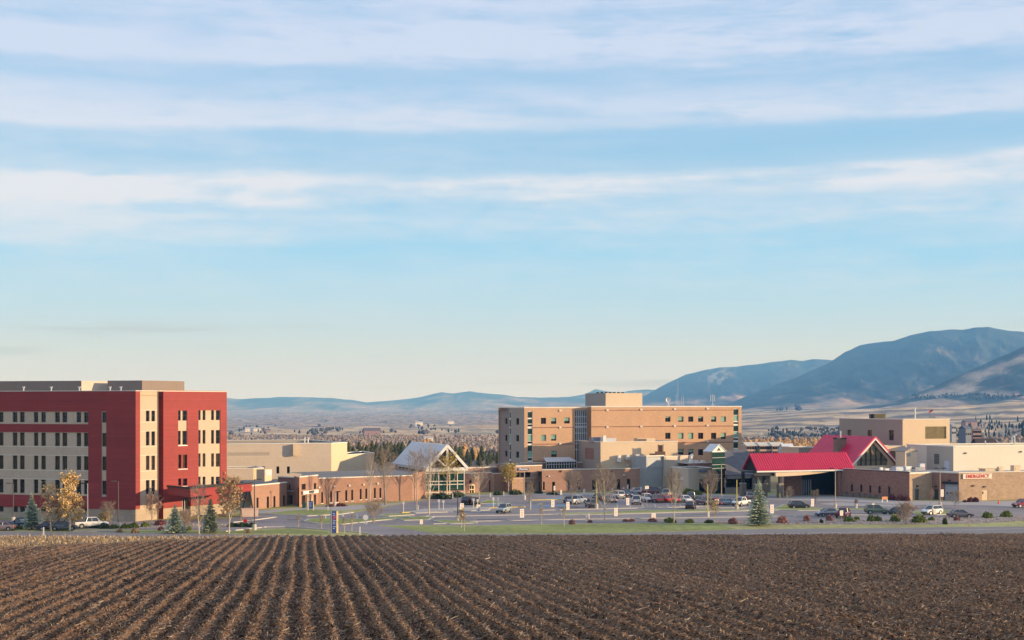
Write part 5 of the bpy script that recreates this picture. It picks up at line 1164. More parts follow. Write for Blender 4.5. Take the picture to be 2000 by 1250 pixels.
for ff, px_, py_ in ((fX, 1791, 949.3), (fY, 1828, 950), (fY, 1855.2, 938.5)): kidw(wlm, 'wall_light', er, ff.at(ff.x(px_), 0, ff.z(px_, py_)), ff.rz)
fZ0 = fY.B; fZ = Face(fZ0, dirpt(fZ0, GA, 75)); zZ = fZ.z(1900, 923.3)
er2 = thing('emergency_wing', 'long sunlit tan brick emergency wing at the right edge of the campus', 'building', (*fZ.at(15)[:2], 0))
dr = fZ.rect(1918, 1929.5, 956.8, 979)
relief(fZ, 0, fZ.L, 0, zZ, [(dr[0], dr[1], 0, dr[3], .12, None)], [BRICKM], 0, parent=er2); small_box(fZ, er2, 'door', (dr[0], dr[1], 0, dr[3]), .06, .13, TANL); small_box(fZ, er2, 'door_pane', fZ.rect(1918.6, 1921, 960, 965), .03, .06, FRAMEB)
kidw(wlm, 'wall_light', er2, fZ.at(fZ.x(1922), 0, fZ.z(1922, 950.6)), fZ.rz); kidw(wlm, 'wall_light', er2, fZ.at(fZ.x(1900), 0, fZ.z(1900, 948.8)), fZ.rz)
shell(er2, [fY.B, fZ.B, (fZ.B[0] - 8, fZ.B[1] + 22), (fX.A[0] - 4, fX.A[1] + 26)], 0, zZ, BRICKM, edges=[1], cope=COPE, ch=.16, roof=ROOFM, parapet=.35)
b = MB(); b.poly([(*p, zW - .3) for p in (fW.A, fW.B, fX.B, fY.B, (fX.A[0] - 4, fX.A[1] + 30), (fW.A[0] - 2, fW.A[1] + 12))]); kidw(b.mesh('roof', ROOFM), 'roof', er, (0, 0, 0))
sg = thing('emergency_sign', 'pale sign with red EMERGENCY lettering on the tan brick wing', 'sign', (*fZ.at(fZ.x(1907))[:2], fZ.z(1907, 935)))
r = fZ.rect(1879.5, 1935.5, 925.2, 935); b = MB(); b.box(0, r[1] - r[0], 0, .22, 0, r[3] - r[2]); kidw(b.mesh('sign_panel', mat('sign_peach', (.80, .66, .52), .6, .03)), 'sign_panel', sg, fZ.at(r[0], -.3, r[2]), fZ.rz)
text('EMERGENCY', 1.12, SIGNR, sg, fZ, (r[0] + r[1]) / 2, (r[2] + r[3]) / 2, -.36, sx=.96, bold=True)
# porch
po = thing('entrance_porch', 'long drive-through porch with bright crimson ribbed metal roof', 'porch', (*GD(1550, 320), 0))
E = GD(1478, 318.); Eb = dirpt(E, GA + 90, 6.7); fp = Face(Eb, E); zpe = ZP(920.3, 318); zpa = ZP(888.3, 321.1); Lp = 25.5
gable_roof(po, fp, 0, fp.L, zpe, zpa, 0, Lp, .18, REDROOF, rib=.62, rh=.20, rw=.07, ribm=mat('sunlit_crimson_seam', (.62, .06, .11), .4, .05))  # seams made tall and lighter in colour to paint the sunlit stripes
b = MB(); b.poly([(0, .5, zpe), (fp.L, .5, zpe), (fp.L / 2, .5, zpa)]); kidw(b.mesh('gable', mat('shaded_gable', (.02, .016, .016), .8)), 'gable', po, fp.at(0), fp.rz)  # gable end in shade, the shade painted as near-black
fe_ = Face(E, dirpt(E, GA, Lp)); b = MB(); b.box(0, Lp, -.12, .12, zpe - .28, zpe + .05); kidw(b.mesh('gutter', WHITE), 'gutter', po, fe_.at(0), fe_.rz)
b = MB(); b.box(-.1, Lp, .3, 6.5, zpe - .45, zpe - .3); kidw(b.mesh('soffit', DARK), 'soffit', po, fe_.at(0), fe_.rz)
xs = fe_.x(1513); xe_ = fe_.x(1622)
b = MB(); n = 20
for k in range(n):                                                   # shallow curved fascia beam
    a0, a1 = k / n, (k + 1) / n; g = lambda t: xs + (xe_ - xs) * t; low = lambda t: zpe - 1.25 + .75 * t ** 2.2
    b.quad((g(a0), -.5 + 1.2 * a0, low(a0)), (g(a1), -.5 + 1.2 * a1, low(a1)), (g(a1), -.5 + 1.2 * a1, zpe - .35), (g(a0), -.5 + 1.2 * a0, zpe - .35))
    b.quad((g(a0), -.5 + 1.2 * a0, low(a0)), (g(a1), -.5 + 1.2 * a1, low(a1)), (g(a1), 1.2, low(a1)), (g(a0), 1.2, low(a0)))
b.quad((xs, -.5, zpe - 1.25), (xs, 1.2, zpe - 1.25), (xs, 1.2, zpe - .35), (xs, -.5, zpe - .35))
kidw(b.mesh('fascia_beam', TANL), 'fascia_beam', po, fe_.at(0), fe_.rz)
b = MB(); b.box(-.6, xs, .1, .5, zpe - 1.1, zpe - .5); kidw(b.mesh('fascia_beam', DARK), 'fascia_beam', po, fe_.at(0), fe_.rz)
def col_mesh():
    b = MB(); b.box(-.55, .55, -.55, .55, 0, 3.0, 1); b.box(-.65, .65, -.65, .65, 3.0, 3.18, 2); b.box(-.3, .3, -.3, .3, 3.18, zpe - .4, 0); return b.mesh('column', [DARK, STONE, CONC])
cm = col_mesh()
for px_, dd_ in ((1527, .8), (1507, 3.3), (1476, 5.8), (1560 - 75, 1.2)): x = fe_.x(px_); kidw(cm, 'column', po, fe_.at(x, dd_), fe_.rz)
fbk = fe_.off(6.6); relief(fbk, fbk.x(1531), fbk.x(1566), 0, zpe - .4, [], [BRICKD], 0, parent=po, name='back_wall')
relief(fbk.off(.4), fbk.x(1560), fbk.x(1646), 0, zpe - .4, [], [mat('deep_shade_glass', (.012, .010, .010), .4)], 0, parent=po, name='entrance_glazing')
b = MB()
for px_ in (1567, 1571, 1575.5, 1580, 1584): x = fbk.x(px_); b.box(x - .12, x + .12, .1, .3, 0, fbk.z(1575, 937))
kidw(b.mesh('door_frame', GREYM), 'door_frame', po, fbk.at(0), fbk.rz)
small_box(fe_, po, 'corner_pier', fe_.rect(1640, 1647, 922, 978), .6, 1.4, BRICKD)
# bollards
b = MB(); b.tube([(0, 0, 0), (0, 0, 1.05), (0, 0, 1.15)], [.16, .16, .08], 8); bm = b.mesh('bollard', mat('yellow_bollard', (.66, .50, .10), .6))
for k, (px_, py_, lb_) in enumerate([(1523, 973.5, 'yellow bollard left of the stone column under the porch'), (1537.3, 972.6, 'yellow bollard right of the front stone column of the porch'), (1557.8, 964.5, 'yellow bollard left of the dark entrance doors'), (1584.5, 966.5, 'yellow bollard right of the dark entrance doors')]):
    o = place(bm, 'bollard', loc=(*G(px_, py_), 0)); tag(o, lb_, 'bollard', 'yellow bollards at the main entrance')

# ================================================================== tall tan building and pale building on the right
tt = thing('operating_block', 'tall plain tan building with louvre behind the crimson roof', 'building', (*GD(1763, 345), 0))
A = GD(1763, 345.); L_ = Face(dirpt(A, GA + 90, 27.5), A); F_ = Face(A, dirpt(A, GA, 30)); F_ = Face(A, F_.at(F_.x(1855))[:2]); z1 = F_.z(1800, 819.6)
wr = [L_.rect(1655, 1663.2, 839.5, 852), L_.rect(1694.5, 1703, 839.8, 854.5), L_.rect(1736, 1745.5, 840, 860)]
relief(L_, 0, L_.L, 0, z1, [(*r, .35, None) for r in wr], [mat('shaded_warm_tan', (.35, .285, .24), .85, .05, .25)], 0, parent=tt)  # left face darkened in colour to show it in shade
for r, g in zip(wr, (GLASSG, GLASSB, GLASSB)): window(L_, r, tt, .35, g, nx=2, nz=2)
lv = F_.rect(1807, 1848.3, 833, 857); LOUV = mat('olive_louvre', (.24, .19, .10), .7, .2, .8)
relief(F_, 0, F_.L, 0, z1, [(*lv, .25, 1)], [TANL, LOUV], 0, parent=tt)
b = MB()
for k in range(11): b.box(lv[0], lv[1], -.02, .24, lv[2] + (lv[3] - lv[2]) * k / 11, lv[2] + (lv[3] - lv[2]) * k / 11 + .06)
kidw(b.mesh('louvre_blades', LOUV), 'louvre_blades', tt, F_.at(0, .03), F_.rz)['kind'] = 'stuff'
shell(tt, [L_.A, A, F_.B, (F_.B[0] + L_.A[0] - A[0], F_.B[1] + L_.A[1] - A[1])], 0, z1, TAND, edges=[2, 3], cope=COPE, ch=.2)
# lower step in front
A2 = GD(1722, 338.); f = Face(A2, dirpt(A2, GA, 20)); f = Face(A2, f.at(f.x(1768))[:2]); z2 = f.z(1745, 872); lv = f.rect(1729, 1752.6, 880.8, 895.5)
relief(f, 0, f.L, 0, z2, [(*lv, .2, 1)], [TANL, LOUV], 0, parent=tt)
b = MB()
for k in range(7): b.box(lv[0], lv[1], -.02, .19, lv[2] + (lv[3] - lv[2]) * k / 7, lv[2] + (lv[3] - lv[2]) * k / 7 + .06)
kidw(b.mesh('louvre_blades', LOUV), 'louvre_blades', tt, f.at(0, .02), f.rz)['kind'] = 'stuff'
shell(tt, [f.A, f.B, (f.B[0] - 2, f.B[1] + 6), (f.A[0] - 2, f.A[1] + 6)], 0, z2, TAND, edges=[1, 2, 3], cope=COPE)
rooftop('roof_unit', 'brown metal air handling unit on the tall tan building', 'roof unit', 1708, 821, 358, lambda b: (b.box(0, 2.8, 0, 2, 0, 1.5), b.box(-.05, 2.85, -.05, 2.05, 1.5, 1.62), [b.box(.2 + i * .5, .5 + i * .5, -.04, 0, .2, 1.3) for i in range(5)]), LOUV)
rooftop('roof_unit', 'black boxy unit left of the brown one on the tall tan building', 'roof unit', 1700.5, 821, 359, lambda b: (b.box(0, .9, 0, 1.6, 0, 1.5), b.box(-.1, 1.0, -.05, 1.7, 1.5, 1.6), b.box(.9, 1.2, .4, .9, .5, .9)), DARK)
rooftop('flue_stack', 'tall white pipe stack on the tall tan building roof', 'pipe', 1787, 820, 350, lambda b: (b.tube([(0, 0, 0), (0, 0, 2.9)], .2, 8), b.tube([(0, 0, 2.85), (0, 0, 3.0)], .26, 8), b.box(-.35, .35, -.35, .35, 0, .2)), WHITE)
ws = thing('windsock', 'small red windsock on a thin pole on the tan building roof', 'windsock', (*GD(1820.5, 352), F_.z(1820, 818.5)))
b = MB(); b.tube([(0, 0, -.3), (0, 0, 2.2)], .035, 5); kid(b.mesh('pole', LMETAL), 'pole', ws)
b = MB(); b.tube([(0, 0, 1.55), (-.35, .1, 1.3), (-.7, .1, 1.0)], [.28, .22, .12], 8, cap=False); 
b = MB(); b.tube([(.1, 0, 2.2), (-.3, .05, 1.95), (-.75, .1, 1.55)], [.30, .24, .13], 8, cap=False); kid(b.mesh('sock', SIGNR), 'sock', ws)
b = MB(); b.box(-.8, .8, -.05, .05, .2, .9); kid(b.mesh('guard_rail', GREYM), 'guard_rail', ws)
pw = thing('pale_service_building', 'big pale cream windowless building behind the emergency wing', 'building', (*GD(1862, 325), 0))
A = GD(1862, 326.); L_ = Face(dirpt(A, GA + 90, 9.9), A); F_ = Face(A, dirpt(A, GA, 70)); z1 = F_.z(1880, 872.8)
r1 = L_.rect(1824.3, 1834.6, 886.6, 906.6); dr = L_.rect(1844.5, 1854, 899.8, 922)
relief(L_, 0, L_.L, 0, z1, [(*r1, .2, None)], [mat('shaded_pale_cream', (.45, .39, .32), .85, .04, .2)], 0, parent=pw); window(L_, r1, pw, .2, mat('grey_shutter', (.20, .18, .16)), FRAMEB, nx=3, nz=4)  # shaded copy of the cream stucco on the left face
small_box(L_, pw, 'door', dr, -.05, .02, mat('lilac_white_door', (.52, .52, .56), .6))
relief(F_, 0, F_.L, 0, z1, [], [CREAM], 0, parent=pw)
shell(pw, [L_.A, A, F_.B, (F_.B[0] - 6, F_.B[1] + 16), (L_.A[0] - 3, L_.A[1] + 6)], 0, z1, CREAM, edges=[2, 3, 4], cope=WHITE, ch=.24)
for px_, py_ in ((1885, 885), (1993, 882.3)): kidw(wlm, 'wall_light', pw, F_.at(F_.x(px_), 0, F_.z(px_, py_)), F_.rz)
b = MB(); b.tube([(0, 0, 0), (0, 0, 1.15)], .14, 6); kidw(b.mesh('vent_pipe', WHITE), 'vent_pipe', pw, (*GD(1924.5, 342), z1 - .1))
for px_, h_ in ((1976.5, 1.7), (1981.5, 2.1)): b = MB(); b.tube([(0, 0, 0), (0, 0, h_), (.3, -.1, h_ + .25), (.5, -.1, h_ + .1)], .18, 6); kidw(b.mesh('vent_pipe', WHITE), 'vent_pipe', pw, (*GD(px_, 352), z1 - .1))
# clutter on the flat roofs
sh = thing('roof_shed', 'small pale gabled shed among the roof equipment behind the crimson roof', 'shed', (*GD(1778, 328), zW - .3))
f = Face(GD(1768, 328.), GD(1792, 330)); b = MB(); zs_ = f.z(1780, 882); b.box(0, f.L, 0, 3, zW - .3, zs_); kidw(b.mesh('wall', TANL), 'wall', sh, f.at(0), f.rz); gable_roof(sh, f, -.1, f.L + .1, zs_, f.z(1780, 875), -.1, 3.1, .1, TAUPE)
small_box(f, sh, 'window', f.rect(1770.5, 1778, 885.5, 891.5), -.05, -.003, GREYM); b = MB(); b.poly([(0, -.05, zs_), (f.L, -.05, zs_), (f.L / 2, -.05, f.z(1780, 875.5))]); kidw(b.mesh('gable', TAUPE), 'gable', sh, f.at(0), f.rz)
for i, (px_, py_, w_, h_, m_, lb_) in enumerate([(1722, 918.5, .7, .8, WHITE, 'square white roof vent nearest the glazed crimson gable'), (1733, 918.3, 1.0, .55, WHITE, 'low round white roof cap right of the square vent'), (1760, 918, 2.6, .9, LMETAL, 'wide grey rooftop unit right of the crimson gable foot'),
        (1775, 917, 1.5, 1.0, WHITE, 'white boxy rooftop unit left of the roof shed'), (1797, 915, 2.4, .8, GREYM, 'grey rooftop unit below the roof shed'), (1802, 900, 1.3, 1.6, LMETAL, 'tall pale rooftop unit right of the roof shed'),
        (1805, 912, .9, 1.1, mat('magenta_cover', (.28, .06, .14)), 'dark magenta covered unit beside the pale building'), (1937, 918.5, 3.4, .5, TANL, 'long low tan duct on the emergency wing roof'), (1955, 918, 1.1, .9, TANL, 'tan roof box behind the emergency wing coping'), (1987, 917.5, 1.8, 1.2, TANL, 'rounded tan roof hood at the far right of the emergency wing')]):
    p = GD(px_, 322 + i * .3); b = MB(); b.box(-w_ / 2, w_ / 2, 0, w_ * .7, 0, h_); b.box(-w_ * .55, w_ * .55, -.05, w_ * .75, h_, h_ + .1); b.box(-w_ * .3, w_ * .3, -.05, 0, h_ * .3, h_ * .7)
    o = b.build('roof_unit', m_, loc=(p[0], p[1], (zZ if px_ > 1900 else zW) - .3), rz=R(GA)); tag(o, lb_, 'roof unit')

# ================================================================== distant houses and flats
def hit(px, py, dmin=450):
    D = np.exp(np.linspace(np.log(dmin), np.log(11000), 500)); z = GZ(np.full_like(D, px), D); y = HOR + (EYE - z) / D * FPX
    k = np.argmax(y <= py) if (y <= py).any() else len(D) - 1; return D[k], float(z[k])
def house(px, py, D, w, d, h, wall, roofm, label, name='house', cat='house', n=3, rz=20, rise=.35, storeys=1):
    if D > 1000: k_ = 1 / D; D, z = hit(px, py); w *= D * k_; d *= D * k_; h *= D * k_
    else: z = ZP(py, D)
    x, y = GD(px, D); t = thing(name, label, cat, (x, y, z), R(rz))
    b = MB(); b.box(-w / 2, w / 2, -d / 2, d / 2, -4, h); kid(b.mesh('wall', wall), 'wall', t)
    b = MB(); o_ = .3; hz = h + d * rise
    if rise > .01:
        for s_ in (-1, 1): b.poly([(-w / 2 - o_, s_ * (d / 2 + o_), h - .1), (w / 2 + o_, s_ * (d / 2 + o_), h - .1), (w / 2 + o_, 0, hz), (-w / 2 - o_, 0, hz)])
        for s_ in (-1, 1): b.poly([(s_ * w / 2, -d / 2, h), (s_ * w / 2, d / 2, h), (s_ * w / 2, 0, hz - .15)])
    else: b.box(-w / 2 - .3, w / 2 + .3, -d / 2 - .3, d / 2 + .3, h, h + .4)
    kid(b.mesh('roof', roofm), 'roof', t)
    b = MB(); b.box(-.5, .5, -.05, .03, -.6, .6); wm = b.mesh('window', GLASS)
    for s_ in range(storeys):
        for k in range(n): kid(wm, 'window', t, (-w / 2 + w * (k + .5) / n, -d / 2, (s_ + .5) * h / storeys))
    return t
WR = mat('white_roof', (.62, .56, .46), .7)
for k, (a, c, py_, lb_) in enumerate([(1453, 1477, 886, 'pale pink three storey flats nearest the hospital tower'), (1479, 1500, 886, 'middle pale flats behind the slate roof'), (1503, 1526, 886, 'right hand pale flats behind the slate roof')]):
    D_ = 640.; house((a + c) / 2, py_ + 2, D_, (c - a) / FPX * D_ + .5, 8, 4.2, mat('pink_flats', (.50, .33, .25), .85, .1), WR, lb_, 'apartment_block', 'flats', 5, 10, .18, 2)
house(1536, 888, 600, 5, 5, 2.2, mat('grey_tank', (.45, .45, .47)), LMETAL, 'pale rounded shed roof between the slate roof and the crimson porch', 'shed', 'shed', 1, 20, .5)
GB = mat('grey_blue_wall', (.17, .19, .23), .85, .1); PKW = mat('dusty_pink_wall', (.30, .20, .18), .85, .1)
house(1885, 858, 800, 4.6, 5, 6, GB, mat('blue_grey_roof', (.11, .13, .16)), 'blue grey barn in the trees right of the tan building', 'barn', 'barn', 3, 30)
house(1904, 856, 830, 5.6, 5, 5, PKW, mat('dusky_roof', (.14, .11, .12)), 'dusty pink building beside the blue grey barn', 'house', 'house', 6, 15, .12, 2)
house(1922, 876, 560, 8.2, 6, 1.6, PKW, mat('dark_brown_roof', (.06, .045, .045)), 'brown gabled roof showing over the pale cream building', 'house', 'house', 3, 10, .4)
house(1859, 850, 840, 3, 4, 6, mat('pale_blue_wall', (.33, .35, .38)), GREYM, 'narrow pale blue house right behind the tall tan building', 'house', 'house', 2, 20, .3, 2)
for (px_, py_, D_, w_, lb_) in [(487, 843.5, 2600, 16, 'tiny white farmhouse far left in the valley'), (502, 842.5, 2650, 14, 'second tiny pale farmhouse in the valley haze'), (523, 843.5, 2700, 10, 'tiny dim farmhouse beside dark trees'), (818, 831, 3000, 16, 'tiny white barn on the middle ridge of the valley'), (880, 828, 3100, 14, 'tiny white shed on the ridge above the gable hall'),
        (836, 862, 1500, 10, 'small white house behind the pines left of the hospital'), (726, 853, 1900, 22, 'dark farm building in trees on the brown plain'), (1590, 855, 1300, 3.6, 'small white tower house in the brown woods'), (1486, 849, 1500, 4, 'tiny white house right of the hospital tower'), (1893, 834, 1700, 16, 'low dark roofed farmhouse on the golden slope'), (1944, 776, 4500, 16, 'tiny dwelling high on the golden hill'), (1985, 773, 4600, 18, 'tiny dwelling at the far right hill crest')]:
    white = 'white' in lb_ or 'pale' in lb_
    house(px_, py_, D_, w_, w_ * .6, w_ * .35, mat('far_white', (.70, .64, .56)) if white else PKW, mat('far_grey_roof', (.40, .38, .36)) if white else mat('dusky_roof', (.14, .11, .12)), lb_, 'farmhouse', 'farmhouse', 2, 15, .3)

# ================================================================== trees and shrubs
def leaf_quads(b, pts, size, m=0, flat=0.):
    for p in pts:
        s_ = size * random.uniform(.6, 1.35); a = Vector((random.gauss(0, 1), random.gauss(0, 1), random.gauss(0, 1) * (1 - flat))).normalized() * s_
        c = Vector((random.gauss(0, 1), random.gauss(0, 1), random.gauss(0, 1))).cross(a).normalized() * s_ * random.uniform(.4, .8); p = Vector(p)
        b.quad(tuple(p - a - c), tuple(p + a - c), tuple(p + a + c), tuple(p - a + c), m)
def ribbon(tw, p, q, w0, w1):
    """a thin twig: two crossed slivers"""
    d = (q - p); 
    for a in (Vector((d.y, -d.x, .0)) if abs(d.x) + abs(d.y) > .01 else Vector((1, 0, 0)), Vector((0, 0, 1)).cross(Vector((d.y, -d.x, .1)))):
        if a.length < 1e-5: a = Vector((1, 0, 0))
        a = a.normalized(); tw.quad(tuple(p - a * w0), tuple(p + a * w0), tuple(q + a * w1), tuple(q - a * w1))
def broadleaf(h, w, leaf=None, n_leaf=0, seed=0, stems=1, trunk_h=.24, leafsize=.16, depth=4, spread=.5, shape='oval'):
    random.seed(seed); b = MB(); tw = MB(); tips = []; R0 = w * .5
    def env(t):                                                # crown radius at height share t
        u = (t - trunk_h) / (1 - trunk_h)
        if u < 0: return .05
        if shape == 'cone': return R0 * (min(1, u * 4.5 + .25)) * (1 - u) ** .62 * 1.12
        return R0 * math.sin(math.pi * min(1, (u * .88 + .12))) ** .72
    nlimb = 9 + 2 * depth
    for s_ in range(stems):
        o = Vector((random.uniform(-.3, .3) * (stems > 1), random.uniform(-.3, .3) * (stems > 1), 0)); lean = Vector((random.uniform(-.05, .05) * stems, random.uniform(-.05, .05), 1))
        r0 = h * .0085 + .035; lead = [o + lean * h * t + Vector((random.gauss(0, .02), random.gauss(0, .02), 0)) * h * t for t in (0, .25, .5, .75, .93)]; lead[0].z = -.2
        b.tube(lead, [r0, r0 * .78, r0 * .52, r0 * .28, .015], 6, cap=False)
        def on_lead(t): 
            t = min(max(t, 0), .93); k = min(int(t / .25), 3); f = (t - k * .25) / (.25 if k < 3 else .18); return lead[k].lerp(lead[k + 1], min(f, 1))
        for k in range(nlimb // stems + 2):
            t0 = trunk_h * .8 + (1 - trunk_h) * .80 * (k + random.random() * .7) / (nlimb // stems + 2); p = on_lead(t0); t1 = min(.99, t0 + (1 - t0) * (random.uniform(.06, .30) if shape == 'cone' else random.uniform(.35, .75))); an = 2.4 * k + s_ + random.uniform(-.35, .35); rr = env(t1) * random.uniform(.6, 1.0)
            e = Vector((o.x + rr * math.cos(an), o.y + rr * math.sin(an), h * t1)); mid = p.lerp(e, .5) + Vector((math.cos(an), math.sin(an), -.4)) * rr * .16; rl = r0 * .42 * (1 - t0 * .7)
            b.tube([p, mid, e], [rl, rl * .6, .012], 4, cap=False)
            for j in range(3 + depth * 2):
                f = random.uniform(.2, 1.); q = (p.lerp(mid, f * 2) if f < .5 else mid.lerp(e, f * 2 - 1)); d = Vector((math.cos(an) * .5 + random.gauss(0, .6), math.sin(an) * .5 + random.gauss(0, .6), random.uniform(.25, 1.1))).normalized(); l = R0 * random.uniform(.22, .5); q2 = q + d * l
                ribbon(tw, q, q2, .022, .010)
                for _ in range(depth + 1):
                    g = random.uniform(.15, 1.); u0 = q.lerp(q2, g); d2 = (d + Vector((random.gauss(0, .55), random.gauss(0, .55), random.gauss(.25, .3)))).normalized(); u1 = u0 + d2 * l * random.uniform(.4, .9); ribbon(tw, u0, u1, .012, .006); tips.append(u1); tips.append(u0.lerp(u1, .5))
    lf = None
    if leaf:
        lf = MB(); pts = []
        for _ in range(n_leaf):
            t = random.choice(tips); pts.append((t.x + random.gauss(0, w * .035), t.y + random.gauss(0, w * .035), t.z + random.gauss(0, h * .016)))
        leaf_quads(lf, pts, leafsize)
    return b, tw, lf
BARK = mat('pale_bark', (.52, .44, .33), .8, .2, 2); BARKD = mat('brown_bark', (.15, .115, .09), .9, .2, 2); BARKG = mat('grey_bark', (.30, .25, .20), .9, .2, 2)
TWIG = mat('grey_tan_twigs', (.46, .36, .27), .9, .2, 1); TWIGR = mat('reddish_twigs', (.34, .20, .14), .9, .2, 1)
YLEAF = mat('golden_leaves', (.70, .47, .19), .8, .35, .8); OLEAF = mat('orange_brown_leaves', (.40, .25, .13), .8, .35, .8); YGL = mat('yellow_green_leaves', (.46, .34, .07), .8, .35, .8); PKL = mat('dusty_pink_twigs', (.45, .30, .23), .9, .25, .8)
def tree(px, py, top, w_px, label, kind='bare', bark=None, **k):
    x, y = G(px, py); h = (py - top) / FPX * y; w = w_px / FPX * y
    leaf = {'bare': None, 'yellow': YLEAF, 'sparse': YLEAF, 'orange': OLEAF, 'yg': YGL, 'pink': PKL}[kind]
    bk = bark or (BARK if kind in ('yellow', 'sparse', 'orange', 'yg') else BARKG)
    twm = k.pop('twig', TWIG)
    b, tw, lf = broadleaf(h, w, leaf, seed=int(px * 7 + py), **k)
    t = thing({'bare': 'bare_tree', 'yellow': 'birch_tree', 'sparse': 'birch_tree', 'orange': 'autumn_tree', 'yg': 'autumn_tree', 'pink': 'bare_tree'}[kind], label, 'tree', (x, y, 0))
    kid(b.mesh('trunk', bk), 'trunk', t); kid(tw.mesh('twigs', twm), 'twigs', t)['kind'] = 'stuff'
    if lf: kid(lf.mesh('crown', leaf), 'crown', t)['kind'] = 'stuff'
    return t
def conifer_mb(h, w, seed, dens=1., droop=.25, q=.22):
    random.seed(seed); b = MB(); nl = int(h * 4.2 * dens) + 6
    for k in range(nl):
        t = (k + random.random() * .6) / nl; z = h * (.05 + .93 * t); rad = w * .5 * (1 - t) ** .85 * random.uniform(.62, 1.14) + .05
        nb = max(4, int(11 * (1 - t) * dens + 4)); a0 = random.random() * 6.3
        for j in range(nb):
            an = a0 + 6.283 * j / nb + random.uniform(-.25, .25); r_ = rad * random.uniform(.55, 1.15); ca, sa = math.cos(an), math.sin(an)
            ns = max(2, int(r_ / .45) + 1)
            for i in range(ns):
                f_ = (i + .6) / ns; rr = r_ * f_; zz_ = z - droop * rr + .10 * rr * rr / (r_ + .1) + random.uniform(-.05, .05)
                for s_ in (-1, 1):
                    wd = q * (1.15 - .5 * f_) * random.uniform(.7, 1.3) * (1 + .25 * h / 8); ln = r_ / ns * .85
                    dx, dy = ca * ln, sa * ln; sx, sy = -sa * wd * s_, ca * wd * s_
                    p = (rr * ca, rr * sa)
                    b.quad((p[0], p[1], zz_), (p[0] + dx, p[1] + dy, zz_ - droop * ln * .5), (p[0] + dx * .9 + sx, p[1] + dy * .9 + sy, zz_ - wd * .75), (p[0] + sx * 1.1, p[1] + sy * 1.1, zz_ - wd * .6))
    b.tube([(0, 0, h * .93), (0, 0, h)], [.05, .015], 4)
    return b
SPR = mat('blue_spruce_needles', (.36, .40, .27), .8, .4, 1.2); SPRD = mat('dark_spruce_needles', (.25, .28, .19), .8, .4, 1.2); PINE = mat('pine_needles', (.075, .085, .035), .85, .45, .6)
def spruce(px, py, top, w_px, label, m=SPR):
    x, y = G(px, py); h = (py - top) / FPX * y; w = w_px / FPX * y; t = thing('spruce_tree', label, 'tree', (x, y, 0))
    b = conifer_mb(h, w * 1.12, int(px), 1.0, .12, .24); b.v = [(v[0], v[1], v[2] + .15) for v in b.v]; kid(b.mesh('crown', m), 'crown', t)['kind'] = 'stuff'
    b = MB(); b.tube([(0, 0, -.1), (0, 0, h * .5), (0, 0, h * .97)], [.16, .10, .02], 6); kid(b.mesh('trunk', BARKD), 'trunk', t)
spruce(62, 1034, 962, 35, 'blue green spruce in front of the red block beside the golden birch')
spruce(342, 1041, 986, 41, 'broad blue green spruce before the office block entrance canopy')
spruce(411, 1041, 973, 37, 'dark spruce under the red canopy, beside the bare white trunk', SPRD)
spruce(1482, 1026.5, 937, 50, 'large lone spruce in front of the crimson roofed porch')
tree(100, 1037, 930, 46, 'thin half bare birch between the spruce and the golden birch', 'sparse', n_leaf=900, leafsize=.10, depth=4, trunk_h=.12, shape='cone')
tree(139, 1037.5, 905, 46, 'tall full golden birch in front of the red office block', 'yellow', n_leaf=4600, leafsize=.11, stems=2, trunk_h=.06, depth=5, shape='cone')
tree(116, 1036, 968, 44, 'low grey brown bushy tree hugging the golden birch', 'sparse', n_leaf=200, leafsize=.12, stems=3, trunk_h=.05, bark=BARKG)
tree(210, 1029, 978, 34, 'small bare sapling with yellow base leaves left of the bronze lamp', 'bare', n_leaf=0, bark=BARKG)
tree(205, 1028, 1000, 26, 'little yellow green tree behind the white pickup', 'yg', n_leaf=260, leafsize=.12, trunk_h=.05)
tree(296, 1022, 964, 44, 'small round pinkish bare tree at the corner of the red block', 'pink', n_leaf=700, leafsize=.07, twig=TWIGR, trunk_h=.18)
tree(389, 1043, 940, 42, 'bare aspen with white trunk before the red canopy', 'bare', bark=BARK, twig=TWIG)
tree(362, 1035, 998, 46, 'low brown bushy tree between the two spruces by the canopy', 'pink', n_leaf=400, leafsize=.07, stems=3, trunk_h=.04)
tree(447, 1042, 928, 52, 'orange brown leafed tree at the right end of the red canopy', 'orange', n_leaf=1900, leafsize=.13)
tree(722, 989, 872, 36, 'slim tall bare tree against the right end of the brick clinic wing', 'bare', bark=BARK)
tree(752, 986, 862, 50, 'dense tall bare tree left of the pale metal gable roof', 'bare', depth=5, stems=2, trunk_h=.16)
tree(809.6, 979, 872, 44, 'bare tree standing before the pale metal roof slope', 'bare', depth=5)
tree(838, 1005, 862, 54, 'big bare tree with white trunk in front of the glass hall', 'bare', bark=BARK, depth=5)
tree(872, 966, 880, 52, 'white trunked tree with yellow leaves before the white truss', 'yg', bark=BARK, n_leaf=700, leafsize=.15)
tree(936, 975, 908, 48, 'pale bare tree in front of the brick east entrance', 'pink', bark=BARK, n_leaf=160, leafsize=.1)
tree(993, 964, 902, 36, 'yellow olive leafed tree left of the pharmacy entry', 'yg', bark=BARK, n_leaf=900, leafsize=.14, trunk_h=.24)
tree(1035, 996, 938, 22, 'narrow bare trunk tree in the parking island below the pharmacy sign', 'bare')
tree(730, 1022, 978, 46, 'short spreading bare tree beside the stop sign', 'bare', stems=3, trunk_h=.1)
tree(901, 1031, 992, 16, 'young sapling with pale blotches in the verge', 'sparse', n_leaf=60, leafsize=.1)
tree(1118, 986, 918, 46, 'bare tree before the shaded brick wing near the white pickup', 'bare', depth=5)
tree(1181, 1021, 905, 56, 'tall bare tree with pale trunk on the verge below the brick wing', 'bare', bark=BARK, depth=5)
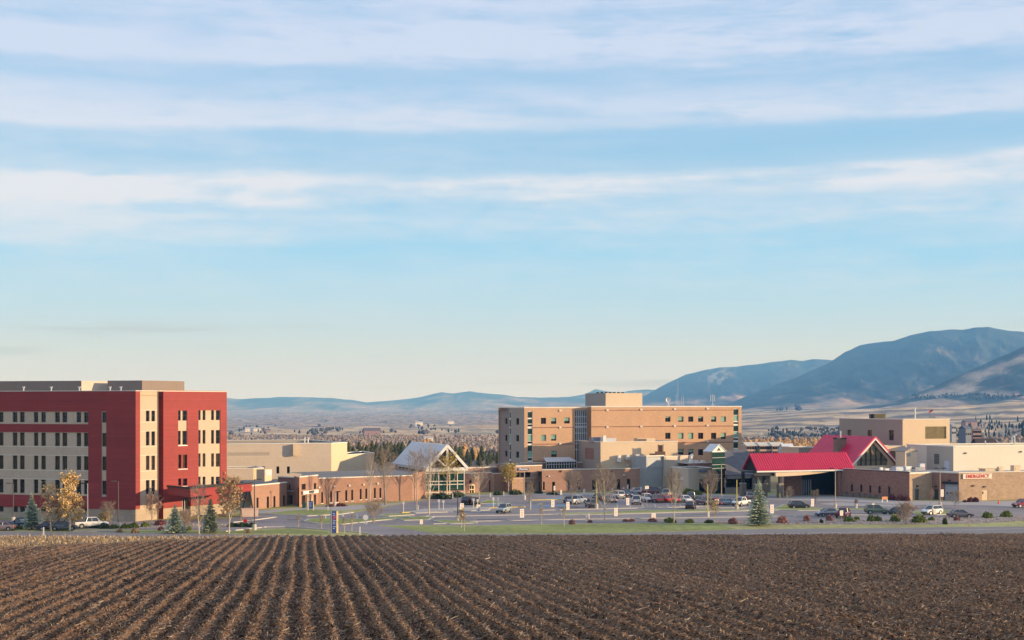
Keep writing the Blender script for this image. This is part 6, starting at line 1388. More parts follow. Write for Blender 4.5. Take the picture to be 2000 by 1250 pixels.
tree(1316, 1021, 912, 46, 'bare tree with white trunk left of the beige entrance block', 'bare', bark=BARK, depth=5)
tree(1389, 988, 918, 46, 'wide bare tree in front of the beige entrance block', 'bare', depth=5, stems=2, trunk_h=.2)
tree(1396, 1023, 972, 20, 'sapling with pale dry leaves in front of the parked sedans', 'sparse', n_leaf=120, leafsize=.12)
tree(1542, 984, 950, 18, 'small bare sapling by the porch bollards', 'bare')
tree(1593, 984, 955, 16, 'stubby bare tree in front of the dark porch entrance', 'bare', bark=BARKD)
tree(1770, 1024, 982, 42, 'bushy pinkish bare tree between the dark car and the white crossover', 'pink', n_leaf=900, leafsize=.07, stems=4, trunk_h=.03)
tree(1817, 986, 954, 16, 'small pinkish bare tree before the green door', 'pink', n_leaf=160, leafsize=.07)
tree(1865, 995, 958, 30, 'thin bare tree before the grey garage door', 'bare')
tree(1672, 992, 975, 8, 'tiny dry sapling on the pavement island', 'bare')
tree(1028, 1024, 985, 12, 'thin staked sapling on the verge, left', 'bare') if False else None
for px_, py_, tp, lb in [(1058, 1025, 978, 'thin pale sapling on the verge left of the red shrub'), (1102, 1028, 985, 'thin dry sapling on the grass beside the red shrub'), (583, 1030, 1000, 'staked sapling right of the drive, nearest the island'), (628, 1033, 1004, 'staked sapling left of the tall navy sign'), (673, 1041, 1005, 'staked sapling right of the tall navy sign'), (687, 1037, 1001, 'staked sapling farther right of the tall navy sign'), (907, 1037, 1000, 'thin pole like sapling right of the blotched sapling'), (470, 1026, 1000, 'thin sapling by the small red sign')]:
    tree(px_, py_, tp, 9, lb, 'bare', bark=BARK, depth=3)

def shrub_mesh(m, seed, leaf=.10, n=900, flat=.6):
    random.seed(seed); b = MB(); pts = []
    for _ in range(n):
        a = random.random() * 6.283; u = random.random(); r = (random.random() ** .4); th = math.acos(u)
        rr = r * (1 + .18 * math.sin(3 * a + seed) + .12 * math.sin(7 * a)); pts.append((rr * math.sin(th) * math.cos(a), rr * math.sin(th) * math.sin(a) * .9, max(.03, rr * math.cos(th) * flat * 1.25)))
    leaf_quads(b, pts, leaf); return b.mesh('foliage', m)
JUN = mat('juniper_green', (.15, .18, .035), .85, .45, 1.2); JUND = mat('dark_shrub_green', (.05, .075, .03), .85, .45, 1.2); REDS = mat('red_brown_shrub', (.31, .15, .12), .9, .35, 1.2); BRS = mat('tan_grass_clump', (.34, .22, .13), .9, .35, 1.2); MAR = mat('maroon_shrub', (.17, .055, .055), .9, .35, 1.2)
SM = {n_: shrub_mesh(m_, i + 1) for i, (n_, m_) in enumerate((('j', JUN), ('d', JUND), ('r', REDS), ('b', BRS), ('m', MAR)))}
def shrub(px, py, w_px, h_px, kind, label):
    x, y = G(px, py); o = place(SM[kind], 'shrub', loc=(x, y, 0)); s_ = w_px / 2 / FPX * y; o.scale = (s_, s_ * .9, h_px / FPX * y / .72); o.rotation_euler = (0, 0, px)
    tag(o, label, 'shrub')
for a in [(1309, 1020.5, 26, 9, 'j', 'wide dark juniper at the foot of the white trunked bare tree'), (1347, 1021, 18, 7, 'j', 'round juniper right of the white trunked bare tree'), (1385, 1021.5, 17, 6, 'd', 'dark green low shrub before the yellow lamp base'), (1432, 1023, 18, 11, 'r', 'reddish round shrub left of the big spruce'),
          (1527, 1022, 21, 13, 'r', 'large reddish round shrub right of the big spruce'), (1575, 1017.5, 16, 11, 'r', 'reddish shrub behind the gravel bed, middle'), (1620.5, 1017, 14, 10, 'r', 'reddish shrub before the maroon pickup'), (1658, 1019, 23, 9, 'j', 'wide juniper right of the maroon pickup'), (1673, 1016, 14, 7, 'j', 'smaller juniper touching the wide one by the pickup'),
          (1703, 1018, 21, 10, 'j', 'juniper below the green car, left of a pair'), (1715, 1018, 14, 9, 'j', 'small juniper below the green car, right of a pair'), (1748, 1018.5, 24, 12, 'j', 'juniper in front of the dark green car'), (1795, 1020.5, 34, 13, 'j', 'widest juniper, in front of the white crossover'), (1819, 1016.5, 14, 6, 'j', 'low juniper right of the widest one'),
          (1846, 1024, 10, 12, 'd', 'small dark conical shrub in the gravel'), (1604, 1022, 9, 7, 'd', 'tiny dark shrub at the gravel edge'), (1869, 1017, 12, 8, 'r', 'reddish brown shrub before the grey sedan'), (1929, 1012, 23, 10, 'j', 'juniper right of the grey sedan'), (1964, 1009.5, 26, 10, 'j', 'juniper at the far right of the gravel bed'),
          (1117.5, 1024, 13, 9, 'r', 'reddish shrub on the verge near the staked saplings'), (1152, 1021, 10, 6, 'r', 'small reddish shrub left of the tall bare tree'), (1222, 1019, 12, 5, 'r', 'low reddish shrub, left of a pair right of the tall bare tree'), (1234, 1019, 11, 6, 'r', 'low reddish shrub, right of a pair right of the tall bare tree'), (1275, 1019, 18, 7, 'r', 'low wide reddish shrub left of the dark juniper'),
          (1895, 980.5, 14, 8, 'm', 'brown round shrub before the tan emergency wall'), (1906, 980.5, 13, 8, 'm', 'second brown round shrub before the tan emergency wall'), (1884, 981, 9, 4, 'm', 'low dark shrub at the corner of the emergency wall'),
          (1742, 977, 18, 11, 'm', 'maroon shrub mass against the shaded brick wall, left'), (1758, 978, 18, 10, 'm', 'maroon shrub mass against the shaded brick wall, middle'), (1771, 978.5, 14, 9, 'm', 'maroon shrub mass against the shaded brick wall, right'),
          (9, 1034, 20, 6, 'b', 'brownish clump at the far left picture edge'), (17, 1033, 22, 10, 'j', 'juniper at the far left before the blue car'), (31, 1033.5, 24, 8, 'j', 'juniper right beside the one before the blue car'),
          (188, 1031, 26, 6, 'd', 'low green shrub below the white pickup'), (205, 1032, 22, 8, 'd', 'green shrub left of the tall bronze lamp'), (222, 1032, 22, 7, 'j', 'green shrub around the tall bronze lamp foot'), (245, 1032, 22, 8, 'j', 'green shrub right of the tall bronze lamp'), (233, 1040, 12, 6, 'b', 'tan grass clump below the tall bronze lamp'), (263, 1041, 16, 9, 'b', 'round tan grass clump left of the broad spruce'),
          (261, 1031, 22, 9, 'j', 'green shrub behind the round tan clump'), (283, 1029, 18, 8, 'j', 'green shrub below the pinkish bare tree'), (312, 1026, 22, 9, 'm', 'dark red shrub left of the broad spruce'), (315, 1036, 13, 7, 'm', 'low dark red shrub at the foot of the broad spruce'), (369, 1036, 12, 8, 'j', 'bright green shrub between the spruces'),
          (455, 1029, 22, 7, 'd', 'dark green shrub right of the orange tree'), (474, 1029, 22, 8, 'd', 'dark green shrub by the small red sign'), (492, 1029, 20, 7, 'd', 'dark green shrub below the concrete plinth'), (484, 1041, 12, 7, 'b', 'tan clump in the lawn right of the orange tree'),
          (1268, 963, 24, 11, 'd', 'dark green hedge against the brick wing'), (1345, 965, 26, 9, 'j', 'yellowish shrub left of the beige block'), (1362, 966, 26, 8, 'j', 'yellowish shrub below the beige block'),
          (860, 974, 44, 10, 'd', 'dark hedge before the glass hall, left'), (893, 971, 30, 9, 'd', 'dark hedge before the glass hall, right'), (972, 967, 22, 7, 'd', 'dark green shrub left of the yellow olive tree'), (1006, 966, 26, 8, 'd', 'dark green shrub right of the yellow olive tree'), (1080, 966, 24, 4, 'd', 'low dark planting by the brick wing windows'), (1052, 964, 16, 5, 'd', 'low dark planting right of the pharmacy doors'), (665, 988.5, 26, 5, 'm', 'low red hedge below the clinic wing wall'), (645, 989.5, 18, 4, 'm', 'low red hedge left part below the clinic wing wall')]:
    shrub(*a)

# ================================================================== backdrop trees
def hit(px, py, dmin=450):
    D = np.exp(np.linspace(np.log(dmin), np.log(11000), 500)); z = GZ(np.full_like(D, px), D); y = HOR + (EYE - z) / D * FPX
    k = np.argmax(y <= py) if (y <= py).any() else len(D) - 1; return D[k], float(z[k])
PM = []
for i, (h_, w_) in enumerate([(9.5, 5.8), (11, 6.6), (8, 6.0)]):
    random.seed(i); b = MB(); 
    for k in range(330):
        t = random.random() ** .8; z = h_ * (.06 + .92 * t); r = w_ * .5 * (1 - t) ** .62 * random.uniform(.6, 1.05) + .08; a = random.random() * 6.283; s_ = random.uniform(.35, .75) * (1.2 - .5 * t)
        c, s2 = math.cos(a), math.sin(a); b.poly([(r * c * .5, r * s2 * .5, z + s_ * .8), (r * c - s2 * s_, r * s2 + c * s_, z - s_ * .5), (r * c + s2 * s_, r * s2 - c * s_, z - s_ * .5)])
    b.tube([(0, 0, 0), (0, 0, h_ * .95)], [w_ * .16, .1], 5); PM.append(b.mesh('pine_tree', PINE))
random.seed(3); pines = []
spots = [(666, 868), (672, 866), (680, 862), (690, 870), (701, 862), (708, 872), (716, 868), (727, 860), (735, 864), (744, 868), (750, 862), (757, 863), (764, 861), (771, 866), (778, 864), (786, 862), (790, 868), (800, 860), (808, 862), (815, 861), (822, 866), (573, 858), (652, 859),
         (881, 870), (890, 868), (898, 872), (905, 871), (913, 876), (922, 874), (931, 878), (941, 869), (948, 880), (956, 880), (964, 882), (971, 880), (886, 884), (900, 886), (918, 888), (936, 886), (952, 890), (966, 890), (1480, 874), (1540, 872), (1545, 876)]
ORD = 'first second third fourth fifth sixth seventh eighth ninth tenth eleventh twelfth thirteenth fourteenth fifteenth sixteenth seventeenth eighteenth nineteenth twentieth twenty-first twenty-second twenty-third twenty-fourth twenty-fifth'.split()
for i, (px_, tp) in enumerate(spots):
    D_ = random.uniform(470, 620) if tp > 865 else random.uniform(520, 640)
    z = float(GZ(np.array([px_]), np.array([D_]))[0]); x, y = GD(px_, D_); h_ = ZP(tp, D_) - z; me = PM[i % 3]
    o = place(me, 'pine_tree', loc=(x, y, z), rz=i * 1.3); k = h_ / (9.5, 11, 8)[i % 3]; o.scale = (k, k, k)
    wd = 0 if px_ < 850 else (1 if px_ < 1000 else 2); rank = sorted(p for p, _ in spots if (0 if p < 850 else (1 if p < 1000 else 2)) == wd).index(px_)
    tag(o, ORD[rank] + ' dark pine from the left ' + ['in the row behind the tan block and gable hall', 'in the row between the gable hall and hospital tower', 'beside the pale flats'][wd], 'tree', ['dark pines left of the gable hall', 'dark pines right of the gable hall', 'dark pines by the flats'][wd])
def cloud_trees(n, pxr, pyr, cols, name, label, hr=(3, 7), conifer=.3, wide=1., noise_k=0, seed=0, thr=.0, wr=None):
    """far woodland too dense to count: small faceted crowns in one mesh"""
    rng = np.random.default_rng(seed); px = rng.uniform(*pxr, n); py = rng.uniform(*pyr, n)
    if thr > 0: k = fbm(px / 55., py / 5., 200 + seed, 3) > thr; px, py = px[k], py[k]; n = len(px)
    Ds = np.exp(np.linspace(np.log(450), np.log(9000), 260)); P = np.repeat(px[:, None], 260, 1); Zs = GZ(P.reshape(-1), np.tile(Ds, n)).reshape(n, 260)
    Y = HOR + (EYE - Zs) / Ds * FPX; ix = np.argmax(Y <= py[:, None], 1); ix = np.where((Y <= py[:, None]).any(1), ix, 259); D = Ds[ix]; z = Zs[np.arange(n), ix]
    h = rng.uniform(*hr, n); con = rng.random(n) < conifer; w = np.where(con, h * .38, h * rng.uniform(.55, .95, n)) * wide
    V = []; Fc = []; Cs = []; x = (px - 1000) / FPX * D; nn = 7
    ang = np.linspace(0, 2 * np.pi, nn, endpoint=False)
    for (zf, rf_b, rf_c) in ((0., .45, .8), (.4, 1., .85), (.75, .75, .45), (1., .12, .05)):
        rf = np.where(con, rf_c, rf_b)[:, None] * w[:, None] * .5 * rng.uniform(.7, 1.25, (n, nn)); zz_ = z[:, None] + h[:, None] * (zf + rng.uniform(-.07, .07, (n, nn)))
        V.append(np.stack([x[:, None] + rf * np.cos(ang), D[:, None] + rf * np.sin(ang), zz_], -1))
    V = np.stack(V, 1).reshape(-1, 3); base = (np.arange(n) * 4 * nn)[:, None, None]; j = np.arange(nn)
    q = np.stack([np.stack([l * nn + j, l * nn + (j + 1) % nn, (l + 1) * nn + (j + 1) % nn, (l + 1) * nn + j], -1) for l in range(3)]).reshape(1, -1, 4)
    Fq = (base + q).reshape(-1, 4)
    ca = np.array(cols[0])[rng.integers(0, len(cols[0]), n)]; cb = np.array(cols[1])[rng.integers(0, len(cols[1]), n)]; c0 = np.where(con[:, None], cb, ca) * rng.uniform(.9, 1.1, (n, 1))
    C0 = np.repeat(c0, 4 * nn, 0) * rng.uniform(.92, 1.08, (len(V), 1))
    m = MATS.get('far_foliage') or attr_mat('far_foliage', 'cover', .95, .3, .8)
    return stuff(place(soup_mesh(name, V, Fq, m, C0), name), label, 'woodland')
BRW = [(.26, .195, .155), (.29, .21, .16), (.23, .175, .145), (.33, .24, .165)]; GRN = [(.025, .035, .022), (.035, .045, .028), (.02, .03, .025)]; GLD = [(.42, .25, .10), (.36, .20, .09)]
cloud_trees(3200, (430, 1000), (851, 886), (BRW, GRN), 'distant_woodland', 'brown leafless woodland mixed with dark conifers in the valley left', (1.2, 3.6), .07, 1.7, seed=1)
cloud_trees(3000, (1440, 2060), (857, 893), (BRW + [(.20, .15, .12)], GRN), 'distant_woodland', 'brown leafless woodland behind the hospital on the right', (1.6, 4.2), .10, 1.6, seed=2, thr=.40)
cloud_trees(420, (1450, 1660), (866, 890), (GLD, GLD), 'golden_woodland', 'patches of golden autumn trees behind the crimson roof', (3, 5.5), .0, 1.0, seed=3)
cloud_trees(60, (690, 980), (866, 900), (GLD, GLD), 'golden_woodland', 'golden autumn trees among the pines behind the gable hall', (4, 7), .0, .9, seed=13, thr=.5)
cloud_trees(360, (1860, 2080), (826, 862), (BRW, GRN), 'hillside_woodland', 'dark conifers along the slope at the far right', (3.5, 8), .85, 1.2, seed=4, thr=.46)
cloud_trees(420, (430, 1000), (832, 852), ([(.10, .09, .08)], GRN), 'shelterbelt', 'thin dark shelterbelts across the brown plain', (4, 8), .6, 1.8, seed=5, thr=.56)
cloud_trees(300, (1500, 1660), (838, 858), ([(.08, .08, .075)], GRN), 'hillside_woodland', 'dark tree patches on the slope left of the tall tan building', (3, 6.5), .5, 1.6, seed=6, thr=.48)
cloud_trees(260, (1780, 2060), (774, 782), ([(.05, .05, .05)], GRN), 'hill_crest_trees', 'dark trees along the crest of the golden hills', (5, 11), .7, 1.5, seed=7, thr=.52)
cloud_trees(120, (1470, 1560), (795, 803), ([(.05, .05, .05)], GRN), 'far_tree_line', 'dark tree line on the plain right of the hospital tower', (9, 17), .5, 2.0, seed=8, thr=.52)
cloud_trees(260, (1880, 2080), (806, 845), ([(.05, .05, .05)], GRN), 'scattered_hill_trees', 'lone dark conifers dotted over the golden hillside', (7, 12), .9, 1., seed=9, thr=.60)

# ================================================================== vehicles
def loft(b, st, m=0):
    """st: list of (x, zb, zt, hw); an eight point ring at each station"""
    k0 = len(b.v); n = 8
    for (x, zb, zt, hw) in st:
        h = zt - zb
        for (y, z) in ((-hw * .88, zb), (-hw, zb + h * .28), (-hw * .99, zb + h * .72), (-hw * .86, zt), (hw * .86, zt), (hw * .99, zb + h * .72), (hw, zb + h * .28), (hw * .88, zb)): b.v.append((x, y, z))
    for i in range(len(st) - 1):
        for j in range(n):
            a = k0 + i * n + j; c = k0 + i * n + (j + 1) % n; b.f.append((a, c, c + n, a + n)); b.m.append(m)
    b.f.append(tuple(k0 + j for j in range(n))); b.m.append(m); e = k0 + (len(st) - 1) * n; b.f.append(tuple(e + n - 1 - j for j in range(n))); b.m.append(m)
CARS = {
 'sedan': dict(L=4.7, body=[(-2.35, .42, .80, .72), (-2.2, .28, .98, .84), (-1.4, .22, 1.02, .89), (0, .2, .97, .9), (1.0, .2, .95, .89), (1.9, .24, .84, .85), (2.25, .3, .72, .78), (2.36, .42, .62, .66)], cab=(-1.75, -1.0, .35, 1.15, .97, 1.44), wx=(-1.38, 1.42), r=.33),
 'hatch': dict(L=4.2, body=[(-2.1, .42, .95, .74), (-2.0, .28, 1.05, .84), (-1.2, .22, 1.05, .88), (0, .2, 1.0, .88), (1.0, .2, .98, .87), (1.75, .25, .88, .83), (2.05, .32, .74, .74), (2.12, .42, .66, .62)], cab=(-2.0, -1.55, .25, 1.05, 1.02, 1.50), wx=(-1.28, 1.30), r=.32),
 'suv': dict(L=4.7, body=[(-2.35, .5, 1.0, .78), (-2.25, .34, 1.12, .88), (-1.3, .3, 1.14, .93), (0, .3, 1.12, .93), (1.0, .3, 1.10, .92), (1.85, .34, 1.02, .88), (2.2, .4, .86, .8), (2.3, .5, .74, .7)], cab=(-2.25, -1.9, .35, 1.1, 1.12, 1.74), wx=(-1.42, 1.42), r=.38),
 'pickup': dict(L=5.7, body=[(-2.85, .55, 1.08, .88), (-2.8, .45, 1.14, .95), (-1.2, .4, 1.14, .97), (-.9, .38, 1.16, .97), (.9, .38, 1.16, .96), (2.0, .42, 1.08, .93), (2.6, .5, .98, .86), (2.75, .6, .82, .78)], cab=(-1.0, -.75, .75, 1.4, 1.15, 1.82), wx=(-1.75, 1.75), r=.41)}
CARM = {}
CHROME = mat('lamp_lens', (.62, .60, .52), .2, .1, 3, spec=.6); TAIL = mat('tail_lens', (.30, .015, .015), .3, .1, 3); TRIM = mat('black_trim', (.02, .02, .022), .5, .1, 3); CGL = mat('car_glass', (.03, .036, .045), .04, .3, 1, spec=.9)
def car_meshes(kind):
    if kind in CARM: return CARM[kind]
    s = CARS[kind]; paint0 = mat('paint_base', (.5, .5, .5), .3); b = MB(); loft(b, s['body'])
    x0, x1, x2, x3, zb, zt = s['cab']; wb = s['body'][3][3] * .88; wt = wb * .80
    rb_ = [(x0, -wb), (x3, -wb), (x3, wb), (x0, wb)]; rt = [(x1, -wt), (x2, -wt), (x2, wt), (x1, wt)]
    for (pb, pt) in zip(rb_, rt): b.tube([(pb[0], pb[1], zb - .04), (pt[0], pt[1], zt)], .055, 5)
    xm_ = (x1 + x2) / 2 - .05
    for s_ in (-1, 1): b.tube([(xm_ + .03, s_ * wb, zb - .03), (xm_, s_ * wt, zt)], .045, 4); b.tube([(x1, s_ * wt, zt), (x2, s_ * wt, zt)], .05, 5)
    k = len(b.v); e = .06
    for z, ins in ((zt - .02, 0), (zt + e, .10)):
        for (x, y) in rt: b.v.append((x - math.copysign(ins, x - xm_), y - math.copysign(ins, y), z))
    for q in ((0, 1, 2, 3), (4, 5, 6, 7), (0, 1, 5, 4), (1, 2, 6, 5), (2, 3, 7, 6), (3, 0, 4, 7)): b.f.append(tuple(k + i for i in q)); b.m.append(0)
    hwb = s['body'][3][3]
    for wx in s['wx']:                                                  # dark wheel arches set proud of the flank
        for s_ in (-1, 1):
            n = 10; r = s['r'] + .07; c = [(wx + r * math.cos(math.pi * j / n), s_ * (hwb + .004), s['r'] + r * math.sin(math.pi * j / n)) for j in range(n + 1)]; b.poly(c + [(wx - r, s_ * (hwb + .004), .28), (wx + r, s_ * (hwb + .004), .28)][:2], 1)
    L_ = s['L'] / 2; b.box(-L_ - .03, -L_ + .2, -.7, .7, s['body'][0][1] - .08, s['body'][0][1] + .10, 1); b.box(L_ - .2, L_ + .03, -.66, .66, s['body'][-1][1] - .08, s['body'][-1][1] + .08, 1)
    for s_ in (-1, 1): b.box(x3 - .45, x3 - .25, s_ * (wb + .12) - .09, s_ * (wb + .12) + .09, zb + .02, zb + .16, 0)
    if kind == 'pickup': b.box(-2.7, -1.1, -.80, .80, 1.142, 1.150, 1)
    body = b.mesh('body', [paint0, TRIM])
    g = MB(); k = 0; gi = .03
    for z, ring in ((zb - .05, rb_), (zt, rt)):
        for (x, y) in ring: g.v.append((x - math.copysign(gi, x - xm_), y - math.copysign(gi, y), z))
    for q in ((0, 1, 5, 4), (1, 2, 6, 5), (2, 3, 7, 6), (3, 0, 4, 7)): g.f.append(q); g.m.append(0)
    glass = g.mesh('cabin_glass', CGL)
    r = s['r']; w = MB(); w.tube([(0, -.11, 0), (0, .11, 0)], r, 16); ty = w.mesh('tyre', TYRE)
    w = MB(); w.tube([(0, -.125, 0), (0, .125, 0)], r * .62, 10); w.tube([(0, -.135, 0), (0, .135, 0)], r * .15, 6); rim = w.mesh('rim', RIM)
    h = MB(); h.box(-.06, .06, -.17, .17, -.08, .08); hl = h.mesh('headlight', CHROME); h = MB(); h.box(-.05, .05, -.11, .11, -.14, .14); tl = h.mesh('tail_light', TAIL)
    CARM[kind] = (body, glass, ty, rim, hl, tl); return CARM[kind]
def car(px, py, kind, col, ang, label, name=None, cat='car'):
    """ang: heading of the bonnet, degrees anticlockwise from +X"""
    x, y = G(px, py); nm = {'sedan': 'parked_sedan', 'hatch': 'parked_hatchback', 'suv': 'parked_crossover', 'pickup': 'pickup_truck'}[kind]
    t = thing(name or nm, label, cat, (x, y, .0), R(ang), 'cars in the hospital car park'); s = CARS[kind]; body, glass, ty, rim, hl, tl = car_meshes(kind)
    key = 'paint_%02d%02d%02d' % tuple(int(c * 99) for c in col); m = mat(key, col, .25, .03, 1, spec=.6); m.node_tree.nodes['Principled BSDF'].inputs['Coat Weight'].default_value = .6
    bk = (body.name, key)
    if bk not in CARM: me = body.copy(); me.materials[0] = m; CARM[bk] = me
    kid(CARM[bk], 'body', t); kid(glass, 'cabin_glass', t); hw = s['body'][3][3] - .10
    for wx in s['wx']:
        for s_ in (-1, 1): w = kid(ty, 'wheel', t, (wx, s_ * hw, s['r'])); kid(rim, 'rim', w)
    b0, b1 = s['body'][-2], s['body'][0]
    for s_ in (-1, 1): kid(hl, 'headlight', t, (b0[0] + .07, s_ * b0[3] * .72, b0[2] - .12)); kid(tl, 'tail_light', t, (b1[0] - .02, s_ * b1[3] * .86, b1[2] - .16))
    return t
WH = (.72, .70, .66); BK = (.02, .022, .03); DB = (.035, .05, .10); SLV = (.38, .40, .43); MRN = (.14, .03, .045); RD = (.50, .03, .03); GR = (.12, .12, .13); GN = (.10, .14, .08)
F1, F2, SL, SR = GA + 90, GA - 90, GA + 180, GA      # nose away, nose to camera, nose left, nose right
for a in [(1127, 984, 'pickup', WH, F1 - 55, 'white pickup in the row left of the tall yellow lamp'), (1113, 983, 'hatch', DB, F1, 'dark blue hatchback at the left end of the row, beside the white pickup'), (1155, 991, 'suv', GR, F1 - 10, 'dark grey crossover behind the yellow lamp post'), (1170, 977, 'sedan', BK, F1, 'black car half hidden behind the yellow lamp post'),
          (1191, 981, 'sedan', (.20, .12, .13), F2, 'dusky silver car right of the tall bare tree'), (1206, 973.5, 'suv', WH, F1, 'white crossover seen from behind in the second row'), (1222, 971, 'suv', DB, F2, 'dark blue crossover left of the pale sedan'), (1241, 965, 'sedan', SLV, SL, 'silver car in the row nearest the brick wing'),
          (1243, 984.5, 'pickup', WH, F1 - 25, 'white pickup with pale tailgate in the middle row'), (1264, 980, 'suv', WH, F2 - 10, 'white crossover right of the white pickup with pale tailgate'), (1281, 981.5, 'suv', MRN, F1, 'dark maroon crossover left of the red car'), (1299, 981, 'sedan', RD, F1 + 5, 'bright red car left one of two in the middle row'), (1317, 981, 'hatch', RD, F2, 'bright red hatchback partly behind the white tree trunk'),
          (1266, 966, 'suv', MRN, SL, 'dark maroon car in the far row by the brick wing'), (1303, 970.5, 'pickup', (.55, .46, .36), F1 - 40, 'tan and silver pickup in the second row'), (1292, 963.5, 'sedan', GR, SL, 'grey car in the far row below the dark hedge'), (1350, 976, 'suv', (.05, .08, .09), F1 - 30, 'dark teal crossover below the beige block'), (1338, 981, 'sedan', WH, F2, 'white car in front of the dark teal crossover'),
          (1349, 994, 'hatch', BK, F1 - 35, 'black hatchback nearest the front kerb'), (1375, 986, 'suv', (.16, .09, .08), F2, 'brown crossover right of the black hatchback'), (1401, 987, 'sedan', RD, F2 + 10, 'red car behind the pale leafed sapling'), (1419, 987, 'sedan', (.20, .24, .29), SR + 30, 'blue grey sedan left of the white pickup by the spruce'), (1447, 988, 'pickup', WH, SR + 215, 'white pickup beside the big spruce'),
          (1462, 976, 'suv', (.16, .17, .18), F1 - 20, 'grey crossover above the white pickup by the spruce'), (1560.5, 993, 'hatch', BK, SR - 15, 'black hatchback alone in front of the porch'), (1616, 1008, 'sedan', (.08, .10, .15), SL, 'blue sedan left of the maroon pickup'), (1648, 1011, 'pickup', MRN, F1 - 45, 'dark maroon pickup with pale tailgate near the gravel bed'), (1713, 1004, 'suv', GN, SR - 25, 'olive green car facing right'),
          (1750, 1006, 'hatch', (.03, .045, .045), F1 + 40, 'dark green hatchback left of the pinkish bare tree'), (1820, 1005, 'suv', WH, SL + 15, 'white crossover right of the pinkish bare tree'), (1876, 1010.5, 'sedan', (.13, .115, .125), SR - 22, 'grey sedan near the gravel bed facing right'), (1998, 991, 'suv', (.24, .02, .045), SL, 'dark red crossover at the right picture edge'),
          (984, 1001.5, 'suv', (.30, .34, .34), SL + 50, 'light blue and tan crossover driving along the near lane'), (913, 985, 'suv', BK, F1 - 30, 'black car in front of the glass hall, left one'), (929, 986, 'suv', (.12, .12, .11), F1 - 20, 'grey crossover in front of the glass hall, right one'),
          (178, 1031, 'pickup', WH, 28, 'white pickup parked in front of the red office block'), (40, 1031, 'suv', DB, 175, 'dark blue car left of the blue green spruce'), (100, 1035.5, 'sedan', BK, 10, 'black car behind the thin half bare birch'), (125, 1035.5, 'sedan', GR, 10, 'dark grey car behind the golden birch trunks'), (4, 1036, 'sedan', (.25, .17, .16), 178, 'dusky pink car at the left picture edge')]:
    car(*a)

# ================================================================== lamps, signs and small things
def lamp(px, py, top, label, m=POLE, heads=(1,), base=True, headless=False):
    x, y = G(px, py); h = (py - top) / FPX * y; t = thing('street_lamp', label, 'lamp', (x, y, 0))
    b = MB(); b.tube([(0, 0, .5 if base else 0), (0, 0, h)], [.11, .08], 8); kid(b.mesh('pole', m), 'pole', t)
    if base: b = MB(); b.tube([(0, 0, 0), (0, 0, .85), (0, 0, .95)], [.34, .34, .28], 10); kid(b.mesh('footing', CURB), 'footing', t)
    if not headless:
        for s_ in heads: b = MB(); b.tube([(0, 0, h - .1), (s_ * .5, 0, h)], .05, 5); b.box(min(s_ * .45, s_ * 1.2), max(s_ * .45, s_ * 1.2), -.22, .22, h - .08, h + .10); kid(b.mesh('lamp_head', m if m is POLED else DARK), 'lamp_head', t)
for a in [((231, 1031.5, 940), 'tall bronze lamp right of the white pickup, head to the left', POLED, (-1,)), ((26, 1020, 944), 'bronze lamp at the left edge behind the junipers', POLED, (-1,)), ((171, 1031, 944), 'slim pale lamp behind the white pickup', GREYM, (-1,)), ((397, 1003, 942), 'short bronze lamp in front of the red block windows', POLED, (-1,)),
          ((497, 1035, 936), 'lamp beside the low brick wing on a round footing', POLED, (1,)), ((654, 989, 960), 'lamp close to the clinic wing wall', GREYM, (1,)), ((814, 996, 918), 'tan lamp pole left of the big bare tree', POLE, (-1,)), ((894, 1017, 955), 'dark lamp in front of the glass hall lawn', POLED, (-1,)), ((1024, 976, 922), 'yellowish pole right of the pharmacy sign', POLE, ()),
          ((1165, 993, 940), 'tall yellow lamp pole before the brick wing', YELL, ()), ((1382, 1010, 946), 'yellow lamp pole on a conical footing left of the big spruce', YELL, ()), ((1409, 975, 905.5), 'twin headed lamp before the glass tower', POLE, (-1, 1)), ((1439, 996, 937), 'yellow lamp pole beside the white pickup', YELL, ()), ((1631.5, 993, 914.5), 'tall lamp before the right end of the porch roof', POLE, (-1,)),
          ((1836, 990, 914.5), 'twin headed lamp before the lit brick bay', POLE, (-1, 1)), ((1327.5, 966, 912), 'slim pole with two small signs left of the beige block', POLE, ()), ((1671.5, 993, 975), 'short dark pole on the pavement island', POLED, ())]:
    lamp(*a[0], a[1], a[2], a[3] or (1,), headless=not a[3])
def sign(px, py, top, w_px, h_px, label, m=SIGNW, post=POLE, red=True, name='parking_sign', frame=False):
    """panel on a post: py foot of the post, top of the panel, size in picture px"""
    x, y = G(px, py); s = y / FPX; h = (py - top) * s; w = w_px * s; ph = h_px * s; t = thing(name, label, 'sign', (x, y, 0), R(22))
    b = MB(); b.tube([(0, .06, 0), (0, .06, h - .02)], .05, 6); kid(b.mesh('post', post), 'post', t)
    b = MB(); b.box(-w / 2, w / 2, -.02, .02, h - ph, h); kid(b.mesh('panel', m), 'panel', t)
    if red:
        b = MB(); z = h - ph * .16
        for k in range(4):
            ww = w * (.30, .22, .28, .2)[k]; b.box(-ww, ww, -.035, -.023, z - ph * .07, z); z -= ph * .2
        kid(b.mesh('printed_lines', mat('faded_red_print', (.55, .22, .18), .7)), 'printed_lines', t)
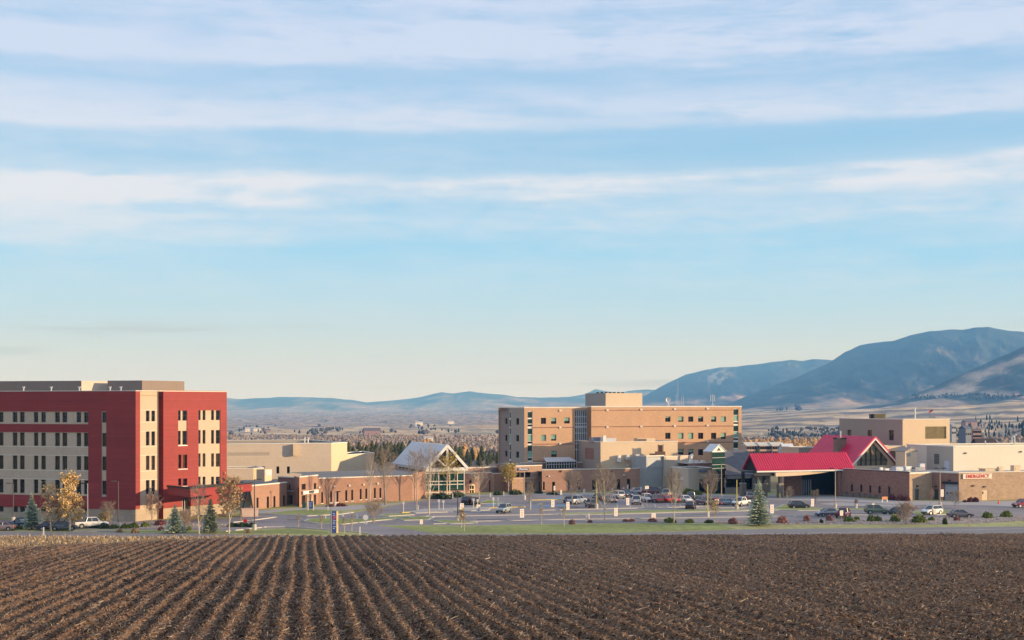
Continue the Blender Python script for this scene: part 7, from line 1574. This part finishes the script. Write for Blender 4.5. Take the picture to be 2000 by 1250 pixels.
for a in [(902, 1001, 983, 8, 14, 'round topped white sign before the glass hall car bay'), (934.5, 1001, 985.5, 8, 15, 'white lot sign right of the glass hall cars'), (1019.5, 1012, 994, 8.5, 17, 'white lot sign below the yellowish pole'), (1079.7, 992, 976.5, 7, 14, 'white lot sign left of the dark blue hatchback'), (1109.2, 997, 980.5, 7, 15, 'white lot sign in front of the dark blue hatchback'),
          (1148, 1018, 1003.5, 8, 13, 'white lot sign on the kerb below the yellow lamp'), (1127, 980, 966, 6, 12, 'white sign in front of the white pickup'), (1203, 1009, 992, 7.5, 16, 'white lot sign right of the tall bare tree'), (1276.6, 1014, 1002.5, 9, 10, 'white lot sign above the low reddish shrub'), (1226, 988, 972.5, 6.5, 14, 'white sign before the white pickup with pale tailgate'),
          (1507.8, 1003, 985.5, 8, 17, 'white lot sign immediately right of the big spruce'), (1587, 990, 974.5, 6.5, 14.5, 'white lot sign right of the black hatchback'), (1643.6, 1014, 997, 7.5, 10, 'white lot sign in front of the maroon pickup'), (1705.8, 1003, 983.5, 6.5, 15, 'white lot sign in front of the olive car'), (1826, 1006, 994.5, 7, 10, 'white lot sign at the tail of the white crossover'), (1840.3, 988, 956, 7, 14, 'white sign fixed beside the twin headed lamp'),
          (1400, 990, 975, 9, 8, 'round white sign in front of the red car'), (1331.5, 968, 931.5, 6, 6, 'upper small white sign on the slim pole'), (823, 1026, 1014.5, 6, 9, 'square white sign on the drive verge'), (1263.5, 990, 949, 8, 6, 'white wide sign on a yellow post above the parked cars'), (1019, 950, 937, 6, 12, 'white oval sign beside the pharmacy entry'), (1141, 967, 955, 4, 9, 'small white sign by the brick wing windows, first'), (1166, 966, 954, 3.5, 8, 'small white sign by the brick wing behind the bare tree'),
          (1195.8, 967, 953, 3.5, 8, 'small white sign by the brick wing, left of the paired windows'), (1218, 964, 952, 3.5, 6, 'small yellowish sign above the dark blue crossover'), (1226, 960, 946.5, 3, 8, 'thin white sign on the brick window jamb'), (1252, 966, 951, 3.5, 8, 'small white sign right of the paired windows'), (1083, 972, 949, 3.5, 9, 'small tall white sign at the left end of the brick wing'), (1096, 975, 957, 3.5, 9, 'small white sign left of the dark blue hatchback')]:
    sign(*a)
def postcap(px, py, top, label, w=4, cap=5):
    x, y = G(px, py); s = y / FPX; h = (py - top) * s; t = thing('bay_sign', label, 'sign', (x, y, 0), group='small white bay signs on posts')
    b = MB(); b.tube([(0, 0, 0), (0, 0, h - cap * s)], .06, 6); kid(b.mesh('post', SIGNW), 'post', t); b = MB(); b.box(-w * s / 2, w * s / 2, -.04, .04, h - cap * s, h); kid(b.mesh('panel', SIGNW), 'panel', t)
for a in [(857.3, 996, 975.5, 'bay sign on the yellow kerb, first from the big bare tree'), (866, 997, 977, 'bay sign on the yellow kerb, second from the big bare tree'), (925, 993.5, 973.5, 'bay sign right of the black car by the glass hall'), (933, 993, 975, 'bay sign beside the grey crossover by the glass hall'), (963.5, 991.5, 971, 'bay sign above the light blue crossover, left'), (972.8, 990, 972, 'bay sign above the light blue crossover, right'), (788, 1001, 979.5, 'bay sign on the short yellow kerb left of the lamp')]:
    postcap(*a)
def marker(px, py, top, w, label, m=SIGNW):
    x, y = G(px, py); s = y / FPX; h = (py - top) * s; b = MB(); b.box(-w * s / 2, w * s / 2, -.05, .05, 0, h); b.tube([(0, 0, h), (0, 0, h + .06)], .03, 4); o = b.build('marker_post', m, loc=(x, y, 0)); tag(o, label, 'post')
for a in [(85, 1047, 1030, 2.2, 'white roadside marker post at the left'), (703, 1044, 1029, 2.4, 'white marker post at the side road mouth'), (636, 1014, 1006.5, 2.2, 'white post in the grass island left of the navy sign'), (670, 1009, 1002, 2.2, 'white post in the island right of the navy sign'), (697.5, 1012, 1003.5, 2.2, 'white post left of the stop sign'), (640.5, 998, 988, 1.6, 'pale post on the pavement before the clinic wing'), (884.3, 973, 963.5, 2, 'white bollard before the glass hall hedge'),
          (958, 971, 963, 3, 'white bollard below the pale brick pier'), (984, 969, 960, 2, 'white bollard left of the olive tree'), (1036.5, 996, 970, 2.2, 'pale post of the island below the pharmacy entry'), (1889.5 + 3, 1032, 1007.5, 2.4, 'tan T headed post in the gravel, right', POLE)]:
    marker(*a)
# stop sign, seen from behind
x, y = G(714, 1026); s = y / FPX; t = thing('stop_sign', 'pale back of an octagonal stop sign at the side road', 'sign', (x, y, 0))
b = MB(); b.tube([(0, 0, 0), (0, 0, 21 * s)], .05, 6); kid(b.mesh('post', GREYM), 'post', t)
b = MB(); r = 5.6 * s; z = 15.3 * s; pts = [(r * math.cos(R(22.5 + 45 * k)), -.06, z + r * math.sin(R(22.5 + 45 * k))) for k in range(8)]; b.poly(pts); b.poly([(p[0], -.03, p[2]) for p in pts])
for k in range(8): b.quad(pts[k], pts[(k + 1) % 8], (pts[(k + 1) % 8][0], -.03, pts[(k + 1) % 8][2]), (pts[k][0], -.03, pts[k][2]))
kid(b.mesh('panel', SIGNW), 'panel', t); b = MB(); b.box(-3.6 * s, -.4 * s, -.05, -.02, 3.4 * s, 7 * s); kid(b.mesh('lower_panel', SIGNW), 'lower_panel', t); b = MB(); b.box(.4 * s, 3.6 * s, -.05, -.02, 3.4 * s, 7 * s); kid(b.mesh('lower_panel', SIGNW), 'lower_panel', t)
# tall navy entrance pylon
x, y = G(653, 1041); s = y / FPX; t = thing('entrance_sign', 'tall navy blue entrance sign with sunlit yellow edge', 'sign', (x, y, 0), R(18))
h = 43 * s; w = 9.2 * s; b = MB(); b.box(-w / 2 - .1, w / 2 - .1, -.28, .28, 0, h); kid(b.mesh('panel', BLUE), 'panel', t)
b = MB(); b.box(w / 2 - .098, w / 2 + .22, -.30, .32, 0, h * .985); kid(b.mesh('sunlit_edge', mat('sunlit_side_cream', (.75, .56, .28), .7)), 'sunlit_edge', t)  # lit side of the pylon, sunlight painted as warm yellow
b = MB(); b.box(-w / 2 - .2, -w / 2 - .1, -.30, .30, 0, h * 1.01); kid(b.mesh('side_frame', GREYM), 'side_frame', t)
fs = Face((x - .5, y), (x + .5, y)); 
b = MB(); b.box(-.22, .14, -.31, -.282, h * .69, h * .75); b.box(-.30, -.06, -.312, -.283, h * .62, h * .66); kid(b.mesh('red_emblem', SIGNR), 'red_emblem', t)
b = MB()
for k, zf in enumerate((.88, .80, .55, .48, .41, .28, .20)): b.box(-w * .40, w * (.05 + .1 * (k % 3)), -.31, -.283, h * zf, h * zf + .09)
kid(b.mesh('printed_lines', mat('pale_blue_print', (.35, .42, .62), .6)), 'printed_lines', t)
# two post navy board
x, y = G(607, 998); s = y / FPX; t = thing('direction_board', 'navy board on two pale posts in the grass island', 'sign', (x, y, 0), R(12))
b = MB(); b.box(-4.6 * s, 4.2 * s, -.06, .06, 4.5 * s, 19.5 * s); kid(b.mesh('panel', BLUE), 'panel', t)
for xx in (-5.2, 5.2): b = MB(); b.box((xx - .8) * s, (xx + .8) * s, -.12, .12, 0, 18.5 * s); kid(b.mesh('post', COPE), 'post', t)
b = MB()
for k in range(4): b.box(-3.4 * s, (1. + k % 2) * s, -.085, -.062, (8 + 2.6 * k) * s, (8.7 + 2.6 * k) * s)
kid(b.mesh('printed_lines', MATS['pale_blue_print']), 'printed_lines', t)
# small things
x, y = G(1728, 981); s = y / FPX; t = thing('low_sign', 'low orange sign on two white legs before the shaded brick wall', 'sign', (x, y, 0), R(15))
b = MB(); b.box(-6 * s, 6 * s, -.06, .06, 5.5 * s, 11 * s); kid(b.mesh('panel', mat('orange_board', (.72, .30, .14), .7)), 'panel', t)
for xx in (-5.3, 5.3): b = MB(); b.box((xx - .9) * s, (xx + .9) * s, -.05, .05, 0, 6 * s); kid(b.mesh('leg', SIGNW), 'leg', t)
x, y = G(479, 1026); s = y / FPX; t = thing('small_red_sign', 'small red sign among dark green shrubs by the drive', 'sign', (x, y, 0)); b = MB(); b.tube([(0, 0, 0), (0, 0, 7 * s)], .04, 5); kid(b.mesh('post', GREYM), 'post', t)
b = MB(); pts = [(.36 * math.cos(R(22.5 + 45 * k)), -.05, 8.5 * s + .36 * math.sin(R(22.5 + 45 * k))) for k in range(8)]; b.poly(pts); b.poly([(p[0], -.02, p[2]) for p in pts]); kid(b.mesh('panel', mat('bright_red', (.62, .02, .02), .5)), 'panel', t)
x, y = G(1950.5, 984); b = MB(); b.tube([(0, 0, .03), (0, 0, .5), (0, 0, .9)], [.22, .12, .04], 10); b.box(-.28, .28, -.28, .28, 0, .05); o = b.build('traffic_cone', mat('cone_orange', (.80, .12, .03), .6), loc=(x, y, 0)); tag(o, 'orange traffic cone on the pavement before the emergency wall', 'cone')
for px_, py_, lb in [(594, 992, 'dark green bin before the brick entry'), (592, 988, 'dark green planter right behind the bin')]:
    x, y = G(px_, py_); b = MB(); b.box(-.35, .35, -.35, .35, 0, 1.0); b.box(-.4, .4, -.4, .4, 1.0, 1.1); tag(b.build('waste_bin', mat('bin_green', (.03, .09, .07), .6), loc=(x, y, 0)), lb, 'bin')
for px_, py_, m_, lb in [(158, 1038, 'grey', 'pale boulder by the white pickup wheel'), (166, 1037, 'grey', 'second pale boulder left of the white pickup')]:
    pass
random.seed(11); b = MB()                                                # landscape stones of the gravel bed
def rock(b, x, y, r):
    k = len(b.v); n = 6
    for (zf, rf) in ((0, .9), (.45, 1.), (.85, .55)):
        for j in range(n): a = 6.283 * j / n + random.random() * .5; q = r * rf * random.uniform(.75, 1.2); b.v.append((x + q * math.cos(a), y + q * math.sin(a), r * zf * random.uniform(.8, 1.1)))
    for l in range(2):
        for j in range(n): b.f.append((k + l * n + j, k + l * n + (j + 1) % n, k + (l + 1) * n + (j + 1) % n, k + (l + 1) * n + j)); b.m.append(0)
    b.f.append(tuple(k + 2 * n + j for j in range(n))); b.m.append(0)
for _ in range(1500):
    px_ = random.uniform(1385, 2040); t_ = random.random(); top_ = np.interp(px_, [1385, 1440, 1560, 1700, 1800, 1930, 2050], [1020, 1019, 1019, 1015, 1011, 1008, 1006]); bot = np.interp(px_, [1385, 1470, 1800, 1930, 2050], [1022, 1024, 1024, 1021, 1015]); rock(b, *G(px_, top_ + (bot - top_) * t_), random.uniform(.06, .22))
for _ in range(260): rock(b, *G(random.uniform(228, 440), random.uniform(1023, 1032)), random.uniform(.06, .25))
stuff(b.build('gravel_stones', GRAV), 'loose pale stones of the planted gravel beds', 'stones')

# ================================================================== air
def build_haze():
    b = MB(); b.box(-24600, 24600, -24600, 24600, -72, 1020)
    m = bpy.data.materials.new('haze_air'); m.use_nodes = True; nt = m.node_tree; nt.nodes.clear()
    o_ = nt.nodes.new('ShaderNodeOutputMaterial'); v = nt.nodes.new('ShaderNodeVolumePrincipled')
    v.inputs['Color'].default_value = HAZE_COLOR; v.inputs['Density'].default_value = HAZE_DENSITY
    v.inputs['Absorption Color'].default_value = (1, 1, 1, 1)
    v.inputs['Anisotropy'].default_value = .0
    nt.links.new(v.outputs[0], o_.inputs['Volume'])
    stuff(b.build('haze', m))
HAZE_COLOR = (.15, .44, 1, 1)
build_haze()
